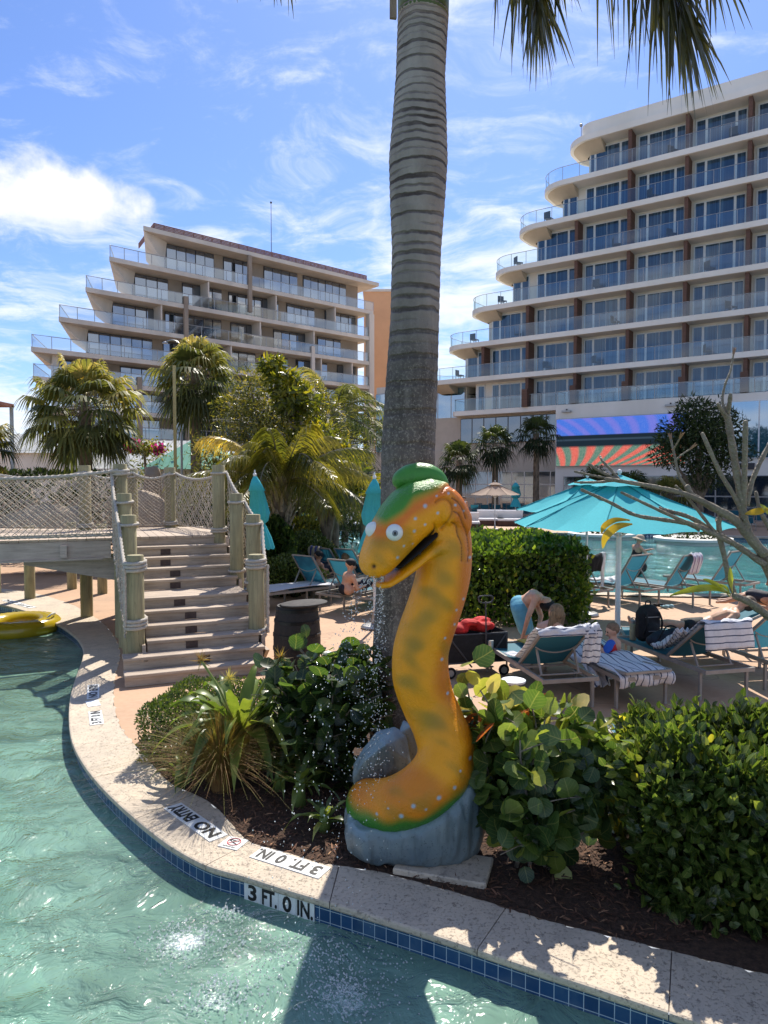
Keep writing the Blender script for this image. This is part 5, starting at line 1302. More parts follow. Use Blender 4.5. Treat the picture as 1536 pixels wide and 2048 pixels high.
# ---- sea grape shrubs: round leaves on woody stems
def sea_grape(label, base, stems, nleaf, tone_fn, seed):
    r = np.random.default_rng(seed); o = empty('sea_grape_shrub', (base[0], base[1], 0), 0, label, 'shrub', 'sea grape shrubs either side of the serpent')
    mb = MB(); P = []; A = []; N = []; S = []; b0 = Vector((base[0], base[1], 0))
    for tip, bow in stems:
        tip = Vector(tip) - b0; st = Vector((r.normal() * .07, r.normal() * .05, 0)); mid = st.lerp(tip, .5) + Vector(bow) + Vector((r.normal() * .05, r.normal() * .05, 0))
        pts = catmull([st, st.lerp(mid, .55) + Vector((r.normal() * .03, 0, .02)), mid, mid.lerp(tip, .6) + Vector((r.normal() * .04, r.normal() * .04, .02)), tip], 5)
        rad = np.linspace(.016, .005, len(pts)); mb.tube(pts, list(rad), 6)
        for _ in range(4):
            q = pts[int(r.uniform(.3, .9) * len(pts))]; e = q + Vector((r.normal() * .16, r.normal() * .12, r.uniform(-.02, .16))); sub = catmull([q, (q + e) / 2 + Vector((0, 0, .02)), e], 4); mb.tube(sub, list(np.linspace(.006, .003, len(sub))), 5, False)
            for k in range(int(nleaf * .12)):
                u = r.random(); p = q.lerp(e, u) + Vector(r.normal(size=3) * .035); P.append(tuple(p)); A.append(tuple(r.normal(size=3) + np.array((0, -.5, .25)))); N.append(tuple(r.normal(size=3) * .6 + np.array((0, -.55, .75)))); S.append(r.uniform(.09, .17))
        for k in range(int(nleaf * .52)):
            u = r.uniform(.25, 1.0) ** .8; i = min(len(pts) - 1, int(u * len(pts))); p = pts[i] + Vector(r.normal(size=3) * .06); P.append(tuple(p)); A.append(tuple(r.normal(size=3) + np.array((0, -.4, .3)))); N.append(tuple(r.normal(size=3) * .6 + np.array((0, -.5, .8)))); S.append(r.uniform(.09, .175))
    mb.build('stems', TWIG, o, True)
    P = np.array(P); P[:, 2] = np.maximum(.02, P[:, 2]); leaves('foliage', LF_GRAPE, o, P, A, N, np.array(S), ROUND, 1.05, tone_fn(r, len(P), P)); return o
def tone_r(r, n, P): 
    t_ = r.beta(1.6, 1.7, n) * .9; hi = (P[:, 2] > .85); t_[hi] += r.random(hi.sum()) * .33; return np.clip(t_, 0, .99)  # upper leaves shifted to paler tones: sunlight on the top put into leaf colour
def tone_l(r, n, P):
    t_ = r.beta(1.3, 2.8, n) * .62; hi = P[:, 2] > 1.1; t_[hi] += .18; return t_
sts = []
for (px_, py_, y_) in ((930, 1350, 5.1), (960, 1380, 4.9), (1010, 1375, 5.1), (1060, 1400, 5.0), (1100, 1420, 4.9), (1150, 1440, 4.8), (1195, 1450, 4.8), (1215, 1500, 4.75), (1190, 1560, 4.6), (985, 1450, 4.75), (1040, 1480, 4.6), (1120, 1500, 4.55), (960, 1560, 4.7), (1020, 1620, 4.45), (1080, 1560, 4.45), (1150, 1620, 4.5), (970, 1500, 5.1), (1000, 1560, 4.9), (1060, 1660, 4.5), (1120, 1400, 5.15), (935, 1420, 5.2), (1225, 1600, 4.75), (1060, 1520, 4.9), (1160, 1500, 5.1), (1000, 1680, 4.6), (1205, 1470, 5.0), (1090, 1440, 4.7), (950, 1450, 5.0), (1040, 1410, 5.2)):
    sts.append((tuple(D(px_, py_, y_)), (rng.normal() * .05, -.03, .05)))
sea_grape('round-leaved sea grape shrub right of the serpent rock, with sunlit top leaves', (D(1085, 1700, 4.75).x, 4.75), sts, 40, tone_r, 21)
sts = []
for (px_, py_, y_) in ((560, 1310, 6.4), (600, 1300, 6.3), (640, 1290, 6.3), (690, 1310, 6.2), (740, 1300, 6.1), (775, 1330, 6.1), (560, 1370, 6.0), (610, 1360, 5.9), (660, 1350, 5.8), (720, 1350, 5.9), (760, 1390, 5.8), (580, 1430, 5.8), (640, 1420, 5.7), (700, 1420, 5.7), (750, 1450, 5.8), (600, 1480, 5.7), (660, 1500, 5.7), (790, 1400, 6.0), (540, 1450, 6.2), (700, 1480, 5.9), (620, 1540, 5.8), (590, 1330, 6.2), (670, 1320, 6.1), (760, 1320, 6.2), (730, 1400, 6.1), (650, 1380, 6.2), (560, 1500, 6.2), (690, 1560, 5.9), (530, 1400, 6.3), (600, 1400, 6.2)):
    sts.append((tuple(D(px_, py_, y_)), (rng.normal() * .05, .03, .04)))
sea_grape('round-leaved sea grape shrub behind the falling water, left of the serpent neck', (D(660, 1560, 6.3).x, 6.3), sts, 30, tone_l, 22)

# ---- crinum lily
def strap(mb_V, mb_F, tones, base, d, L, w, rise, droop, tone, seg=12, fold=.25, wave=.0):
    d = Vector(d).normalized(); side = Vector((-d.y, d.x, 0)); b = len(mb_V)
    for k in range(seg + 1):
        s = k / seg; ww = w * (math.sin(PI * min(1, s * .92 + .12)) ** .6) * (1 - .25 * s)
        if k == seg: ww = .001
        p = Vector(base) + d * (L * (s - .12 * s * s)) + Vector((0, 0, rise * s - droop * s * s * s)) * L
        wv = wave * math.sin(s * 16) * w
        for q in (-1, 0, 1): mb_V.append(tuple(p + side * (q * ww / 2) + Vector((0, 0, (abs(q) * fold * ww) + q * wv))))
        tones += [tone] * 3
    for k in range(seg):
        for q in (0, 1): mb_F.append((b + 3 * k + q, b + 3 * k + q + 1, b + 3 * k + q + 4, b + 3 * k + q + 3))
def lily(base, n, L, label, m, w=.085, stalks=(), name='crinum_lily', z0=.25, cat='plant', seed=3, grp=None):
    r = np.random.default_rng(seed); o = empty(name, base, 0, label, cat, grp); V = []; Fc = []; tn = []
    for k in range(n):
        a = 2.4 * k + r.normal() * .2; u = k / n; rise = .30 + 1.1 * u ** 1.5; dr = .62 - .2 * u + r.uniform(-.1, .25)
        strap(V, Fc, tn, (0, 0, z0 + u * .05), (math.cos(a), math.sin(a), 0), L * r.uniform(.75, 1.1) * (1 - .45 * u * u), w * r.uniform(.8, 1.2), rise, dr, r.random(), wave=.12)
    meshobj('leaf_rosette', V, Fc, m, o, True, tn)
    mb = MB(); mb.tube([(0, 0, 0), (0, 0, z0 + .12)], [.05, .035], 10); mb.build('stem', mat('lily_stem', (.14, .20, .05), .5, .2, 9), o, True)
    for (tx, ty, tz, k, dry) in stalks:
        sk = MB(); pts = catmull([(0, 0, z0), (tx * .5, ty * .5, z0 + (tz - z0) * .6), (tx, ty, tz)], 6); sk.tube(pts, .011, 7); so_ = sk.build('flower_stalk', mat('lily_stalk', (.25, .30, .08), .5, .2, 9), o, True)
        P = [(tx, ty, tz)] * k; A = rdir(k) + np.array((0, 0, .55)); c = leafmat('lily_bloom%d' % int(dry), [(0, (.20, .10, .06)), (.5, (.26, .25, .08)), (1, (.14, .08, .05))] if dry else [(0, (.34, .40, .10)), (1, (.45, .44, .24))], .6, .35)
        leaves('umbel', c, so_, P, A, rdir(k), r.uniform(.05, .12, k), STRIP, .055)
    return o
lb = D(478, 1470, 6.25)
lily((lb.x, 6.25, 0), 38, .88, 'large strap-leaved lily with spidery flower heads in front of the stairs', LF_LILY, .125, ((-.33, .0, 1.02, 60, 1), (-.06, -.1, .88, 60, 0), (.36, .1, 1.02, 60, 1)), z0=.34, seed=5)
lily((D(560, 1560, 5.9).x, 5.9, 0), 13, .45, 'dark strap-leaved plant in the shade right of the dry grass', LF_BOX, .06, name='ti_plant', z0=.12, seed=8, grp='low dark plants in the bed')
lily((D(648, 1660, 5.15).x, 5.2, 0), 12, .34, 'low dark bromeliad-like plant left of the serpent coil', LF_BOX, .045, name='ti_plant', z0=.05, seed=9, grp='low dark plants in the bed')
lily((D(600, 1590, 5.6).x, 5.6, 0), 12, .4, 'dark leafy plant under the falling water', LF_BOX, .055, name='ti_plant', z0=.15, seed=10, grp='low dark plants in the bed')
lily((D(360, 1560, 6.0).x, 6.0, 0), 8, .3, 'small drooping leafy plant on the coping edge beside the dry grass', LF_LILY, .05, name='ti_plant', z0=.05, seed=12, grp='low dark plants in the bed')
# ---- fountain grass
def grass(base, n, label, spread=.42, h=.6, seed=4):
    r = np.random.default_rng(seed); V = []; Fc = []; tn = []
    o = empty('fountain_grass', base, 0, label, 'grass clump')
    for k in range(n):
        a = r.uniform(0, 2 * PI); sp = abs(r.normal()) * .55 * spread + .02; hh = h * r.uniform(.6, 1.12); p0 = Vector((math.cos(a) * r.random() * .09, math.sin(a) * r.random() * .09, 0)); w = r.uniform(.0015, .003); t_ = r.random(); b = len(V); d = Vector((math.cos(a), math.sin(a), 0)); s_ = Vector((-d.y, d.x, 0)); seg = 7
        for q in range(seg + 1):
            u = q / seg; p = p0 + d * (sp * u ** 2.0 * 1.4) + Vector((0, 0, hh * (u - .26 * u ** 3 * (sp / spread + .3)))); ww = w * (1 - u * .85); V += [tuple(p - s_ * ww), tuple(p + s_ * ww)]; tn += [t_ * (.45 + .55 * u)] * 2
        for q in range(seg): Fc.append((b + 2 * q, b + 2 * q + 1, b + 2 * q + 3, b + 2 * q + 2))
    g_ = meshobj('blades', V, Fc, LF_DRY, o, False, tn); return o
gb = G(440, 1585); grass((gb.x, gb.y + .05, 0), 3000, 'clump of dry tan fountain grass below the lily', .5, .74)

# ---- palms
def fan_frond(V, Fc, tn, base, d, petL, L, n, droop, r, tone, width=2.0):
    """palmate leaf: petiole then n segments radiating"""
    d = Vector(d).normalized(); hub = Vector(base) + d * petL; hub.z -= petL * .12
    side = d.cross(Vector((0, 0, 1))); side = side.normalized() if side.length > .05 else Vector((1, 0, 0)); nrm = side.cross(d).normalized()
    for k in range(n):
        a = (k / (n - 1) - .5) * 2 * width + r.normal() * .03; dirn = (d * math.cos(a) + side * math.sin(a)).normalized(); l = L * (1 - .22 * abs(a) / width) * r.uniform(.88, 1.08); perp = (side * math.cos(a) - d * math.sin(a)); b = len(V)
        seg = 4; w0 = L * .042
        for q in range(seg + 1):
            u = q / seg; p = hub + dirn * (l * u * (1 - .12 * u * droop)) + nrm * (-.05 * L * u) - Vector((0, 0, droop * l * max(0, u - .38) ** 1.8 * 1.25)); w = w0 * (.25 + 1.5 * u if u < .5 else 2.0 * (1 - u)) + .003
            V.append(tuple(p - perp * w)); V.append(tuple(p + perp * w)); tn += [tone + .1 * r.normal()] * 2
        for q in range(seg): Fc.append((b + 2 * q, b + 2 * q + 1, b + 2 * q + 3, b + 2 * q + 2))
def fan_palm(label, base, h, n, petL, L, m, tr=.16, seed=1, nseg=22, grp=None, lo=-.75, lean=(0, 0), name='fan_palm'):
    r = np.random.default_rng(seed); o = empty(name, (base[0], base[1], 0), 0, label, 'palm tree', grp)
    mb = MB(); pts = [(lean[0] * u, lean[1] * u, h * u) for u in np.linspace(0, 1, 26)]; mb.tube(pts, [tr * (1.12 - .25 * u) * (1 + .06 * (i % 2)) for i, u in enumerate(np.linspace(0, 1, 26))], 12); mb.build('trunk', BARK, o)
    V = []; Fc = []; tn = []; pm = MB(); top = Vector((lean[0], lean[1], h))
    for k in range(n):
        a = k * 2.39996 + r.normal() * .15; el = lo + (1.45 - lo) * (k / (n - 1)) ** .9; d = Vector((math.cos(a) * math.cos(el), math.sin(a) * math.cos(el), math.sin(el))); pl_ = petL * r.uniform(.75, 1.1); t_ = np.clip(.45 + .4 * math.sin(el) + .15 * r.normal(), 0, 1)
        fan_frond(V, Fc, tn, top, d, pl_, L * r.uniform(.85, 1.1), nseg, .85 + .4 * r.random(), r, t_)
        e = top + d * pl_; e.z -= pl_ * .12; pm.tube([top, (top + e) / 2 + Vector((0, 0, .03)), e], [.018, .013, .01], 4, False)
    meshobj('fronds', V, Fc, m, o, False, np.clip(tn, 0, 1)); pm.build('leaf_stalks', TWIG, o); return o
def feather(V, Fc, tn, base, d, L, droop, r, tone, nl=44, ll=.5, hang=.6, w=.018, rach=None, updroop=0):
    d = Vector(d).normalized(); hz = Vector((d.x, d.y, 0)); hz = hz.normalized() if hz.length > .05 else Vector((1, 0, 0)); side = Vector((-hz.y, hz.x, 0)); pts = []
    for k in range(15):
        u = k / 14; pts.append(Vector(base) + d * (L * u) + Vector((0, 0, -droop * L * u ** 2.2)))
    if rach is not None: rach.tube(pts, [max(.004, .022 * (1 - .8 * k / 14)) * (L / 2.2) for k in range(15)], 4, False)
    for k in range(nl):
        u = .16 + .84 * k / nl; x = u * 14; i = min(13, int(x)); p = pts[i].lerp(pts[i + 1], x - i); tg = (pts[i + 1] - pts[i]).normalized()
        for s in (-1, 1):
            l = ll * (math.sin(PI * min(1, u * .85 + .12)) ** .5) * r.uniform(.8, 1.1); dd = (side * s * (.75 + .1 * r.normal()) + tg * (.55 + .3 * u) + Vector((0, 0, .22 + .15 * r.normal()))).normalized(); b = len(V); sd = tg * .9 + Vector((0, 0, .15)); seg = 3
            for q in range(seg + 1):
                v = q / seg; pp = p + dd * (l * v) + Vector((0, 0, -hang * l * v * v)); ww = w * (1.0, 1.0, .75, .12)[q]; V.append(tuple(pp - sd * ww)); V.append(tuple(pp + sd * ww)); tn += [tone + .08 * r.normal() + .1 * v] * 2
            for q in range(seg): Fc.append((b + 2 * q, b + 2 * q + 1, b + 2 * q + 3, b + 2 * q + 2))
def feather_palm(label, base, h, fr, m, tr=.16, seed=1, ll=.5, hang=.7, nl=44, grp=None, name='feather_palm', boots=False, w=.018, lean=(0, 0)):
    r = np.random.default_rng(seed); o = empty(name, (base[0], base[1], 0), 0, label, 'palm tree', grp); top = Vector((lean[0], lean[1], h)); V = []; Fc = []; tn = []; ra = MB()
    mb = MB(); N_ = 24; pts = [(lean[0] * u, lean[1] * u, h * u) for u in np.linspace(0, 1, N_)]; mb.tube(pts, [tr * (1.1 - .2 * u) * (1 + .05 * (i % 2)) for i, u in enumerate(np.linspace(0, 1, N_))], 12); mb.build('trunk', BARK, o)
    if boots:
        bt = MB()
        for k in range(34):
            a = k * 2.4; z = h * (.30 + .70 * k / 34); d = Vector((math.cos(a), math.sin(a), 0)); rr = tr * (.9 + .55 * k / 34); p = d * rr * .75 + Vector((0, 0, z)); bt.tube([p, p + d * .06 + Vector((0, 0, .22)), p + d * (.16 + .1 * k / 34) + Vector((0, 0, .45))], [.055, .04, .02], 6)
        bt.build('leaf_bases', mat('palm_boots', (.34, .28, .21), .9, .3, 10, bump=.5), o)
    for a, el, L, dr in fr:
        d = (math.sin(a) * math.cos(el), math.cos(a) * math.cos(el), math.sin(el)); feather(V, Fc, tn, top, d, L, dr, r, np.clip(.4 + .25 * math.sin(el) + .15 * r.normal(), 0, 1), nl, ll, hang, w, ra)
    meshobj('fronds', V, Fc, m, o, False, np.clip(tn, 0, 1)); ra.build('rachis', TWIG, o); return o
g1 = D(172, 930, 22); fan_palm('broad fan palm with a full drooping crown left of the yellow pole', (g1.x, 22), 4.9, 52, 1.25, 1.1, LF_PALM, .19, 2, 24, grp='fan palms behind the bridge', lo=-.95)
g1 = D(392, 930, 27); fan_palm('taller slender fan palm just right of the yellow pole', (g1.x, 27), 6.6, 50, 1.1, 1.15, LF_PALM, .2, 3, 22, grp='fan palms behind the bridge', lo=-1.15)
def fr_(n, seed, L=(2.2, 2.9), el=(-.1, 1.2), dr=(.35, .6)):
    r = np.random.default_rng(seed); return [(k * 2.4 + r.normal() * .2, el[0] + (el[1] - el[0]) * (k / n) + r.normal() * .05, r.uniform(*L), r.uniform(*dr)) for k in range(n)]
fpx = D(562, 960, 17.5)
feather_palm('bushy feather palm with long arching fronds and rough trunk in the middle left', (fpx.x, 17.5), 2.45, fr_(34, 5, (2.5, 3.4), (.22, 1.38), (.38, .70)), LF_FEATH, .2, 5, .72, 1.05, 64, boots=True, w=.016)
feather_palm('green feather palm rising right of the leafy tree toward the tall palm trunk', (D(668, 900, 25).x, 25), 5.0, fr_(24, 6, (2.4, 3.2), (-.2, 1.3), (.4, .7)), LF_PALM, .16, 6, .65, .7, 46)
feather_palm('dark feather palm tucked behind the tall palm trunk', (D(735, 900, 28).x, 28), 4.2, fr_(22, 7, (2.4, 3.3), (-.2, 1.3), (.4, .7)), LF_DARK, .16, 7, .65, .7, 40)
fan_palm('small light green fan palm in front of the far loungers', (D(650, 1000, 24).x, 24), 1.9, 22, .6, .7, LF_YEL, .08, 9, 14, lo=-.6)
feather_palm('bright yellow-green palm beside the furled umbrella right of the feather palm', (D(725, 985, 21).x, 21), 2.0, fr_(16, 17, (1.3, 1.9), (0, 1.3), (.3, .5)), LF_YEL, .08, 17, .4, .4, 34)
# palms against the hotel
for k, (px_, h, lab) in enumerate(((918, 4.3, 'lowest dark fan palm against the beige hotel wall, left of three'), (990, 5.6, 'middle dark fan palm against the beige hotel wall'), (1072, 6.4, 'tallest dark fan palm against the hotel, next to the video screen'))):
    g1 = D(px_, 1000, 50 + k); fan_palm(lab, (g1.x, g1.y), h * .96, 32, 1.1, 1.25, LF_DARK, .22, 30 + k, 16, grp='fan palms in front of the hotel', lo=-1.1)
for k, (px_, h, s_) in enumerate(((1190, 2.3, 1.0), (1255, 2.0, 1.1), (1340, 1.8, 1.0))):
    g1 = D(px_, 1000, 43); fan_palm(('shorter dark palm right of the screen bottom, behind the blue umbrella', 'bushy dark palm behind the umbrella top', 'green palm at the far pool edge behind bare branches')[k], (g1.x, g1.y), h, 28, 1.0 * s_, 1.1 * s_, (LF_DARK, LF_DARK, LF_PALM)[k], .18, 40 + k, 14, grp='low palms by the hotel terrace', lo=-.9)
fan_palm('fan palm fronds entering at the far left edge', (D(-62, 900, 20).x, 20), 3.75, 26, .8, .9, LF_FEATH, .15, 77, 20, lo=-1.0)

# ---- broadleaf trees
def tree(label, base, h, blobs, n, size, m, name='leafy_tree', cat='tree', tr=.14, tpl=OVAL, wid=1.0, tone=None, grp=None, hang=.2):
    o = empty(name, (base[0], base[1], 0), 0, label, cat, grp); mb = MB(); P = []; D_ = []
    for (x, y, z, r) in blobs:
        c = Vector((x, y, z)); st = Vector((0, 0, h * .35)); mb.tube(catmull([(0, 0, 0), st, st.lerp(c, .5) + Vector((0, 0, .15)), c], 5), [tr * (1 - .85 * k / 15) for k in range(16)], 7, False)
        k = int(n * r * r / sum(b[3] ** 2 for b in blobs)); d = rdir(k); l = (1 + .22 * vnoise(d * 3, 2.5, int(x * 10) % 17) - .6 * rng.random(k) ** 2.2); P.append(np.array(tuple(c)) + d * l[:, None] * r * np.array((1.1, 1, .8))); D_.append(d)
    mb.build('trunk', BARK, o)
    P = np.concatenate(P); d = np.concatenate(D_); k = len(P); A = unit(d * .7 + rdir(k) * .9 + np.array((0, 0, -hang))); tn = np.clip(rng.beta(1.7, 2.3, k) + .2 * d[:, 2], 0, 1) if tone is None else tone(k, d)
    leaves('crown', m, o, P, A, unit(d + rdir(k) * .7), rng.uniform(.7, 1.3, k) * size, tpl, wid, tn); return o
tb = D(560, 900, 21.5)
bl_ = [(-1.6, 0, 3.4, 1.0), (-.9, .2, 4.4, 1.0), (-.2, -.2, 5.0, 1.0), (.7, 0, 5.1, .8), (1.1, -.2, 4.4, .9), (.2, -.5, 3.9, 1.1), (1.75, -.3, 3.5, .8), (-1.4, .4, 4.9, .6), (-.9, 0, 5.6, .55), (0, 0, 2.8, 1.2), (-1.7, 0, 2.4, 1.0), (1.6, .3, 2.4, 1.1)]
tree('dense dark green tree with yellow-tipped leaves above the feather palm', (tb.x, 21.5), 3, bl_, 15000, .19, LF_FEATH, wid=.34, hang=0)
tree('bright yellow-green fishtail foliage clump right of the dense tree crown', (D(655, 860, 20).x, 20), 2.5, [(-.35, 0, 3.6, .75), (.25, 0, 3.1, .7), (.45, 0, 2.5, .5), (-.9, 0, 4.9, .55), (-1.6, .1, 5.9, .3), (-1.25, 0, 5.4, .4)], 4200, .22, LF_YEL, tpl=STRIP, wid=.30, hang=0)
tree('dark spreading tree covering the right end of the video screen', (D(1400, 950, 40).x, 40), 4, [(0, 0, 5.9, 1.5), (-1.0, 0, 5.2, 1.3), (1.0, 0, 5.6, 1.3), (-1.9, -.2, 4.2, .9), (1.5, 0, 4.3, 1.2), (0, 0, 4.2, 1.3), (-.4, 0, 6.7, .9), (.3, 0, 3.0, 1.0)], 7500, .30, LF_DARK, tr=.2, wid=.5, tone=lambda k, d: rng.beta(2, 1.6, k))
for k, (px_, y_, z_, r_, lab) in enumerate(((325, 33, 2.6, 1.6, 'olive green shrubbery right of the bougainvillea rocks'), (470, 30, 2.0, 1.9, 'tall green shrubbery below the slender fan palm'), (690, 31, 2.0, 1.7, 'dark shrubbery behind the yellow-green fan palm'), (560, 27, 1.8, 2.0, 'dark shrubbery behind the feather palm trunk'), (455, 22.5, 1.2, 1.2, 'dark shrubbery behind the right bridge posts'))):
    c = D(px_, 950, y_); tree(lab, (c.x, y_), 1.5, [(0, 0, z_, r_), (-r_ * .8, 0, z_ * .7, r_ * .8), (r_ * .8, .2, z_ * .75, r_ * .85), (0, -.3, .9, r_)], 2600, .28, (LF_PALM, LF_PALM, LF_DARK, LF_DARK, LF_DARK)[k], name='background_shrub', cat='shrub', grp='shrubbery behind the bridge and palms', wid=.45)
# long dark green hedge behind the bridge
box_hedge('clipped_hedge', 'long low dark clipped hedge behind the bridge netting at the far left', 'hedge', [(-16.5, 24), (-9.5, 24), (-9.5, 26), (-16.5, 26)], 2.95, 4200, .16, LF_DARK)
# far tree belt on the horizon (closes the view between the buildings)
for k, (x, y, h_) in enumerate(((-75, 120, 7), (-55, 130, 8), (-38, 125, 6), (-20, 118, 8), (-8, 110, 7), (2, 112, 8), (12, 112, 7), (-95, 110, 7))):
    tree('distant green tree %s' % ('far left beyond the small roofs', 'between the low roofs and the fan palm', 'behind the left fan palm', 'behind the slender fan palm', 'behind the dense tree', 'behind the tall palm trunk', 'between trunk and hotel', 'at the extreme left horizon')[k], (x, y), 3, [(0, 0, h_ * .6, h_ * .6), (-5, 0, h_ * .45, h_ * .5), (5, 0, h_ * .45, h_ * .5)], 1500, 1.0, LF_PALM, name='distant_tree', grp='distant trees')
# ================================================================== POOL FURNITURE
FRAME = mat('lounger_frame', (.30, .275, .245), .5, .1, 6)
def slingm(name, c):
    m, T, o = newmat(name); tc = T.n('ShaderNodeTexCoord').outputs['Object']
    w = T.n('ShaderNodeTexWave', {'bands_direction': 'X'}, Vector=tc, Scale=60.0).outputs[1]; w2 = T.n('ShaderNodeTexWave', {'bands_direction': 'Y'}, Vector=tc, Scale=60.0).outputs[1]
    cc = T.mix(T.math('MULTIPLY', w, w2), tuple(x * .7 for x in c), c); df = T.n('ShaderNodeBsdfPrincipled', None, Base_Color=cc, Roughness=.7); tr = T.n('ShaderNodeBsdfTranslucent', None, Color=T.mix(1.0, cc, (1.1, 1.1, 1.1), 'MULTIPLY'))
    mx = T.n('ShaderNodeMixShader', None, i0=.3); T.link(df.outputs[0], mx.inputs[1]); T.link(tr.outputs[0], mx.inputs[2]); T.link(mx.outputs[0], o.inputs[0]); return m
SLING = slingm('teal_sling', (.035, .21, .30))
def clothm(name, c, stripe=None, freq=60, thin=.75):
    m, T, o = newmat(name); at = T.n('ShaderNodeAttribute', {'attribute_name': 'arc'}).outputs['Fac']; tc = T.n('ShaderNodeTexCoord').outputs['Object']
    nz = T.noise(tc, 40, 3)
    cc = T.mix(T.maprange(nz, .3, .7), c, tuple(x * .88 for x in c))
    if stripe: cc = T.mix(T.maprange(T.math('SINE', T.math('MULTIPLY', at, freq)), thin, thin + .08), cc, stripe)
    p = T.n('ShaderNodeBsdfPrincipled', None, Base_Color=cc, Roughness=.9); tr = T.n('ShaderNodeBsdfTranslucent', None, Color=cc); mx = T.n('ShaderNodeMixShader', None, i0=.25)
    b = T.n('ShaderNodeBump', None, Strength=.3, Distance=.004, Height=T.noise(tc, 150, 3)); T.link(b.outputs[0], p.inputs['Normal'])
    T.link(p.outputs[0], mx.inputs[1]); T.link(tr.outputs[0], mx.inputs[2]); T.link(mx.outputs[0], o.inputs[0]); return m
TOWEL = clothm('striped_towel', (.78, .79, .82), (.06, .09, .16), 80, .82); TOWEL2 = clothm('striped_towel_wide', (.72, .72, .76), (.28, .20, .32), 75, .4); WHITE_T = clothm('white_towel', (.78, .78, .8))
def lounger(label, x, y, ang, back=50, group='teal sling sun loungers', detail=True):
    o = empty('sun_lounger', (x, y, 0), ang, label, 'sun lounger', group); L, Wd, h = 1.95, .66, .36; hw = Wd / 2; ca, sa = math.cos(R(back)), math.sin(R(back)); py = .78; bl = .80
    mb = MB()
    for s in (-1, 1): mb.box((s * (hw - .0), L / 2, h), (.03, L, .05))
    for yy in (.015, L - .015): mb.box((0, yy, h), (Wd - .034, .03, .046))
    mb.box((0, py, h - .03), (Wd - .034, .025, .025)); mb.build('frame', FRAME, o)
    for sx in (-1, 1):
        for yy in (.12, L - .12):
            mb = MB(); mb.box((sx * (hw - .004), yy, h / 2 - .014), (.032, .034, h - .028)); mb.build('leg', FRAME, o)
    # seat sling
    V = []; Fc = []; n = 8; k = 10
    for i in range(k + 1):
        for j in range(n + 1):
            u = j / n; V.append(((u - .5) * (Wd - .05), py + (L - .05 - py) * i / k, h + .018 - .02 * math.sin(PI * u)))
    for i in range(k):
        for j in range(n): Fc.append((i * (n + 1) + j, i * (n + 1) + j + 1, (i + 1) * (n + 1) + j + 1, (i + 1) * (n + 1) + j))
    meshobj('seat_sling', V, Fc, SLING, o, True)
    V = []
    def bp(u, s, off=0): # along backrest
        return ((u - .5) * (Wd - .07), py - s * bl * ca - off * sa, h + .02 + s * bl * sa - off * ca)
    for i in range(k + 1):
        for j in range(n + 1): V.append(bp(j / n, i / k, .02 * math.sin(PI * j / n)))
    meshobj('back_sling', V, Fc, SLING, o, True)
    mb = MB()
    for s in (-1, 1): mb.beam((s * (hw - .035), py, h + .02), (s * (hw - .035), py - bl * ca, h + .02 + bl * sa), .03, .035)
    mb.beam((-hw + .03, py - bl * ca, h + .02 + bl * sa), (hw - .03, py - bl * ca, h + .02 + bl * sa), .028, .028)
    bf = mb.build('back_frame', FRAME, o)
    if back > 12:
        mb = MB(); a_ = [bp(.04, .62, .03), bp(.2, .57, .06), bp(.5, .54, .08), bp(.8, .57, .06), bp(.96, .62, .03)]; mb.tube(catmull(a_, 4), .009, 6); 
        for u in (.1, .9): p_ = bp(u, .55, .03); mb.beam(p_, (p_[0], .28, h + .0), .022, .022)
        mb.tube([(-hw + .06, .28, h), (hw - .06, .28, h)], .01, 6); mb.build('back_support', FRAME, o)
    return o
def drape(name, label, cat, o, prof, u0, u1, m, stripes_across=True, wav=.012, seed=1, group=None, twist=0.0, n=16):
    """cloth along profile (y,z) in lounger-local coordinates, between x=u0..u1"""
    r = random.Random(seed); P = catmull([Vector((0, a, b)) for a, b in prof], 6); V = []; Fc = []; arc = []; L = 0
    for i, p in enumerate(P):
        if i: L += (p - P[i - 1]).length
        for j in range(n + 1):
            u = j / n; x = u0 + (u1 - u0) * u + twist * (i / len(P)) + .01 * math.sin(i * .7 + seed); fold = wav * math.sin(u * 13 + i * .35 + seed) + wav * .6 * math.sin(u * 29 - i * .5)
            tg = (P[min(i + 1, len(P) - 1)] - P[max(i - 1, 0)]).normalized(); nn_ = Vector((0, -tg.z, tg.y)); q = Vector((x, p.y, p.z)) + nn_ * fold; V.append(tuple(q)); arc.append(L if stripes_across else x)
    for i in range(len(P) - 1):
        for j in range(n): Fc.append((i * (n + 1) + j, i * (n + 1) + j + 1, (i + 1) * (n + 1) + j + 1, (i + 1) * (n + 1) + j))
    t_ = meshobj(name, V, Fc, m, None, True); t_.location = o.location; t_.rotation_euler = o.rotation_euler; tag(t_, label, cat, group)
    a = t_.data.attributes.new('arc', 'FLOAT', 'POINT'); a.data.foreach_set('value', arc)
    sd_ = t_.modifiers.new('thick', 'SOLIDIFY'); sd_.thickness = .008; return t_
A12 = R(12)
lA = lounger('sun lounger seen from behind with the blonde woman sitting on it', 2.12, 7.95, R(12), 39)
lE = lounger('lounger behind the towel-draped one, a sunbather stretched out on it', 5.45, 10.15, R(78), 28)
lB = lounger('flat sun lounger on which the small boy sits', 3.02, 8.05, R(15), 4)
lC = lounger('sun lounger holding the black backpack, its raised back hidden by a striped towel', 4.12, 8.35, R(14), 39)
lD = lounger('sun lounger cut off by the right edge of the photo beside the towel-draped one', 5.12, 8.75, R(10), 40)
drape('striped_towel', 'white striped towel over the raised lounger back behind the blonde woman', 'towel', lA, [(1.15, .42), (.88, .43), (.66, .55), (.42, .74), (.22, .905), (.14, .935), (.10, .91), (.085, .85)], -.36, .36, TOWEL, True, .012, 3)
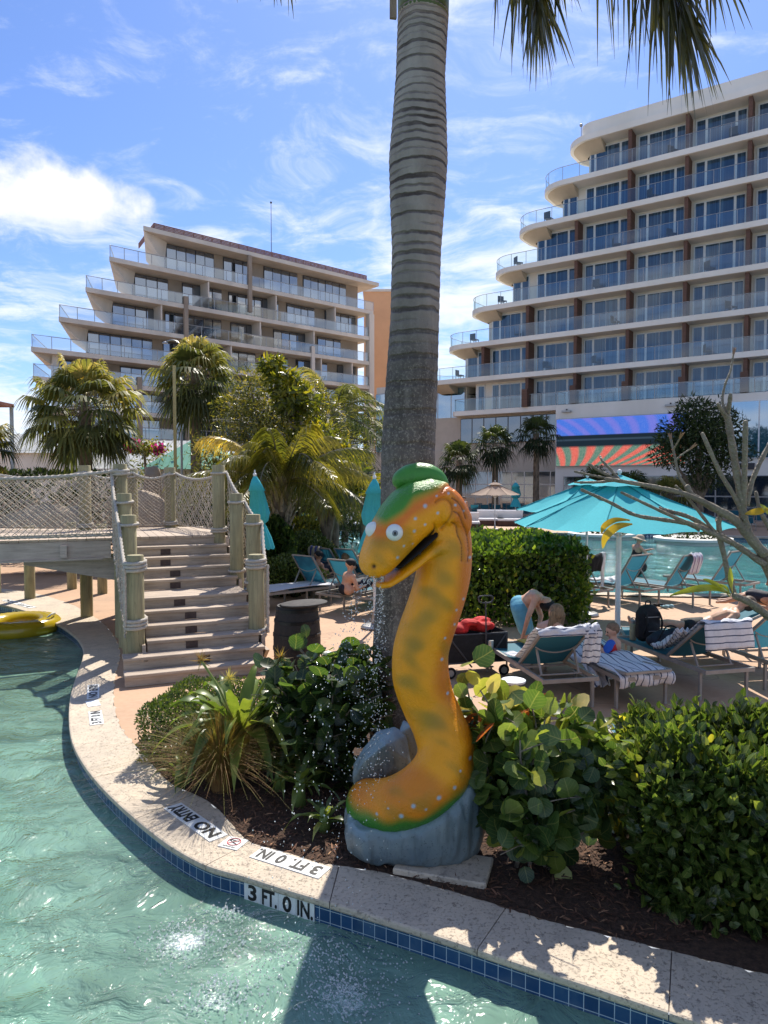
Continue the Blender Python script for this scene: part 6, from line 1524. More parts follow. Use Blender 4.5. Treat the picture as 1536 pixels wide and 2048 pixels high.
drape('striped_towel', 'striped towel hanging down the right side of the blonde woman\'s lounger back', 'towel', lA, [(.24, .925), (.14, .95), (.10, .88), (.12, .7), (.16, .5)], .20, .42, TOWEL, True, .014, 5)
drape('striped_towel', 'white striped towel spread under the small boy and hanging over the lounger side', 'towel', lB, [(.03, .26), (.0, .40), (.2, .44), (.5, .425), (.8, .45), (1.1, .43), (1.5, .46)], -.36, .36, TOWEL, False, .016, 7)
drape('striped_towel', 'corner of striped towel hanging off the left side of the small boy\'s lounger', 'towel', lB, [(1.2, .42), (1.0, .44), (.8, .40), (.6, .30), (.45, .16)], -.44, -.20, TOWEL, False, .03, 17)
drape('striped_towel', 'white striped towel folded over the lounger back to the right of the backpack', 'towel', lC, [(.9, .46), (.66, .56), (.42, .75), (.2, .92), (.12, .935), (.08, .88), (.06, .60)], -.30, .37, TOWEL, True, .012, 9)
drape('striped_towel', 'crumpled end of striped towel beside the sunbather', 'towel', lC, [(.95, .47), (.8, .52), (.6, .64), (.4, .78)], -.42, -.26, TOWEL, True, .03, 11)
# by the far pool, right
rr_ = [(4.55, 14.6, R(38), 'first teal lounger in the poolside row, next to the clipped hedge, with a black cover'), (5.65, 14.75, R(34), 'empty teal lounger in the poolside row between black cover and striped towel'), (6.75, 14.75, R(36), 'teal lounger in the poolside row with a striped towel on its back'), (8.15, 15.6, R(38), 'teal lounger in the poolside row behind the bare branches')]
pr = [lounger(l, x, y, a, 58, 'teal loungers in a row by the pool') for x, y, a, l in rr_]
BLK_C = clothm('black_cloth', (.012, .012, .014))
drape('black_cover', 'black cover hanging on the poolside lounger back next to the hedge', 'cloth', pr[0], [(.62, .75), (.36, 1.04), (.30, 1.07), (.26, .98), (.34, .72)], -.33, .33, BLK_C, True, .015, 2)
drape('white_towel', 'white towel hanging from the lounger beside the black cover', 'towel', pr[0], [(.36, 1.08), (.30, 1.05), (.32, .7), (.34, .3)], .34, .46, WHITE_T, True, .02, 4)
drape('striped_towel', 'purple striped towel over the poolside lounger back', 'towel', pr[2], [(.62, .75), (.36, 1.06), (.30, 1.08), (.24, .98), (.33, .66)], -.14, .24, TOWEL2, False, .01, 6)
drape('white_towel', 'white towel lying on the seat of the empty poolside lounger', 'towel', pr[1], [(.85, .46), (1.0, .52), (1.3, .45), (1.5, .44)], -.36, .1, WHITE_T, True, .02, 8)
# left group
lg = [(-1.95, 14.9, R(-38), 55, 'teal lounger just right of the stair post, back raised'), (-1.12, 14.05, R(-38), 55, 'teal lounger in front, on which the man in the black cap sits'), (-1.72, 16.9, R(-38), 52, 'teal lounger in the back row with a towel on its left corner'), (-1.15, 16.7, R(-38), 52, 'teal lounger in the back row beside the pool'), (-.45, 15.9, R(-38), 55, 'teal lounger half hidden behind the serpent snout'), (-.32, 13.6, R(-30), 52, 'teal lounger right of the man in the black cap, behind the falling water'), (-2.75, 14.2, R(-50), 4, 'flat lounger with a white towel behind the stair posts')]
lo_ = [lounger(l, x, y, a, b, 'teal loungers grouped left of the serpent') for x, y, a, b, l in lg]
drape('beach_towel', 'multicoloured beach towel over the left back-row lounger', 'towel', lo_[2], [(.5, .85), (.36, 1.02), (.28, 1.03), (.24, .9), (.28, .6)], -.36, .02, clothm('beach_towel_m', (.55, .50, .36), (.10, .12, .30), 40, .2), False, .01, 6)
drape('white_towel', 'white towel spread on the flat lounger behind the stairs', 'towel', lo_[6], [(.0, .30), (.02, .41), (.6, .43), (1.4, .43), (1.9, .43)], -.36, .36, WHITE_T, True, .012, 8)
lounger('sun lounger behind the right foreground hedge, only its teal sling and legs showing', 1.98, 6.05, R(-80), 4)
# far loungers
k = 0; fx = []
for row, (py_, Y_, xs_) in enumerate(((1030, 50, (948, 968, 992, 1020, 1052)), (1020, 53, (955, 985, 1012, 1040)))):
    for px_ in xs_:
        c = D(px_, 1000, Y_); fx.append((c.x, Y_, R(-14), 55))
proto = None
names = ['first', 'second', 'third', 'fourth', 'fifth']
for i, (x, y, a, b) in enumerate(fx):
    lab = '%s teal lounger from the left in the %s row below the tan umbrella' % (names[i if i < 5 else i - 5], 'front' if i < 5 else 'rear')
    if proto is None: proto = lounger(lab, x, y, a, b, 'far loungers on the hotel terrace')
    else: c = copy_tree(proto); c.location = (x, y, 0); c.rotation_euler = (0, 0, a); c['label'] = lab
for i, (px_, Y_) in enumerate(((592, 41), (612, 41.5), (642, 42), (669, 42.5), (694, 42), (1500, 38), (1470, 40), (1525, 41))):
    c = copy_tree(proto); c.location = (D(px_, 1000, Y_).x, Y_, 0); c.rotation_euler = (0, 0, R(25 if i < 5 else -20)); c['label'] = ('%s lounger in the row seen under the palm fronds beyond the pool' % (names[i] + ' from the left')) if i < 5 else '%s lounger far beyond the pool at the right edge' % ('middle', 'left', 'right')[i - 5]; c['group'] = 'far loungers under the palm fronds' if i < 5 else 'far loungers at the right edge'
def daybed(label, px_, Y_, w=1.6):
    o = empty('daybed', (D(px_, 1000, Y_).x, Y_, 0), R(-6), label, 'daybed', 'white towelled daybeds across the pool')
    mb = MB(); mb.box((0, 0, .16), (w, 2.0, .3), bev=.03); mb.build('base', mat('daybed_wood', (.07, .03, .02), .6, .2, 4), o); mb = MB(); mb.box((0, 0, .37), (w * .98, 1.95, .12), bev=.03); mb.build('mattress', WHITE_T, o)
    mb = MB(); mb.box((0, .55, .66), (w * .9, .1, .6), ax=(Vector((1, 0, 0)), Vector((0, .8, .6)), Vector((0, -.6, .8)))); mb.build('backrest', WHITE_T, o); return o
daybed('left white daybed with raised back in front of the hotel loungers', 980, 43.5, 1.7); daybed('right white daybed with raised back in front of the hotel loungers', 1022, 43, 1.7); daybed('low white daybed across the pool, below the yellow-green palm', 693, 39, 2.6); daybed('white daybed at the hotel side, just right of the serpent head', 942, 40, 1.0)
# umbrellas
UMB = clothm('umbrella_teal', (.06, .50, .56)); SEAM = mat('umbrella_seam', (.04, .34, .40), .9, .1, 5); TANC = clothm('umbrella_tan', (.42, .32, .25)); WPOLE = mat('white_pole', (.68, .70, .70), .4, .05, 3)
def umbrella(label, x, y, rim, z0, z1, m, vent=True, rot=.2, group=None, polem=None):
    o = empty('patio_umbrella', (x, y, 0), rot, label, 'umbrella', group); V = [(0, 0, z1)]; Fc = []; K = 8; sub = 6; rings = 7
    for r_ in range(1, rings + 1):
        u = r_ / rings
        for k in range(K * sub):
            a = 2 * PI * k / (K * sub); ph = (k % sub) / sub; cs = math.cos(PI / K) / math.cos((ph - .5) * 2 * PI / K)
            rr = rim * u * (cs * (1 - .05 * math.sin(PI * ph) * u)); V.append((rr * math.cos(a), rr * math.sin(a), z1 + (z0 - z1) * (u ** 1.0) - .07 * math.sin(PI * ph) * math.sin(PI * min(1, u * .8)) + .008 * math.sin(a * 23 + u * 9) * u + .006 * math.sin(a * 51 - u * 14)))
    for k in range(K * sub): Fc.append((0, 1 + k, 1 + (k + 1) % (K * sub)))
    for r_ in range(rings - 1):
        for k in range(K * sub): b = 1 + r_ * K * sub; Fc.append((b + k, b + K * sub + k, b + K * sub + (k + 1) % (K * sub), b + (k + 1) % (K * sub)))
    c = meshobj('canopy', V, Fc, m, o, False); a = c.data.attributes.new('arc', 'FLOAT', 'POINT'); autosmooth(c, 7)
    mb = MB()
    for k in range(K): a = 2 * PI * k / K; mb.tube([(0, 0, z1 + .004), (rim * .5 * math.cos(a), rim * .5 * math.sin(a), (z0 + z1) / 2 + .006), (rim * .995 * math.cos(a), rim * .995 * math.sin(a), z0 + .006)], .008, 5)
    mb.build('seam', SEAM if m is UMB else m, c)
    vt = [(0, 0, z1 + .09)] + [(rim * .26 * f * math.cos(2 * PI * k / 16), rim * .26 * f * math.sin(2 * PI * k / 16), z1 + .085 - (z1 - z0) * .27 * f + (0.015 if k % 2 else 0)) for f in (.5, 1.0) for k in range(16)]
    mb.add(vt, [(0, 1 + k, 1 + (k + 1) % 16) for k in range(16)] + [(1 + k, 17 + k, 17 + (k + 1) % 16, 1 + (k + 1) % 16) for k in range(16)]); mb.build('vent', m, o)
    for k in range(K):
        a = 2 * PI * k / K; mb = MB(); mb.beam((0, 0, z1 - .03), (rim * .99 * math.cos(a), rim * .99 * math.sin(a), z0 - .02), .018, .02); rb = mb.build('rib', WPOLE, o); mb = MB(); mb.beam((0, 0, z0 - .2), (rim * .5 * math.cos(a), rim * .5 * math.sin(a), (z0 + z1) / 2 - .03), .014, .014); mb.build('strut', WPOLE, rb)
    mb = MB(); mb.tube([(0, 0, 0), (0, 0, z1)], .04 if rim > 1.5 else .024, 12); mb.build('pole', polem or WPOLE, o); mb = MB(); mb.ball((0, 0, z1 + .13), .035, 10, 8); mb.tube([(0, 0, z1), (0, 0, z1 + .12)], .015, 8); mb.build('finial', WPOLE, o)
    mb = MB(); mb.lathe([(.24, 0), (.25, .03), (.22, .06), (.06, .09), (.04, .3)], 20); mb.build('base', METAL, o); return o
umbrella('large open turquoise umbrella nearest the camera, over the boy', 3.48, 10.5, 1.58, 1.98, 2.63, UMB, rot=.35, group='open turquoise umbrellas')
umbrella('open turquoise umbrella behind and left of the nearest one', 3.95, 13.8, 1.42, 2.08, 2.60, UMB, rot=.1, group='open turquoise umbrellas')
umbrella('open tan umbrella in front of the hotel ground floor', D(990, 1000, 39).x, 39, 1.42, 1.95, 2.55, TANC, rot=.3)
umbrella('small tan umbrella seen under the palm fronds beyond the pool', D(705, 1000, 44).x, 44, 1.2, 1.9, 2.5, TANC, rot=.3)
def furled(label, x, y, zt, zb, r, m, group='furled turquoise umbrellas', lean=0.0):
    o = empty('furled_umbrella', (x, y, 0), .3, label, 'umbrella', group); n = 40; rings = []
    prof = [(0, .03), (.06, .075), (.20, .15), (.205, .125), (.5, .165), (.62, .12), (.66, .065), (.70, .085), (.85, .14), (1.0, .17)]
    for u, q in prof:
        ring = []
        for k in range(n):
            a = 2 * PI * k / n; f = 1 + (.16 if u > .21 else .06) * math.cos(8 * a + u * 1.5) * min(1, u * 3) + .05 * math.cos(3 * a + 1); ring.append((r / .16 * q * f * math.cos(a) + lean * u, r / .16 * q * f * math.sin(a), zt + (zb - zt) * u + .03 * math.cos(8 * a) * (u > .95)))
        rings.append(ring)
    mb = MB(); mb.loft(rings, False); c = mb.build('canopy', m, o, True); mb = MB(); mb.tube([(0, 0, 0), (0, 0, zt + .02)], .024, 10); mb.build('pole', WPOLE, o); mb = MB(); mb.lathe([(.02, 0), (.035, .02), (.035, .05), (.012, .07), (.018, .1), (.004, .13)], 12, (0, 0, zt)); mb.build('finial', WPOLE, o)
    mb = MB(); mb.lathe([(.24, 0), (.25, .03), (.22, .06), (.06, .09), (.04, .3)], 20); mb.build('base', METAL, o); return o
furled('furled turquoise umbrella standing right behind the stair posts', D(510, 1000, 13.8).x, 13.8, 2.72, 1.32, .17, UMB, lean=.16)
furled('furled turquoise umbrella beside the tall palm trunk, behind the serpent head', D(749, 1000, 12.6).x, 12.6, 2.66, 1.38, .16, UMB, lean=-.12)
furled('tiny furled turquoise umbrella by the hotel windows right of the tan umbrella', D(1031, 1000, 48).x, 48, 2.6, .95, .32, UMB)
# bags and small things
BLACK = mat('black_fabric', (.010, .010, .012), .75, .3, 20, bump=.3, bscale=80); NAVY = mat('navy_fabric', (.012, .015, .030), .7, .3, 20, bump=.3); 
def blob(name, mb, vox, m, parent=None, smooth_it=5, loc=None):
    me = remesh(mb, vox, smooth_it); me.materials.clear(); me.materials.append(m); o = bpy.data.objects.new(name, me); link(o, parent)
    if loc: o.location = loc
    return o
bp_ = D(1295, 1280, 9.75); b = empty('backpack', (bp_.x, 9.75, .40), R(14), 'tall black backpack standing on the lounger by the umbrella pole', 'backpack')
mb = MB(); mb.box((0, 0, .24), (.34, .2, .46), bev=.06); mb.ball((0, 0, .44), (.15, .1, .08)); mb.ball((0, -.1, .16), (.13, .07, .13)); blob('bag_body', mb, .014, BLACK, b)
mb = MB(); mb.tube(catmull([(-.04, .0, .5), (-.03, 0, .56), (.03, 0, .56), (.04, 0, .5)], 4), .009, 6); mb.tube(catmull([(-.1, -.11, .42), (-.11, -.15, .3), (-.13, -.10, .12)], 4), .014, 6); mb.tube(catmull([(.1, -.11, .42), (.12, -.15, .3), (.14, -.10, .12)], 4), .014, 6); mb.build('strap', BLACK, b, True)
mb = MB(); mb.box((0, -.172, .18), (.2, .006, .012)); mb.box((0, -.11, .36), (.22, .006, .01)); mb.build('zip', METAL, b)
b = empty('shoulder_bag', (bp_.x + .10, 9.42, .40), R(10), 'slumped dark navy bag lying in front of the black backpack', 'bag'); mb = MB(); mb.ball((0, 0, .11), (.22, .14, .12)); mb.ball((.12, -.02, .16), (.12, .1, .1)); mb.ball((-.12, 0, .09), (.14, .12, .09)); blob('bag_body', mb, .014, NAVY, b); mb = MB(); mb.tube(catmull([(-.15, -.1, .12), (-.05, -.13, .3), (.1, -.12, .28), (.18, -.1, .12)], 5), .011, 6); mb.build('strap', BLACK, b)
bo = empty('water_bottle', (D(1266, 1270, 9.95).x, 9.95, .38), 0, 'tan insulated bottle standing left of the black backpack', 'bottle'); mb = MB(); mb.lathe([(.045, 0), (.048, .01), (.048, .21), (.035, .235)], 20); mb.build('flask', mat('tan_paint', (.42, .36, .22), .4, .1, 5), bo, True); mb = MB(); mb.lathe([(.036, .236), (.036, .27), (.03, .28)], 16); mb.tube(catmull([(-.03, 0, .28), (-.02, 0, .31), (.02, 0, .31), (.03, 0, .28)], 4), .006, 6); mb.build('cap', METAL, bo)
# wagon
wg = D(945, 1300, 9.6); w = empty('folding_wagon', (wg.x - .02, 9.65, 0), R(14), 'black folding wagon with tall pull handle, filled with red fabric', 'wagon')
mb = MB(); hw_, hd, z0, z1 = .42, .26, .2, .58
mb.add([(-hw_, -hd, z0), (hw_, -hd, z0), (hw_, hd, z0), (-hw_, hd, z0), (-hw_, -hd, z1), (hw_, -hd, z1), (hw_, hd, z1), (-hw_, hd, z1)], [(0, 1, 2, 3), (0, 4, 5, 1), (1, 5, 6, 2), (2, 6, 7, 3), (3, 7, 4, 0)]); sd_ = mb.build('fabric_tub', BLACK, w)
mb = MB(); q = .012
for z_ in (z0, z1): mb.tube([(-hw_, -hd, z_), (hw_, -hd, z_), (hw_, hd, z_), (-hw_, hd, z_)], q, 6, closed=True)
for sx in (-1, 1):
    mb.tube([(sx * hw_, -hd, z1), (sx * hw_ * .2, -hd - .01, z0 - .06)], q, 6); mb.tube([(sx * hw_, hd, z1), (sx * hw_ * .2, hd + .01, z0 - .06)], q, 6)
    for sy in (-1, 1): mb.tube([(sx * hw_, sy * hd, .08), (sx * hw_, sy * hd, z1)], q, 6)
mb.build('frame', DARKM, w)
for sx in (-1, 1):
    for sy in (-1, 1):
        wm_ = MB(); n = 18; pts = [(sx * (hw_ - .04) + .06 * math.cos(2 * PI * k / n), sy * (hd + .0), .075 + .06 * math.sin(2 * PI * k / n)) for k in range(n)]; wm_.tube(pts, .018, 8, closed=True); wh = wm_.build('wheel', BLACK, w, True); mb = MB(); mb.tube([(sx * (hw_ - .04), sy * hd - .015, .075), (sx * (hw_ - .04), sy * hd + .015, .075)], .045, 12); mb.build('hub', METAL, wh)
mb = MB(); mb.tube([(.12, -hd - .02, .15), (.10, -hd - .04, .75), (.09, -hd - .05, 1.02)], .011, 6); mb.tube(catmull([(.0, -hd - .05, 1.02), (.0, -hd - .05, 1.09), (.18, -hd - .05, 1.09), (.18, -hd - .05, 1.02), (.09, -hd - .05, 1.0), (0, -hd - .05, 1.02)], 4), .01, 6); mb.build('pull_handle', DARKM, w)
cu_ = MB(); cu_.lathe([(.035, 0), (.04, .12), (.04, .14)], 14, (.16, -hd - .06, .36)); cu_.build('cup', mat('steel_cup', (.4, .42, .42), .35, .1, 4, metal=.7), w)
REDC = mat('red_fabric', (.52, .018, .015), .8, .25, 6, bump=.3); 
mb = MB(); r = random.Random(4)
for k in range(11): mb.ball((r.uniform(-.30, .22), r.uniform(-.16, .16), .60 + r.uniform(0, .12)), (r.uniform(.08, .16), r.uniform(.07, .13), r.uniform(.04, .09)), 10, 8)
ro = blob('red_towel', mb, .018, REDC, None, 2); ro.location = w.location; ro.rotation_euler = w.rotation_euler; rockify(ro.data, .012, 16, 3); tag(ro, 'crumpled red fabric heaped in the black wagon', 'towel')
st_ = D(1027, 1362, 7.75); s = empty('side_table', (st_.x, 7.75, 0), 0, 'small round white side table left of the lounger in front of the wagon', 'table'); mb = MB(); mb.lathe([(.13, .40), (.135, .41), (.135, .425), (.12, .43)], 28); mb.build('table_top', WHITEM, s); mb = MB(); mb.lathe([(.11, 0), (.11, .02), (.03, .04), (.025, .40)], 16); mb.build('pedestal', WHITEM, s)
lt_ = empty('low_table', (2.85, 9.15, 0), R(14), 'low slatted side table on the deck beneath the boy\'s lounger', 'table'); mb = MB()
for k in range(5): mb.box((0, -.2 + k * .1, .12), (.62, .085, .02))
mb.build('table_top', WHITEM, lt_)
for sx in (-1, 1):
    for sy in (-1, 1): mb = MB(); mb.box((sx * .28, sy * .2, .055), (.03, .03, .11)); mb.build('leg', METAL, lt_)
for k, (px_, py_, c, lab) in enumerate(((1312, 1213, BLACK, 'black shoes on the deck behind the backpack'), (1334, 1216, mat('blue_rubber', (.25, .42, .48), .6, .1, 8), 'pale blue sandals beside the black shoes'))):
    g_ = G(px_, py_); o = empty('shoe_pair', (g_.x, g_.y, 0), .4, lab, 'shoes')
    for s in (-1, 1):
        mb = MB(); mb.ball((s * .07, 0, .03), (.045, .13, .03)); mb.ball((s * .07, -.06, .05), (.035, .06, .035)); blob('shoe', mb, .012, c, o)
gr_ = G(556, 1192); mb = MB(); mb.ball((0, 0, .11), (.30, .16, .10)); mb.ball((.15, 0, .17), (.16, .13, .09)); o = blob('green_float', mb, .02, mat('lime_vinyl', (.16, .5, .03), .3, .1, 4)); o.location = (gr_.x, gr_.y + .3, 0); tag(o, 'lime green float lying under the flat lounger behind the barrel', 'pool float')
# yellow inflatable ring
YV = mat('yellow_vinyl', (.46, .34, .015), .18, .08, 3, spec=.6); t0 = G(36, 1262, WZ); ring = empty('inflatable_ring', (t0.x, t0.y, WZ), 0, 'yellow inflatable ring floating on the river under the bridge', 'pool float')
V = []; Fc = []; n, m_ = 64, 22
for i in range(n):
    a = 2 * PI * i / n
    for j in range(m_):
        b_ = 2 * PI * j / m_; q_ = .20 * (1 + .018 * math.cos(32 * a) * (math.sin(b_) > -.5)); rr = .56 + q_ * math.cos(b_); V.append((rr * math.cos(a), rr * math.sin(a), .10 + q_ * .85 * math.sin(b_)))
for i in range(n):
    for j in range(m_): Fc.append((i * m_ + j, ((i + 1) % n) * m_ + j, ((i + 1) % n) * m_ + (j + 1) % m_, i * m_ + (j + 1) % m_))
meshobj('tube', V, Fc, YV, ring, True); mb = MB(); mb.lathe([(.01, .08), (.2, .075), (.40, .11)], 40, cap=False); mb.build('seat_film', YV, ring, True)
for s in (-1, 1): mb = MB(); mb.tube(catmull([(.62, s * .15, .28), (.66, s * .08, .33), (.66, -s * .02, .33), (.62, -s * .08, .28)], 4), .012, 6); mb.build('grab_handle', WHITEM, ring)

# lamp post, pole, tower at the left edge, rocks, flowers
YP = mat('ochre_pole', (.50, .40, .17), .5, .1, 3)
p_ = D(351, 950, 24); o = empty('bare_pole', (p_.x, 24, 0), 0, 'tall thin ochre pole between the two fan palms', 'pole'); mb = MB(); mb.tube([(0, 0, 0), (0, 0, 2.6 + (962 - 730) / F * 24)], .055, 12); mb.build('shaft', YP, o); mb = MB(); mb.lathe([(.14, 0), (.14, .05), (.08, .12)], 14); mb.build('base', METAL, o)
p_ = D(352, 950, 30); o = empty('curved_street_lamp', (p_.x + .25, 30, 0), 0, 'slender grey lamp post with a hooked arm above the ochre pole', 'street lamp')
zt = 2.6 + (962 - 725) / F * 30; mb = MB(); mb.tube([(0, 0, 0), (0, 0, zt)], .05, 8); mb.build('pole', METAL, o); arc_ = [(0, 0, zt - .3), (.12, 0, zt), (.2, 0, zt + .35), (.02, 0, zt + .75), (-.3, 0, zt + .95), (-.62, 0, zt + .88)]; mb = MB(); mb.tube(catmull(arc_, 6), .028, 8); mb.build('arm', METAL, o); mb = MB(); mb.lathe([(.02, 0), (.1, -.04), (.12, -.09), (.03, -.1)], 14, (-.64, 0, zt + .9)); mb.build('lamp_head', METAL, o)
tw = D(-20, 900, 26); o = empty('slide_tower', (tw.x, 26, 0), 0, 'stair platform with curved metal railing at the far left edge', 'tower'); zt = 2.6 + (965 - 808) / F * 26; mb = MB(); mb.box((0, 0, zt), (1.0, 1.6, .12)); mb.build('platform', mat('redwood', (.30, .12, .08), .7, .2, 3), o)
mb = MB(); 
for sx in (-.45, .45):
    for sy in (-.7, .7): mb.beam((sx, sy, 0), (sx, sy, zt), .1, .1)
mb.build('support_frame', METAL, o); mb = MB()
for z_ in (.25, .42, .59, .76): mb.tube(catmull([(-1.2, -.75, zt + z_ - .05), (-.2, -.78, zt + z_), (.38, -.75, zt + z_ + .12), (.5, -.7, zt + z_ + .2)], 5), .016, 5)
for sx in (-.4, .1, .48): mb.tube([(sx, -.75, zt), (sx, -.75, zt + .75 + .25 * (sx > .3))], .022, 6)
mb.build('railing', METAL, o)
ROCK2 = mat('tan_rock', (.42, .34, .26), .9, .2, 1.5, col2=(.28, .22, .17), bump=.8, bscale=6)
def rockpile(name, label, px_, Y_, top, w, d, seed, grp='artificial boulders behind the bridge'):
    r = np.random.default_rng(seed); c = D(px_, 900, Y_); pts = []
    for k in range(26): 
        a = r.uniform(0, 2 * PI); z = r.uniform(0, top); s_ = (1 - (z / top) ** 3 * .45) * r.uniform(.75, 1.05); pts.append((w / 2 * math.cos(a) * s_, d / 2 * math.sin(a) * s_, z))
    o = boulder(pts, 2, .09, 2, name, ROCK2, None, Vector((0, 0, 0)), .09); o.location = (c.x, Y_, 0); tag(o, label, 'rock', grp); return o
rockpile('boulder', 'large layered tan boulder at the far left edge beyond the bridge', 5, 30, 3.25, 3.4, 2, 4); rockpile('boulder', 'flat-topped tan boulder carrying the pink flowers', 305, 28, 3.35, 1.35, 1.6, 5); rockpile('boulder', 'tan boulder under the fan palm, behind its trunk', 150, 30, 3.0, 2.6, 2, 6); rockpile('boulder', 'small dark boulder to the right of the flower boulder', 335, 27, 3.2, .6, .8, 7)
rockpile('boulder', 'low tan rock wall behind the bridge netting, left part', 90, 20, 2.1, 4.2, 1.5, 8); rockpile('boulder', 'low tan rock wall behind the middle bridge posts', 270, 21, 2.5, 2.8, 1.2, 9)
PINK = leafmat('pink_bracts', [(0, (.40, .03, .24)), (1, (.55, .10, .42))], .6, .3, tcol=(1, .5, 1))
bc = D(290, 885, 28.5); o = empty('bougainvillea', (bc.x, 28.4, 0), 0, 'bougainvillea with magenta flowers and green leaves on the boulder', 'shrub')
n = 900; P = rng.normal(size=(n, 3)) * np.array((.42, .25, .15)) + np.array((0, 0, 3.95)); leaves('foliage', LF_YEL, o, P, rdir(n), rdir(n), .14); n = 420; P = rng.normal(size=(n, 3)) * np.array((.14, .12, .10)) + np.array((-.42, -.1, 4.05)); P[330:] += np.array((.98, 0, -.14)); leaves('flowers', PINK, o, P, rdir(n), rdir(n), .11, ROUND); mb = MB(); mb.tube([(0, 0, 0), (.1, 0, 2), (0, 0, 3.9)], .05, 6); mb.build('stem', BARK, o)
# planters (islands) in the far pool
for k, (px_, py_, lab) in enumerate(((1205, 1072, 'left white-edged planter island in the far pool under the umbrella rim'), (1385, 1082, 'right white-edged planter island in the far pool behind bare branches'))):
    g_ = G(px_, py_); o = empty('pool_planter', (g_.x, g_.y, 0), 0, lab, 'planter', 'planter islands in the far pool'); mb = MB(); mb.lathe([(1.5, -.5), (1.5, .02), (1.65, .05), (1.65, .16), (1.35, .18), (.1, .16)], 36); mb.build('curb', CREAM2, o); n = 700; d = rdir(n); d[:, 2] = abs(d[:, 2]); leaves('foliage', LF_DARK, o, d * np.array((1.2, 1.2, .32)) + np.array((0, 0, .18)), d + rdir(n), rdir(n), .16)
def pool_mark(px_, py_, label):
    g_ = G(px_, py_); o = empty('depth_marker', (g_.x, g_.y - .06, -.03), 0, label, 'sign'); mb = MB(); mb.box((0, 0, 0), (1.0, .02, .2)); t_ = mb.build('tile', mat('marker_blue', (.05, .12, .2), .4, .1, 4), o); me = text_mesh('6 FT 0 IN', .13, .9, .02); me.materials.append(PL_W); l_ = bpy.data.objects.new('lettering', me); link(l_, t_); l_.rotation_euler = (PI / 2, 0, 0); l_.location = (0, -.0125, 0)
pool_mark(665, 1064, 'distant depth marker on the far pool wall left of the palm trunk'); pool_mark(1310, 1071, 'distant depth marker on the far pool wall between the planter islands')
# cabana screens and dark planting at the hotel foot
for k, px_ in enumerate((600, 648, 690)):
    c = D(px_, 1000, 47); o = empty('cabana', (c.x, 47, 0), 0, ('left', 'middle', 'right')[k] + ' small cream cabana seen under the palm fronds beyond the pool', 'cabana', 'cabanas beyond the pool'); mb = MB(); mb.box((0, .8, 1.1), (1.3, .08, 2.2)); mb.build('back_panel', CREAM, o); mb = MB(); mb.box((0, 0, 2.25), (1.5, 1.8, .08)); mb.build('roof', TAN, o)
    for sx in (-.66, .66): mb = MB(); mb.box((sx, -.7, 1.1), (.07, .07, 2.2)); mb.build('post', CREAM, o)
# ================================================================== PEOPLE
def skinm(name, c):
    m, T, o = newmat(name); tc = T.n('ShaderNodeTexCoord').outputs['Object']; n = T.noise(tc, 12, 3); cc = T.mix(T.maprange(n, .3, .7), c, (c[0] * .85, c[1] * .72, c[2] * .66))
    p = T.n('ShaderNodeBsdfPrincipled', None, Base_Color=cc, Roughness=.5); p.inputs['Subsurface Weight'].default_value = .08; p.inputs['Subsurface Radius'].default_value = (.02, .008, .004); T.link(p.outputs[0], o.inputs[0]); return m
SK1, SK2 = skinm('skin_light', (.62, .37, .25)), skinm('skin_tan', (.48, .26, .16))
BLONDE = mat('hair_blonde', (.26, .16, .08), .55, .3, 20, bump=.6, bscale=80, streak=(3, 3, .3)); BROWNH = mat('hair_brown', (.10, .06, .035), .6, .3, 20); BLUES = mat('blue_shorts', (.12, .38, .52), .8, .1, 12, bump=.3); REDS = mat('red_shirt', (.62, .03, .03), .8, .1, 10); BLUESH = mat('blue_sleeve', (.03, .12, .50), .8, .1, 10); FLOR = mat('floral_dress', (.015, .015, .03), .8, .2, 30, col2=(.28, .05, .10))
V3 = Vector
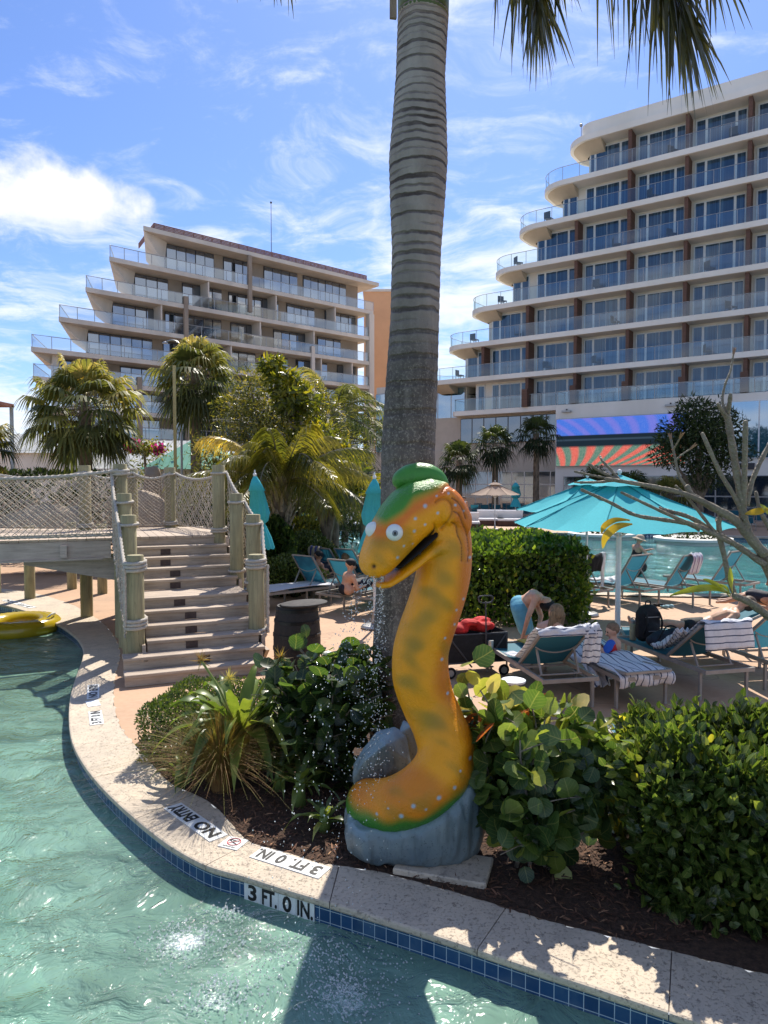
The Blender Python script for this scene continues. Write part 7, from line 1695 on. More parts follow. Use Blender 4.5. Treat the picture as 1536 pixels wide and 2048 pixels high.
def person(label, J, sk, s=1.0, extra=None, group=None, vox=.011, face=None, hands=True):
    """J: joint dict with world points. One continuous remeshed body."""
    base = V3(J['base']); o = empty('person', base, 0, label, 'person', group); mb = MB()
    g = lambda k: V3(J[k]) - base if k in J else None
    H = g('head'); N = g('neck'); Pm = g('pelvis'); 
    up = (H - N).normalized(); f = V3(J.get('look', (0, -1, 0))).normalized(); f = (f - up * f.dot(up)).normalized(); sd = up.cross(f)
    if H is not None:
        hr = .095 * s; mb.ball(H + up * .01 * s, hr * 1.0, 16, 12); mb.ball(H + up * .03 * s - f * .025 * s, hr * .98, 14, 10); capsule(mb, H - up * .055 * s + f * .03 * s, .055 * s, H - up * .03 * s + f * .035 * s, .066 * s)
        capsule(mb, H + f * .088 * s - up * .005 * s, .011 * s, H + f * .112 * s - up * .03 * s, .016 * s, 8)
        for q in (-1, 1): mb.ball(H + sd * q * .094 * s - up * .005 * s - f * .005 * s, (.014 * s, .018 * s, .028 * s), 8, 6)
        capsule(mb, H - up * .07 * s, .055 * s, N, .06 * s)
    sw = J.get('sw', .19 * s); 
    sh = {q: g('sh' + q) for q in 'LR'}; hp = {q: g('hp' + q) for q in 'LR'}
    chest = N.lerp(Pm, .28); waist = N.lerp(Pm, .66)
    for q in 'LR':
        if sh[q] is None: continue
        capsule(mb, N, .06 * s, sh[q], .058 * s); capsule(mb, sh[q], .065 * s, chest.lerp(sh[q], .25), .10 * s); capsule(mb, chest.lerp(sh[q], .45), .105 * s, waist, .10 * s)
        if hp[q] is not None: capsule(mb, waist.lerp(hp[q], .2), .105 * s, hp[q], .105 * s)
        el, ha = g('el' + q), g('ha' + q)
        if el is not None:
            capsule(mb, sh[q], .055 * s, el, .040 * s)
            if ha is not None: capsule(mb, el, .040 * s, ha, .027 * s); d = (ha - el).normalized(); capsule(mb, ha, .028 * s, ha + d * .07 * s, .030 * s)
    capsule(mb, chest, .12 * s, waist, .105 * s); capsule(mb, waist, .105 * s, Pm, .12 * s)
    for q in 'LR':
        kn, ft = g('kn' + q), g('ft' + q)
        if hp[q] is not None and kn is not None:
            capsule(mb, hp[q], .095 * s, kn, .058 * s)
            if ft is not None: capsule(mb, kn.lerp(ft, .0), .056 * s, kn.lerp(ft, .3), .058 * s); capsule(mb, kn.lerp(ft, .3), .058 * s, ft, .036 * s); td = V3(J.get('toe', (0, -1, 0))).normalized(); capsule(mb, ft, .036 * s, ft + td * .15 * s - V3((0, 0, .02 * s)), .026 * s)
    me = remesh(mb, vox * (s if s < 1 else 1), 4); me.materials.clear(); me.materials.append(sk)
    # fingers join the same mesh object (five, unequal, curled)
    if hands:
        fm = MB()
        for q in 'LR':
            el, ha = g('el' + q), g('ha' + q)
            if ha is None: continue
            d = (ha - el).normalized(); sdv = d.cross(V3((0, 0, 1))); sdv = sdv.normalized() if sdv.length > .1 else V3((1, 0, 0)); nn_ = sdv.cross(d)
            for k, L in enumerate((.066, .076, .070, .056)):
                p = ha + d * .085 * s + sdv * ((k - 1.5) * .017 * s); p1 = p + d * L * .45 * s - nn_ * .006 * s; p2 = p1 + (d * .8 - nn_ * .5).normalized() * L * .32 * s; p3 = p2 + (d * .5 - nn_ * .8).normalized() * L * .25 * s
                fm.tube([p - d * .03 * s, p1, p2, p3], [.0095 * s, .0088 * s, .008 * s, .0055 * s], 7)
            p = ha + d * .03 * s + sdv * .026 * s; fm.tube([p, p + (sdv * .7 + d * .6) * .035 * s, p + (sdv * .7 + d * 1.3) * .055 * s], [.012 * s, .010 * s, .007 * s], 7)
        if fm.V:
            bm = bmesh.new(); bm.from_mesh(me); m2 = bpy.data.meshes.new('f'); m2.from_pydata([tuple(v) for v in fm.V], [], fm.F); bm.from_mesh(m2); bm.to_mesh(me); bm.free(); bpy.data.meshes.remove(m2); me.polygons.foreach_set('use_smooth', [True] * len(me.polygons))
    body = bpy.data.objects.new('body', me); link(body, o)
    # eyes and mouth as small dark details on the face
    em = MB()
    for q in (-1, 1): em.ball(H + sd * q * .034 * s + f * .088 * s + up * .008 * s, .010 * s, 8, 6)
    em.build('eyes', EB, o); em = MB(); em.tube([H + f * .094 * s - up * .052 * s - sd * .02 * s, H + f * .099 * s - up * .054 * s, H + f * .094 * s - up * .052 * s + sd * .02 * s], .0045 * s, 6); em.build('mouth', mat('lips', (.36, .12, .10), .5, .1, 5), o)
    return o, base, H, up, f, sd
def hair(o, H, up, f, sd, s, m, long_to=None, name='hair', cut=.2):
    mb = MB(); mb.ball(H + up * .035 * s - f * .02 * s, .108 * s, 16, 12); mb.ball(H - f * .045 * s, .092 * s, 12, 10)
    if long_to is not None:
        for k in range(7):
            a = (k - 3) * .03; capsule(mb, H - f * .06 * s + sd * a * 1.1, .04 * s, long_to + sd * a * 1.3 + V3((0, 0, .03 * math.sin(k * 2))), .022 * s, 8)
    return blob(name, mb, .012, m, o, 3)
def cap_hat(o, H, up, f, s, m, brim=.08, name='cap', full=False):
    mb = MB(); mb.ball(H + up * .045 * s, (.115 * s, .115 * s, .095 * s), 18, 12)
    sd = up.cross(f)
    if full:
        pts = []
        rings = []
        for rr, zz in ((.10, .05), (.19, .0), (.20, -.006)): rings.append([H + up * (zz * s) + (f * math.cos(a) + sd * math.sin(a)) * rr * s for a in [2 * PI * k / 20 for k in range(20)]])
        mb.loft(rings)
    else:
        rings = []
        for u in (0, .5, 1): rings.append([H + up * (.045 - .012 * u) * s + f * (.085 + brim * u) * s * math.cos(a) * 1.0 + sd * (.085 * (1 - .25 * u)) * s * math.sin(a) + up * (.006 * s if j else -.004 * s) for j in (0, 1) for a in [(-PI / 2 + PI * k / 10) if j == 0 else (PI / 2 - PI * k / 10) for k in range(11)]])
        mb.loft(rings)
    return blob(name, mb, .009, m, o, 2)
def cloth_from(o, caps, m, name, vox=.012, sm_=5):
    mb = MB()
    for a, ra, b_, rb in caps: capsule(mb, a, ra, b_, rb, 14)
    return blob(name, mb, vox, m, o, sm_)
# bending man
Y = 10.6; q = lambda px, py, y=Y: D(px, py, y)
J = dict(base=(q(1048, 1300).x, Y, 0), head=q(1090, 1205, 10.42), neck=q(1078, 1192, 10.5), pelvis=q(1040, 1208), shL=q(1066, 1186, 10.72), shR=q(1072, 1194, 10.30), hpL=q(1042, 1216, 10.72), hpR=q(1038, 1216, 10.52), elL=q(1082, 1232, 10.75), haL=q(1076, 1262, 10.6), elR=q(1057, 1232, 10.25), haR=q(1047, 1268, 10.3),
         knL=q(1058, 1268, 10.75), knR=q(1052, 1270, 10.5), ftL=(q(1052, 1300, 10.8).x, 10.85, .06), ftR=(q(1040, 1300, 10.55).x, 10.6, .06), look=(.55, -.3, -.8), toe=(.8, -.5, 0))
o, b0, H, up, f, sd = person('shirtless man in blue shorts and black cap bending over a lounger', J, SK1)
cap_hat(o, H, up, f, 1.0, BLACK)
g = lambda k: V3(J[k]) - b0
cloth_from(o, [(g('pelvis') + V3((-.02, 0, .0)), .135, g('hpL'), .128), (g('pelvis'), .135, g('hpR'), .128), (g('hpL'), .125, g('hpL').lerp(g('knL'), .8), .098), (g('hpR'), .125, g('hpR').lerp(g('knR'), .8), .098)], BLUES, 'shorts')
# blonde woman
Y = 9.45; q = lambda px, py, y=Y: D(px, py - 11, y)
J = dict(base=(q(1092, 1320).x, Y, .38), head=q(1110, 1236), neck=q(1104, 1256), pelvis=q(1086, 1305), shL=q(1082, 1264, 9.55), shR=q(1118, 1266, 9.35), hpL=q(1080, 1310, 9.55), hpR=q(1098, 1312, 9.35), elL=q(1066, 1285, 9.7), haL=q(1052, 1295, 9.85), elR=q(1120, 1292, 9.5), haR=q(1095, 1300, 9.75), knL=q(1060, 1288, 10.1), knR=q(1080, 1290, 9.95), ftL=q(1050, 1302, 10.4), ftR=q(1062, 1304, 10.35), look=(-.5, .85, 0), toe=(-.2, 1, 0))
o, b0, H, up, f, sd = person('long-haired blonde woman in a dark floral top sitting on a lounger, back turned', J, SK1, .93)
g = lambda k: V3(J[k]) - b0
hair(o, H, up, f, sd, .93, BLONDE, g('neck') + V3((.0, -.06, -.2)))
cloth_from(o, [(g('neck') - V3((0, 0, .06)), .10, g('pelvis'), .135), (g('shL') * .7 + g('neck') * .3 - V3((0, 0, .07)), .085, g('pelvis'), .13), (g('shR') * .7 + g('neck') * .3 - V3((0, 0, .07)), .085, g('pelvis'), .13), (g('pelvis'), .14, g('hpL').lerp(g('knL'), .4), .11), (g('pelvis'), .14, g('hpR').lerp(g('knR'), .4), .11)], FLOR, 'dress')
# small boy
Y = 9.1; q = lambda px, py, y=Y: D(px, py, y)
J = dict(base=(q(1222, 1320).x, Y, .40), head=q(1224, 1262), neck=q(1228, 1281), pelvis=q(1226, 1312), shL=q(1232, 1286, 9.2), shR=q(1222, 1288, 9.0), hpL=q(1224, 1316, 9.18), hpR=q(1218, 1317, 9.02), elL=q(1216, 1304, 9.2), haL=q(1204, 1293, 9.1), elR=q(1208, 1306, 8.95), haR=q(1198, 1292, 8.98), knL=q(1190, 1312, 9.3), knR=q(1186, 1318, 9.05), ftL=q(1208, 1322, 9.35), ftR=q(1196, 1324, 8.95), look=(-1, -.15, -.25), toe=(.4, -.3, 0))
o, b0, H, up, f, sd = person('small boy in a red and blue swim shirt sitting and holding a phone', J, SK1, .82)
g = lambda k: V3(J[k]) - b0
mb = MB(); mb.ball(H + up * .030 - f * .022, .086, 16, 12); blob('hair', mb, .009, mat('short_hair', (.22, .14, .085), .8, .2, 30), o, 3)
cloth_from(o, [(g('neck') - V3((0, 0, .03)), .065, g('pelvis'), .098), (g('shL') - V3((0, 0, .01)), .062, g('pelvis'), .09), (g('shR') - V3((0, 0, .01)), .062, g('pelvis'), .09)], REDS, 'swim_shirt', .009)
cloth_from(o, [(g('shL'), .06, g('shL').lerp(g('elL'), .75), .05), (g('shR'), .06, g('shR').lerp(g('elR'), .75), .05)], BLUESH, 'sleeves', .009)
cloth_from(o, [(g('pelvis'), .095, g('hpL').lerp(g('knL'), .6), .075), (g('pelvis'), .095, g('hpR').lerp(g('knR'), .6), .075)], mat('swim_shorts', (.10, .06, .12), .8, .2, 20), 'swim_shorts', .009)
ph = V3(J['haR']) * .5 + V3(J['haL']) * .5 + V3((-.05, 0, .045)); mb = MB(); mb.box((0, 0, 0), (.012, .075, .15), bev=.003); p_ = mb.build('phone', BLACK, None); p_.location = ph; p_.rotation_euler = (.1, -.3, .1); tag(p_, 'black phone held up in the small boy\'s hands', 'phone')
to = empty('drink_bottle', (q(1183, 1300).x, 9.2, .425), 0, 'small bottle with yellow-green drink standing by the boy\'s knees', 'bottle'); mb = MB(); mb.lathe([(.035, 0), (.038, .01), (.038, .12), (.015, .15)], 16); mb.build('bottle_body', mat('yellow_drink', (.45, .5, .08), .2, .1, 6), to, True); mb = MB(); mb.lathe([(.016, .151), (.016, .18)], 12); mb.build('cap', WHITEM, to)
pb = q(1060, 1310, 9.75); mb = MB(); mb.box((0, 0, 0), (.3, .2, .02), bev=.004); o_ = mb.build('yellow_envelope', mat('yellow_paper', (.62, .42, .08), .8, .1, 8)); o_.location = (pb.x, 9.75, .41); o_.rotation_euler = (0, 0, .4); tag(o_, 'flat yellow packet lying on the lounger in front of the blonde woman', 'packet')
# sunbather on the lounger behind
def cy(d, lx, z):
    a = lE.rotation_euler.z; return V3((lE.location.x + lx * math.cos(a) - d * math.sin(a), lE.location.y + lx * math.sin(a) + d * math.cos(a), z))
J = dict(base=cy(1.0, 0, .40), head=cy(.22, .0, .86), neck=cy(.36, 0, .74), pelvis=cy(.82, 0, .50), shL=cy(.40, -.17, .71), shR=cy(.40, .17, .71), hpL=cy(.88, -.10, .48), hpR=cy(.88, .10, .48), elL=cy(.65, -.26, .55), haL=cy(.88, -.26, .47), elR=cy(.65, .26, .55), haR=cy(.88, .26, .47), knL=cy(1.32, -.11, .55), knR=cy(1.34, .10, .50), ftL=cy(1.76, -.12, .47), ftR=cy(1.78, .08, .46), look=cy(2, 0, 1.2) - cy(.5, 0, .9), toe=(-.3, .1, 1))
o, b0, H, up, f, sd = person('sunbather lying on the lounger behind the backpack lounger, bare legs stretched out', J, SK1, .95); g = lambda k: V3(J[k]) - b0
cloth_from(o, [(g('pelvis'), .135, g('hpL').lerp(g('knL'), .3), .11), (g('pelvis'), .135, g('hpR').lerp(g('knR'), .3), .11)], BLACK, 'swimsuit'); hair(o, H, up, f, sd, .95, BROWNH)
# seated people with backs to us
def seated(label, px_, py_, Y_, sk, hm, look=(.6, .8, 0), capm=None, s=.95, lean=.12, shirt=None, z_seat=.42):
    hd = D(px_, py_, Y_); up_ = hd.z - z_seat; lx = V3(look).normalized(); s_ = V3((-lx.y, lx.x, 0)); ba = V3((hd.x, hd.y, z_seat)) - lx * lean; P_ = lambda a, b_, z: ba + lx * a + s_ * b_ + V3((0, 0, z)); hh = up_
    J = dict(base=ba, head=hd, neck=P_(lean * .85, 0, hh - .17 * s), pelvis=P_(0, 0, .10), shL=P_(lean * .8, .18 * s, hh - .22 * s), shR=P_(lean * .8, -.18 * s, hh - .22 * s), hpL=P_(.03, .1, .08), hpR=P_(.03, -.1, .08), elL=P_(.16, .24, hh - .46 * s), haL=P_(.38, .16, hh - .42 * s), elR=P_(.16, -.24, hh - .46 * s), haR=P_(.38, -.16, hh - .42 * s), knL=P_(.45, .12, .2), knR=P_(.45, -.12, .2), ftL=P_(.85, .12, .04), ftR=P_(.85, -.12, .04), look=look, toe=look)
    o, b0, H, up, f, sd = person(label, J, sk, s, hands=True, vox=.014)
    if capm: cap_hat(o, H, up, f, s, capm)
    else: hair(o, H, up, f, sd, s, hm)
    cloth_from(o, [(V3(J['pelvis']) - b0, .13, V3(J['knL']) - b0, .09), (V3(J['pelvis']) - b0, .13, V3(J['knR']) - b0, .09)], shirt or NAVY, 'shorts', .015); return o
seated('shirtless man in a black cap sitting on the lounger left of the falling water', 701, 1130, 13.9, SK1, None, (.9, .45, 0), BLACK)
seated('man in a dark cap reclining between the back-row loungers', 637, 1112, 16.6, SK2, None, (.8, .6, 0), BLACK)
seated('person with fair curly hair sitting behind the back-row loungers', 692, 1116, 17.0, SK1, BLONDE, (.6, .8, 0))
seated('dark-haired person beside the snout of the serpent', 724, 1100, 17.4, SK1, BROWNH, (.6, .8, 0))
seated('person in a dark swimsuit at the right edge behind the trunk of the bare tree', 1545, 1165, 12.4, SK2, BROWNH, (-.8, .5, 0))
# woman wading with hat
hd = D(1279, 1079, 21); w0 = V3((hd.x, 21, -.6)); HW = mat('straw_hat', (.45, .36, .26), .8, .2, 20)
P_ = lambda a, b_, z: V3((hd.x + a, 21 + b_, z))
zt = hd.z
J = dict(base=w0, head=hd, neck=P_(-.05, 0, zt - .17), pelvis=P_(-.12, 0, zt - .68), shL=P_(-.12, .14, zt - .22), shR=P_(-.04, -.17, zt - .22), hpL=P_(-.12, .1, zt - .74), hpR=P_(-.10, -.1, zt - .74), elL=P_(.18, .16, zt - .36), haL=P_(.30, .0, zt - .30), elR=P_(.16, -.2, zt - .42), haR=P_(.26, -.12, zt - .42), knL=P_(-.12, .12, -.45), knR=P_(-.1, -.12, -.45), ftL=P_(-.14, .12, -.58), ftR=P_(-.1, -.12, -.58), look=(1, -.1, -.15), toe=(1, 0, 0))
o, b0, H, up, f, sd = person('woman in a wide sun hat and black swim dress wading in the far pool', J, SK1, 1.0, vox=.014); cap_hat(o, H, up, f, 1.15, HW, .1, 'sun_hat', True)
g = lambda k: V3(J[k]) - b0
cloth_from(o, [(g('neck') - V3((0, 0, .16)), .14, g('pelvis'), .19), (g('pelvis') , .19, g('pelvis') - V3((.0, 0, .16)), .27), (g('pelvis') + V3((.12, 0, 0)), .12, g('pelvis') + V3((.2, 0, -.14)), .16)], BLACK, 'swim_dress', .015)
# small standing figures near the hotel
for k, (px_, Y_, lab, cl) in enumerate(((928, 43, 'person in white walking in front of the hotel beside the serpent head', WHITE_T),)):
    c = D(px_, 1000, Y_); b_ = V3((c.x, Y_, 0)); P_ = lambda a, bb, z: b_ + V3((a, bb, z))
    J = dict(base=b_, head=P_(0, 0, 1.62), neck=P_(0, 0, 1.45), pelvis=P_(0, 0, .95), shL=P_(.17, 0, 1.4), shR=P_(-.17, 0, 1.4), hpL=P_(.09, 0, .9), hpR=P_(-.09, 0, .9), elL=P_(.24, 0, 1.12), haL=P_(.26, -.1, .88), elR=P_(-.24, 0, 1.12), haR=P_(-.26, -.1, .88), knL=P_(.1, -.08, .5), knR=P_(-.1, .08, .5), ftL=P_(.1, -.1, .06), ftR=P_(-.1, .18, .06), look=(0, -1, 0))
    o, b0, H, up, f, sd = person(lab, J, SK2, 1.0, vox=.02, hands=False); hair(o, H, up, f, sd, 1, BROWNH); g = lambda k: V3(J[k]) - b0
    cloth_from(o, [(g('neck') - V3((0, 0, .08)), .14, g('pelvis'), .16)], WHITEM, 'shirt', .02)
# ================================================================== BARE FRANGIPANI TREE (right)
def fbarkm():
    m, T, o = newmat('frangipani_bark'); tc = T.n('ShaderNodeTexCoord').outputs['Object']; n = T.noise(tc, 9, 4); sp = T.n('ShaderNodeTexVoronoi', None, Vector=tc, Scale=48.0).outputs[0]
    c = T.mix(T.maprange(n, .3, .7), (.24, .205, .14), (.14, .115, .08)); c = T.mix(T.maprange(sp, .16, .10, 0, .65), c, (.42, .38, .28)); n2 = T.noise(tc, 80, 4); c = T.mix(T.maprange(n2, .5, .75, 0, .5), c, (.06, .05, .035))
    p = T.n('ShaderNodeBsdfPrincipled', None, Base_Color=c, Roughness=.65); b = T.n('ShaderNodeBump', None, Strength=.9, Distance=.010, Height=T.math('SUBTRACT', n2, sp)); T.link(b.outputs[0], p.inputs['Normal']); T.link(p.outputs[0], o.inputs[0]); return m
FB = fbarkm(); FT = mat('frangipani_tip', (.30, .17, .09), .6, .2, 20)
Yb = 4.0
frb = (2.55, 4.35, 0); frt = empty('frangipani_tree', frb, 0, 'bare frangipani tree with thick speckled branches reaching in from the right edge', 'tree'); fo = V3(frb)
mb = MB(); tr_ = catmull([V3((0, 0, 0)), D(1640, 1420, 4.3) - fo, D(1600, 1280, 4.2) - fo, D(1560, 1170, 4.1) - fo, D(1530, 1110, 4.05) - fo], 5); mb.tube(tr_, list(np.linspace(.075, .045, len(tr_))), 12); mb.build('trunk', FB, frt, True)
BR = [([(1530, 1110), (1500, 1075), (1470, 1040), (1432, 1018), (1385, 992), (1375, 975)], 24, 13, 0), ([(1500, 1075), (1489, 1040), (1480, 985), (1466, 900), (1456, 840), (1450, 818)], 19, 14, 0), ([(1456, 838), (1444, 822), (1436, 808)], 11, 7, 0), ([(1453, 830), (1458, 812), (1461, 790)], 12, 9, 0), ([(1450, 825), (1445, 800), (1450, 770), (1460, 745), (1463, 730), (1467, 708)], 6, 4, 1), ([(1486, 1030), (1470, 995), (1440, 945), (1405, 868)], 11, 9, 0), ([(1487, 1020), (1489, 950), (1490, 900), (1491, 845)], 13, 11, 0), ([(1493, 1010), (1505, 960), (1530, 905), (1560, 850)], 12, 9, 0), ([(1540, 1060), (1520, 1020), (1512, 985)], 10, 8, 0), ([(1440, 1022), (1410, 1005), (1360, 985), (1300, 972), (1240, 962), (1212, 958)], 13, 8, 0), ([(1240, 962), (1215, 950), (1196, 940), (1178, 928)], 8, 6, 0), ([(1240, 962), (1220, 938), (1205, 922), (1200, 912)], 8, 5, 0), ([(1232, 960), (1200, 964), (1162, 965)], 7, 6, 1), ([(1225, 958), (1190, 952), (1150, 943)], 6, 5, 0), ([(1390, 994), (1360, 955), (1350, 915), (1342, 880)], 7, 5, 1), ([(1348, 925), (1360, 912), (1380, 898)], 4, 3, 1), ([(1346, 900), (1352, 890), (1360, 876)], 4, 3, 1),
      ([(1530, 1130), (1480, 1095), (1430, 1065), (1380, 1035), (1330, 1020), (1265, 1037)][:5], 16, 9, 0), ([(1440, 1072), (1390, 1050), (1330, 1040), (1270, 1030), (1220, 1005), (1164, 980)], 12, 7, 0), ([(1460, 1085), (1400, 1055), (1350, 1035), (1300, 1012), (1243, 985)], 10, 6, 0), ([(1430, 1065), (1395, 1020), (1370, 990), (1352, 972)], 8, 5, 0), ([(1400, 1060), (1360, 1040), (1320, 1015)], 8, 6, 0),
      ([(1570, 1260), (1536, 1232), (1500, 1205), (1470, 1192)], 20, 15, 0), ([(1470, 1192), (1456, 1150), (1448, 1110), (1438, 1070), (1440, 1030)], 13, 10, 0), ([(1445, 1100), (1440, 1070), (1436, 1040)], 12, 12, 0)]
MB_ = {}
for k, (pp, w0_, w1_, tip) in enumerate(BR):
    dep = Yb + .12 * math.sin(k * 1.9) if k not in (0, 1) else Yb; n = len(pp); P_ = [D(a, b_, (Yb + (dep - Yb) * i / (n - 1)) + (.05 if k > 21 else 0)) - fo for i, (a, b_) in enumerate(pp)]
    P_ = catmull(P_, 5); px_m = F / Yb; rad = np.linspace(w0_ * .44 / px_m, w1_ * .44 / px_m, len(P_)) * (1 + .10 * np.sin(np.arange(len(P_)) * 2.1 + k)) * 1.0
    mb = MB(); mb.tube(P_, list(rad), 10); mb.ball(P_[-1], rad[-1] * 1.02, 10, 8); br = mb.build('branch', FB, frt, True)
    if tip:
        tm = MB(); dd_ = (P_[-1] - P_[-2]).normalized()
        for q_ in (-.5, 0, .5): e = P_[-1] + (dd_ + V3((q_ * .5, 0, .2 * abs(q_)))).normalized() * .045; tm.tube([P_[-1], e], [.006, .002], 6)
        tm.build('bud', FT, br)
# its few leaves
V = []; Fc = []; tn = []
def long_leaf(name, pts, w, m, parent):
    P_ = catmull([D(a, b_, y) - fo for a, b_, y in pts], 5); V = []; Fc = []; N = len(P_)
    for i, p in enumerate(P_):
        u = i / (N - 1); ww = w * math.sin(PI * min(1, max(.02, u))) ** .7 + .0005; tg = (P_[min(i + 1, N - 1)] - P_[max(i - 1, 0)]).normalized(); s = tg.cross(V3((.2, -.8, .5))).normalized()
        V += [tuple(p - s * ww + V3((0, 0, .006))), tuple(p), tuple(p + s * ww + V3((0, 0, .006)))]
    for i in range(N - 1):
        for q_ in (0, 1): Fc.append((3 * i + q_, 3 * i + q_ + 1, 3 * i + q_ + 4, 3 * i + q_ + 3))
    return meshobj(name, V, Fc, m, parent, True, [.5] * len(V))
YL = leafmat('leaf_yellowing', [(0, (.36, .30, .02)), (1, (.36, .30, .02))], .4, .35); GLf = leafmat('leaf_fresh', [(0, (.22, .30, .03)), (1, (.22, .30, .03))], .35, .4)
long_leaf('leaf', [(1265, 1050, 3.95), (1235, 1055, 3.9), (1212, 1075, 3.9), (1205, 1100, 3.9)], .022, YL, frt); long_leaf('leaf', [(1260, 1042, 3.95), (1230, 1042, 3.92), (1208, 1055, 3.9), (1203, 1070, 3.9)], .016, YL, frt)
long_leaf('leaf', [(1462, 1190, 4.0), (1430, 1178, 3.95), (1390, 1180, 3.9), (1340, 1193, 3.9)], .020, GLf, frt); long_leaf('leaf', [(1460, 1195, 4.0), (1440, 1175, 3.95), (1420, 1165, 3.95), (1406, 1160, 3.95)], .014, GLf, frt); long_leaf('leaf', [(1462, 1195, 4.0), (1455, 1180, 3.95), (1440, 1170, 3.95)], .012, GLf, frt); long_leaf('leaf', [(1466, 1190, 4.0), (1462, 1165, 3.95), (1460, 1135, 3.97)], .018, GLf, frt); long_leaf('leaf', [(1536, 1020, 3.9), (1515, 1025, 3.9), (1490, 1030, 3.9)], .02, YL, frt); long_leaf('leaf', [(1560, 1040, 3.9), (1536, 1025, 3.9), (1520, 1010, 3.9)], .02, GLf, frt)

# ================================================================== ROYAL PALM
def rtrunkm():
    m, T, o = newmat('royal_palm_trunk'); tc = T.n('ShaderNodeTexCoord').outputs['Object']; z = T.n('ShaderNodeSeparateXYZ', None, i0=tc).outputs[2]
    n = T.noise(T.n('ShaderNodeMapping', None, Vector=tc, Scale=(1, 1, .5)).outputs[0], 2.2, 6, .65); wob = T.noise(tc, 3.0, 3, .6)
    zr = T.math('ADD', z, T.math('MULTIPLY', wob, .11))
    zn = T.noise(T.n('ShaderNodeMapping', None, Vector=tc, Scale=(.25, .25, 1)).outputs[0], 7.0, 3, .6)
    # ring scars, denser towards the top
    ph = T.math('MULTIPLY', T.math('POWER', T.math('MAXIMUM', zr, .1), 2.2), 5.3); s = T.math('SINE', ph); s2 = T.math('SINE', T.math('ADD', T.math('MULTIPLY', ph, .53), 1.0))
    rg = T.maprange(T.math('ADD', s, T.math('ADD', T.math('MULTIPLY', s2, .5), T.math('MULTIPLY', T.math('SUBTRACT', zn, .5), 2.6))), .30, 1.15, 0, 1); rg = T.math('MULTIPLY', rg, T.maprange(z, 2.4, 3.6, .3, 1.0))
    c = T.mix(T.maprange(n, .35, .68), (.33, .295, .26), (.17, .145, .125)); c = T.mix(T.math('MULTIPLY', rg, T.maprange(wob, .35, .6, .45, 1)), c, (.045, .033, .027))
    gr = T.noise(T.n('ShaderNodeMapping', None, Vector=tc, Scale=(3, 3, .6)).outputs[0], 3, 6, .7); fine = T.noise(tc, 42, 5, .8)
    lowd = T.math('MULTIPLY', T.maprange(z, 4.7, 3.4, 0, 1, True), T.maprange(gr, .3, .58, .5, 1)); c = T.mix(T.math('MULTIPLY', lowd, .92), c, (.045, .038, .032)); c = T.mix(T.math('MULTIPLY', T.maprange(fine, .52, .60), T.maprange(z, 4.3, 3.0, .1, .8)), c, (.27, .245, .20))
    c = T.mix(T.maprange(z, 6.45, 6.62, 0, .55), c, (.36, .27, .20))
    p = T.n('ShaderNodeBsdfPrincipled', None, Base_Color=c, Roughness=.8); b = T.n('ShaderNodeBump', None, Strength=.8, Distance=.02, Height=T.math('SUBTRACT', T.math('MULTIPLY', fine, .3), rg)); T.link(b.outputs[0], p.inputs['Normal']); T.link(p.outputs[0], o.inputs[0]); return m
YR = 6.3
tl_ = [(745, 868, 1300), (752, 862, 1180), (760, 868, 1060), (763, 870, 900), (772, 875, 760), (781, 878, 640), (784, 882, 500), (780, 890, 400), (778, 895, 320), (785, 893, 240), (792, 890, 150), (795, 895, 60), (796, 897, 30)]
c0 = D(806, 1300, YR); rp = empty('royal_palm', (c0.x, YR, 0), 0, 'tall ringed royal palm trunk rising behind the serpent, fronds hanging in at the top', 'palm tree'); ro_ = V3((c0.x, YR, 0))
pts = []; rad = []
for a, b_, y_ in tl_:
    p = D((a + b_) / 2, y_, YR); pts.append(p - ro_); dd_ = ray((a + b_) / 2, y_); rad.append((b_ - a) / 2 / F * (YR / dd_.y) * 1.0)
pts = [V3((pts[0].x - .015, 0, 0))] + pts; rad = [rad[0] * 1.08] + rad
zz_ = [p.z for p in pts]; zs2 = np.linspace(0, zz_[-1], 460); X_ = np.interp(zs2, zz_, [p.x for p in pts]); R_ = np.interp(zs2, zz_, rad)
mb = MB(); mb.tube([(x, 0, z) for x, z in zip(X_, zs2)], list(R_ * (1 + .012 * (np.sin(zs2 ** 2.2 * 5.3) > .4) * (zs2 > 2.6))), 40); mb.build('trunk', rtrunkm(), rp, True)
CS = mat('crownshaft_green', (.085, .12, .045), .35, .15, 2, streak=(1, 1, .2)); top = V3((X_[-1], 0, zs2[-1])); r_ = R_[-1]
mb = MB(); mb.tube([top - V3((0, 0, .04)), top + V3((0, 0, .12)), top + V3((0, 0, .7)), top + V3((0, 0, 1.5)), top + V3((.02, 0, 2.0))], [r_ * 1.0, r_ * 1.02, r_ * .96, r_ * .68, r_ * .4], 32); mb.build('crownshaft', CS, rp, True)
mb = MB(); e = D(790, 20, YR - .2) - ro_; mb.box(e + V3((-.015, 0, .1)), (.055, .03, .34), rz=.2); mb.build('sheath_remnant', BARK, rp)
V = []; Fc = []; tn = []; ra = MB(); r = np.random.default_rng(5); ct = top + V3((.02, 0, 1.95))
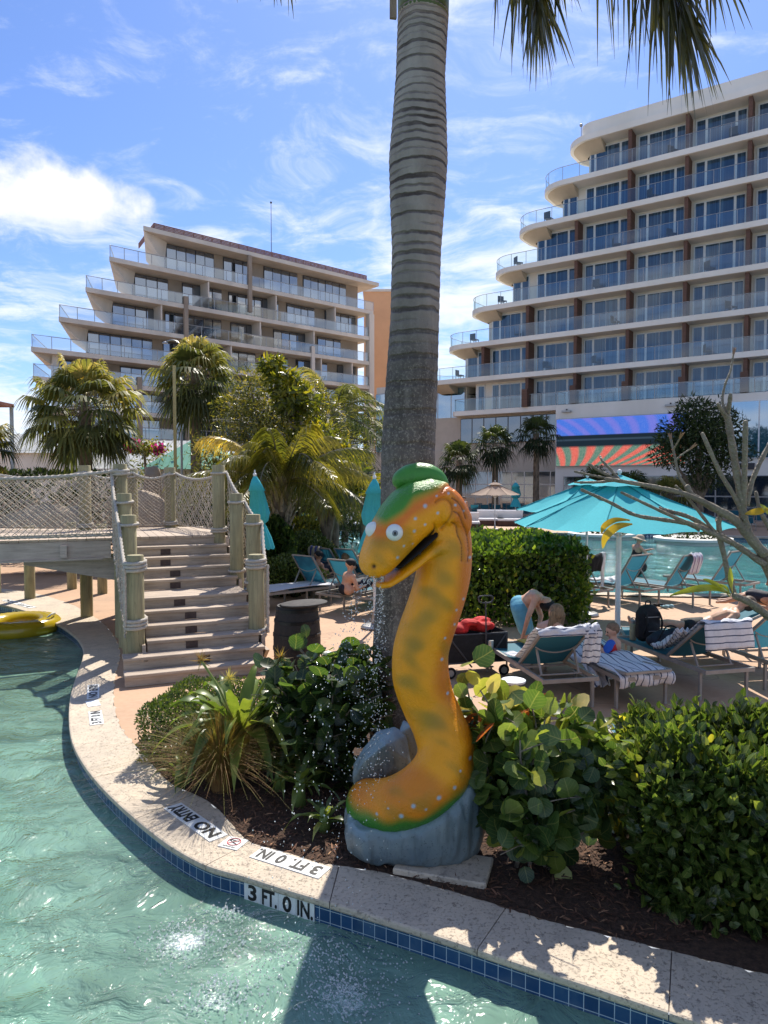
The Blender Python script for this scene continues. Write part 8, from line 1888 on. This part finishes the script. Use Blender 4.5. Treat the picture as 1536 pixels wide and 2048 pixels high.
def rfrond(base, tipw, arch, ll, nl, tone, hang=1.0, w=.022, plume=1):
    """royal frond: cubic arc from base to tip; leaflets plumose, hanging"""
    b_ = base; e = tipw; mid = (b_ + e) / 2 + V3((0, 0, arch)); P_ = catmull([b_, b_.lerp(mid, .5) + V3((0, 0, arch * .35)), mid, mid.lerp(e, .6) + V3((0, 0, arch * .1)), e], 6); ra.tube(P_, list(np.linspace(.045, .008, len(P_))), 6, False); N = len(P_) - 1
    for k in range(nl):
        u = .15 + .85 * k / nl; x = u * N; i = min(N - 1, int(x)); p = P_[i].lerp(P_[i + 1], x - i); tg = (P_[i + 1] - P_[i]).normalized(); s_ = tg.cross(V3((0, 0, 1)))
        s_ = s_.normalized() if s_.length > .05 else V3((1, 0, 0)); upv = s_.cross(tg)
        for s in (-1, 1):
            l = ll * (math.sin(PI * min(1, u * .8 + .15)) ** .5) * r.uniform(.7, 1.15); dv = (s_ * s * r.uniform(.25, 1.0) + tg * r.uniform(.5, .9) + upv * r.uniform(-.5, .5)).normalized(); b2 = len(V); seg = 4; sd_ = dv.cross(V3((r.normal(), r.normal(), r.normal()))).normalized()
            for q_ in range(seg + 1):
                v = q_ / seg; pp = p + dv * (l * v) + V3((0, 0, -hang * l * v * v * .8)); ww = w * (.8, 1.0, .9, .6, .06)[q_]; V.append(tuple(pp - sd_ * ww)); V.append(tuple(pp + sd_ * ww)); tn.extend([tone + .15 * r.normal() + .12 * v] * 2)
            for q_ in range(seg): Fc.append((b2 + 2 * q_, b2 + 2 * q_ + 1, b2 + 2 * q_ + 3, b2 + 2 * q_ + 2))
rfrond(ct, D(1083, 25, 5.9) - ro_, .55, .70, 170, .3, .95, .014)
rfrond(ct, D(1120, -60, 6.2) - ro_, .5, .60, 90, .3, .95, .014)
rfrond(ct, D(1380, 60, 5.2) - ro_, .9, .80, 220, .3, 1.0, .015)
rfrond(ct, D(1430, -60, 5.0) - ro_, .9, .7, 110, .3, 1.0, .015)
for a, L, dz in ((2.4, 3.0, -.6), (3.3, 3.1, -.4), (4.1, 3.0, -.5), (1.9, 2.8, .4), (.3, 2.9, .9), (5.0, 2.9, .6), (1.2, 3.0, .6)):
    rfrond(ct, ct + V3((math.cos(a) * L, abs(math.sin(a)) * L * .8 + .4, dz + .6)), .7, .6, 55, .35, 1.0)
meshobj('fronds', V, Fc, leafmat('leaf_royal', [(0, (.025, .034, .014)), (.5, (.055, .065, .025)), (.9, (.11, .095, .05)), (1, (.22, .16, .08))], .28, .22, .7), rp, False, np.clip(tn, 0, 1)); ra.build('rachis', TWIG, rp)

# ================================================================== FALLING WATER AND SPLASHES
def dropm():
    m, T, o = newmat('water_drops'); g = T.n('ShaderNodeBsdfGlossy', None, Color=(1, 1, 1, 1), Roughness=.08); tp = T.n('ShaderNodeBsdfTranslucent', None, Color=(.9, .97, 1, 1)); mx = T.n('ShaderNodeMixShader', None, i0=.5); T.link(g.outputs[0], mx.inputs[1]); T.link(tp.outputs[0], mx.inputs[2]); tr = T.n('ShaderNodeBsdfTransparent'); m2 = T.n('ShaderNodeMixShader', None, i0=.6); T.link(tr.outputs[0], m2.inputs[1]); T.link(mx.outputs[0], m2.inputs[2]); T.link(m2.outputs[0], o.inputs[0]); return m
DR = dropm()
OCT = (np.array([(0, 0, 1), (1, 0, 0), (0, 1, 0), (-1, 0, 0), (0, -1, 0), (0, 0, -1)], float), np.array([(0, 1, 2), (0, 2, 3), (0, 3, 4), (0, 4, 1), (5, 2, 1), (5, 3, 2), (5, 4, 3), (5, 1, 4)]))
P = []; S = []; r = np.random.default_rng(9); m0 = D(770, 1145, 4.72)
def stream(p0, v0, n, spread, s0, t_end_z):
    t_end = (v0.z + math.sqrt(v0.z ** 2 + 2 * 9.8 * (p0.z - t_end_z))) / 9.8
    for k in range(n):
        u = r.random(); t_ = t_end * u; dv = V3(r.normal(size=3)) * spread * (.25 + u); p = p0 + v0 * t_ + dv * t_ + V3((0, 0, -4.9 * t_ * t_)); P.append(tuple(p)); S.append(s0 * r.uniform(.4, 1.5))
stream(m0, V3((-.12, -.05, 0)), 520, .09, .0042, .35); stream(m0 + V3((-.04, 0, 0)), V3((-.22, .12, 0)), 350, .13, .0038, .15); stream(D(742, 1150, 4.7), V3((-.45, -.1, .1)), 240, .16, .0038, 0.1)
stream(m0, V3((-.9, -1.3, .2)), 300, .22, .0042, WZ); stream(m0, V3((-.25, -1.2, .1)), 220, .2, .0040, WZ)
P_, S_ = np.array(P), np.array(S)
o = leaves('falling_water', DR, None, P_, np.tile((0, 0, -1), (len(P_), 1)) + rdir(len(P_)) * .1, rdir(len(P_)), S_ * 1.25, OCT, .55); tag(o, 'spray of water drops falling from the mouth of the serpent', 'water spray', kind='stuff')
P = []; S = []; A = []
for (px_, py_, n, sp) in ((350, 1885, 240, .13), (400, 1895, 200, .14), (500, 1890, 120, .12), (440, 2000, 380, .12), (640, 1930, 300, .16), (690, 2000, 480, .12), (560, 1900, 160, .25), (460, 1830, 110, .05), (420, 1860, 120, .15), (700, 1950, 260, .22)):
    g_ = G(px_, py_, WZ)
    for k in range(n): x, y = r.normal(size=2) * sp * (1.0, .8); P.append((g_.x + x, g_.y + y, WZ + .005 + abs(r.normal()) * .06 * math.exp(-(x * x + y * y) / (sp * sp)))); S.append(r.uniform(.002, .0085)); A.append((0, 0, 1))
o = leaves('splash', DR, None, P, np.array(A) + rdir(len(P)) * .5, rdir(len(P)), np.array(S), OCT, 1.0); tag(o, 'white splashing drops where the fountain water hits the river', 'splash', kind='stuff')
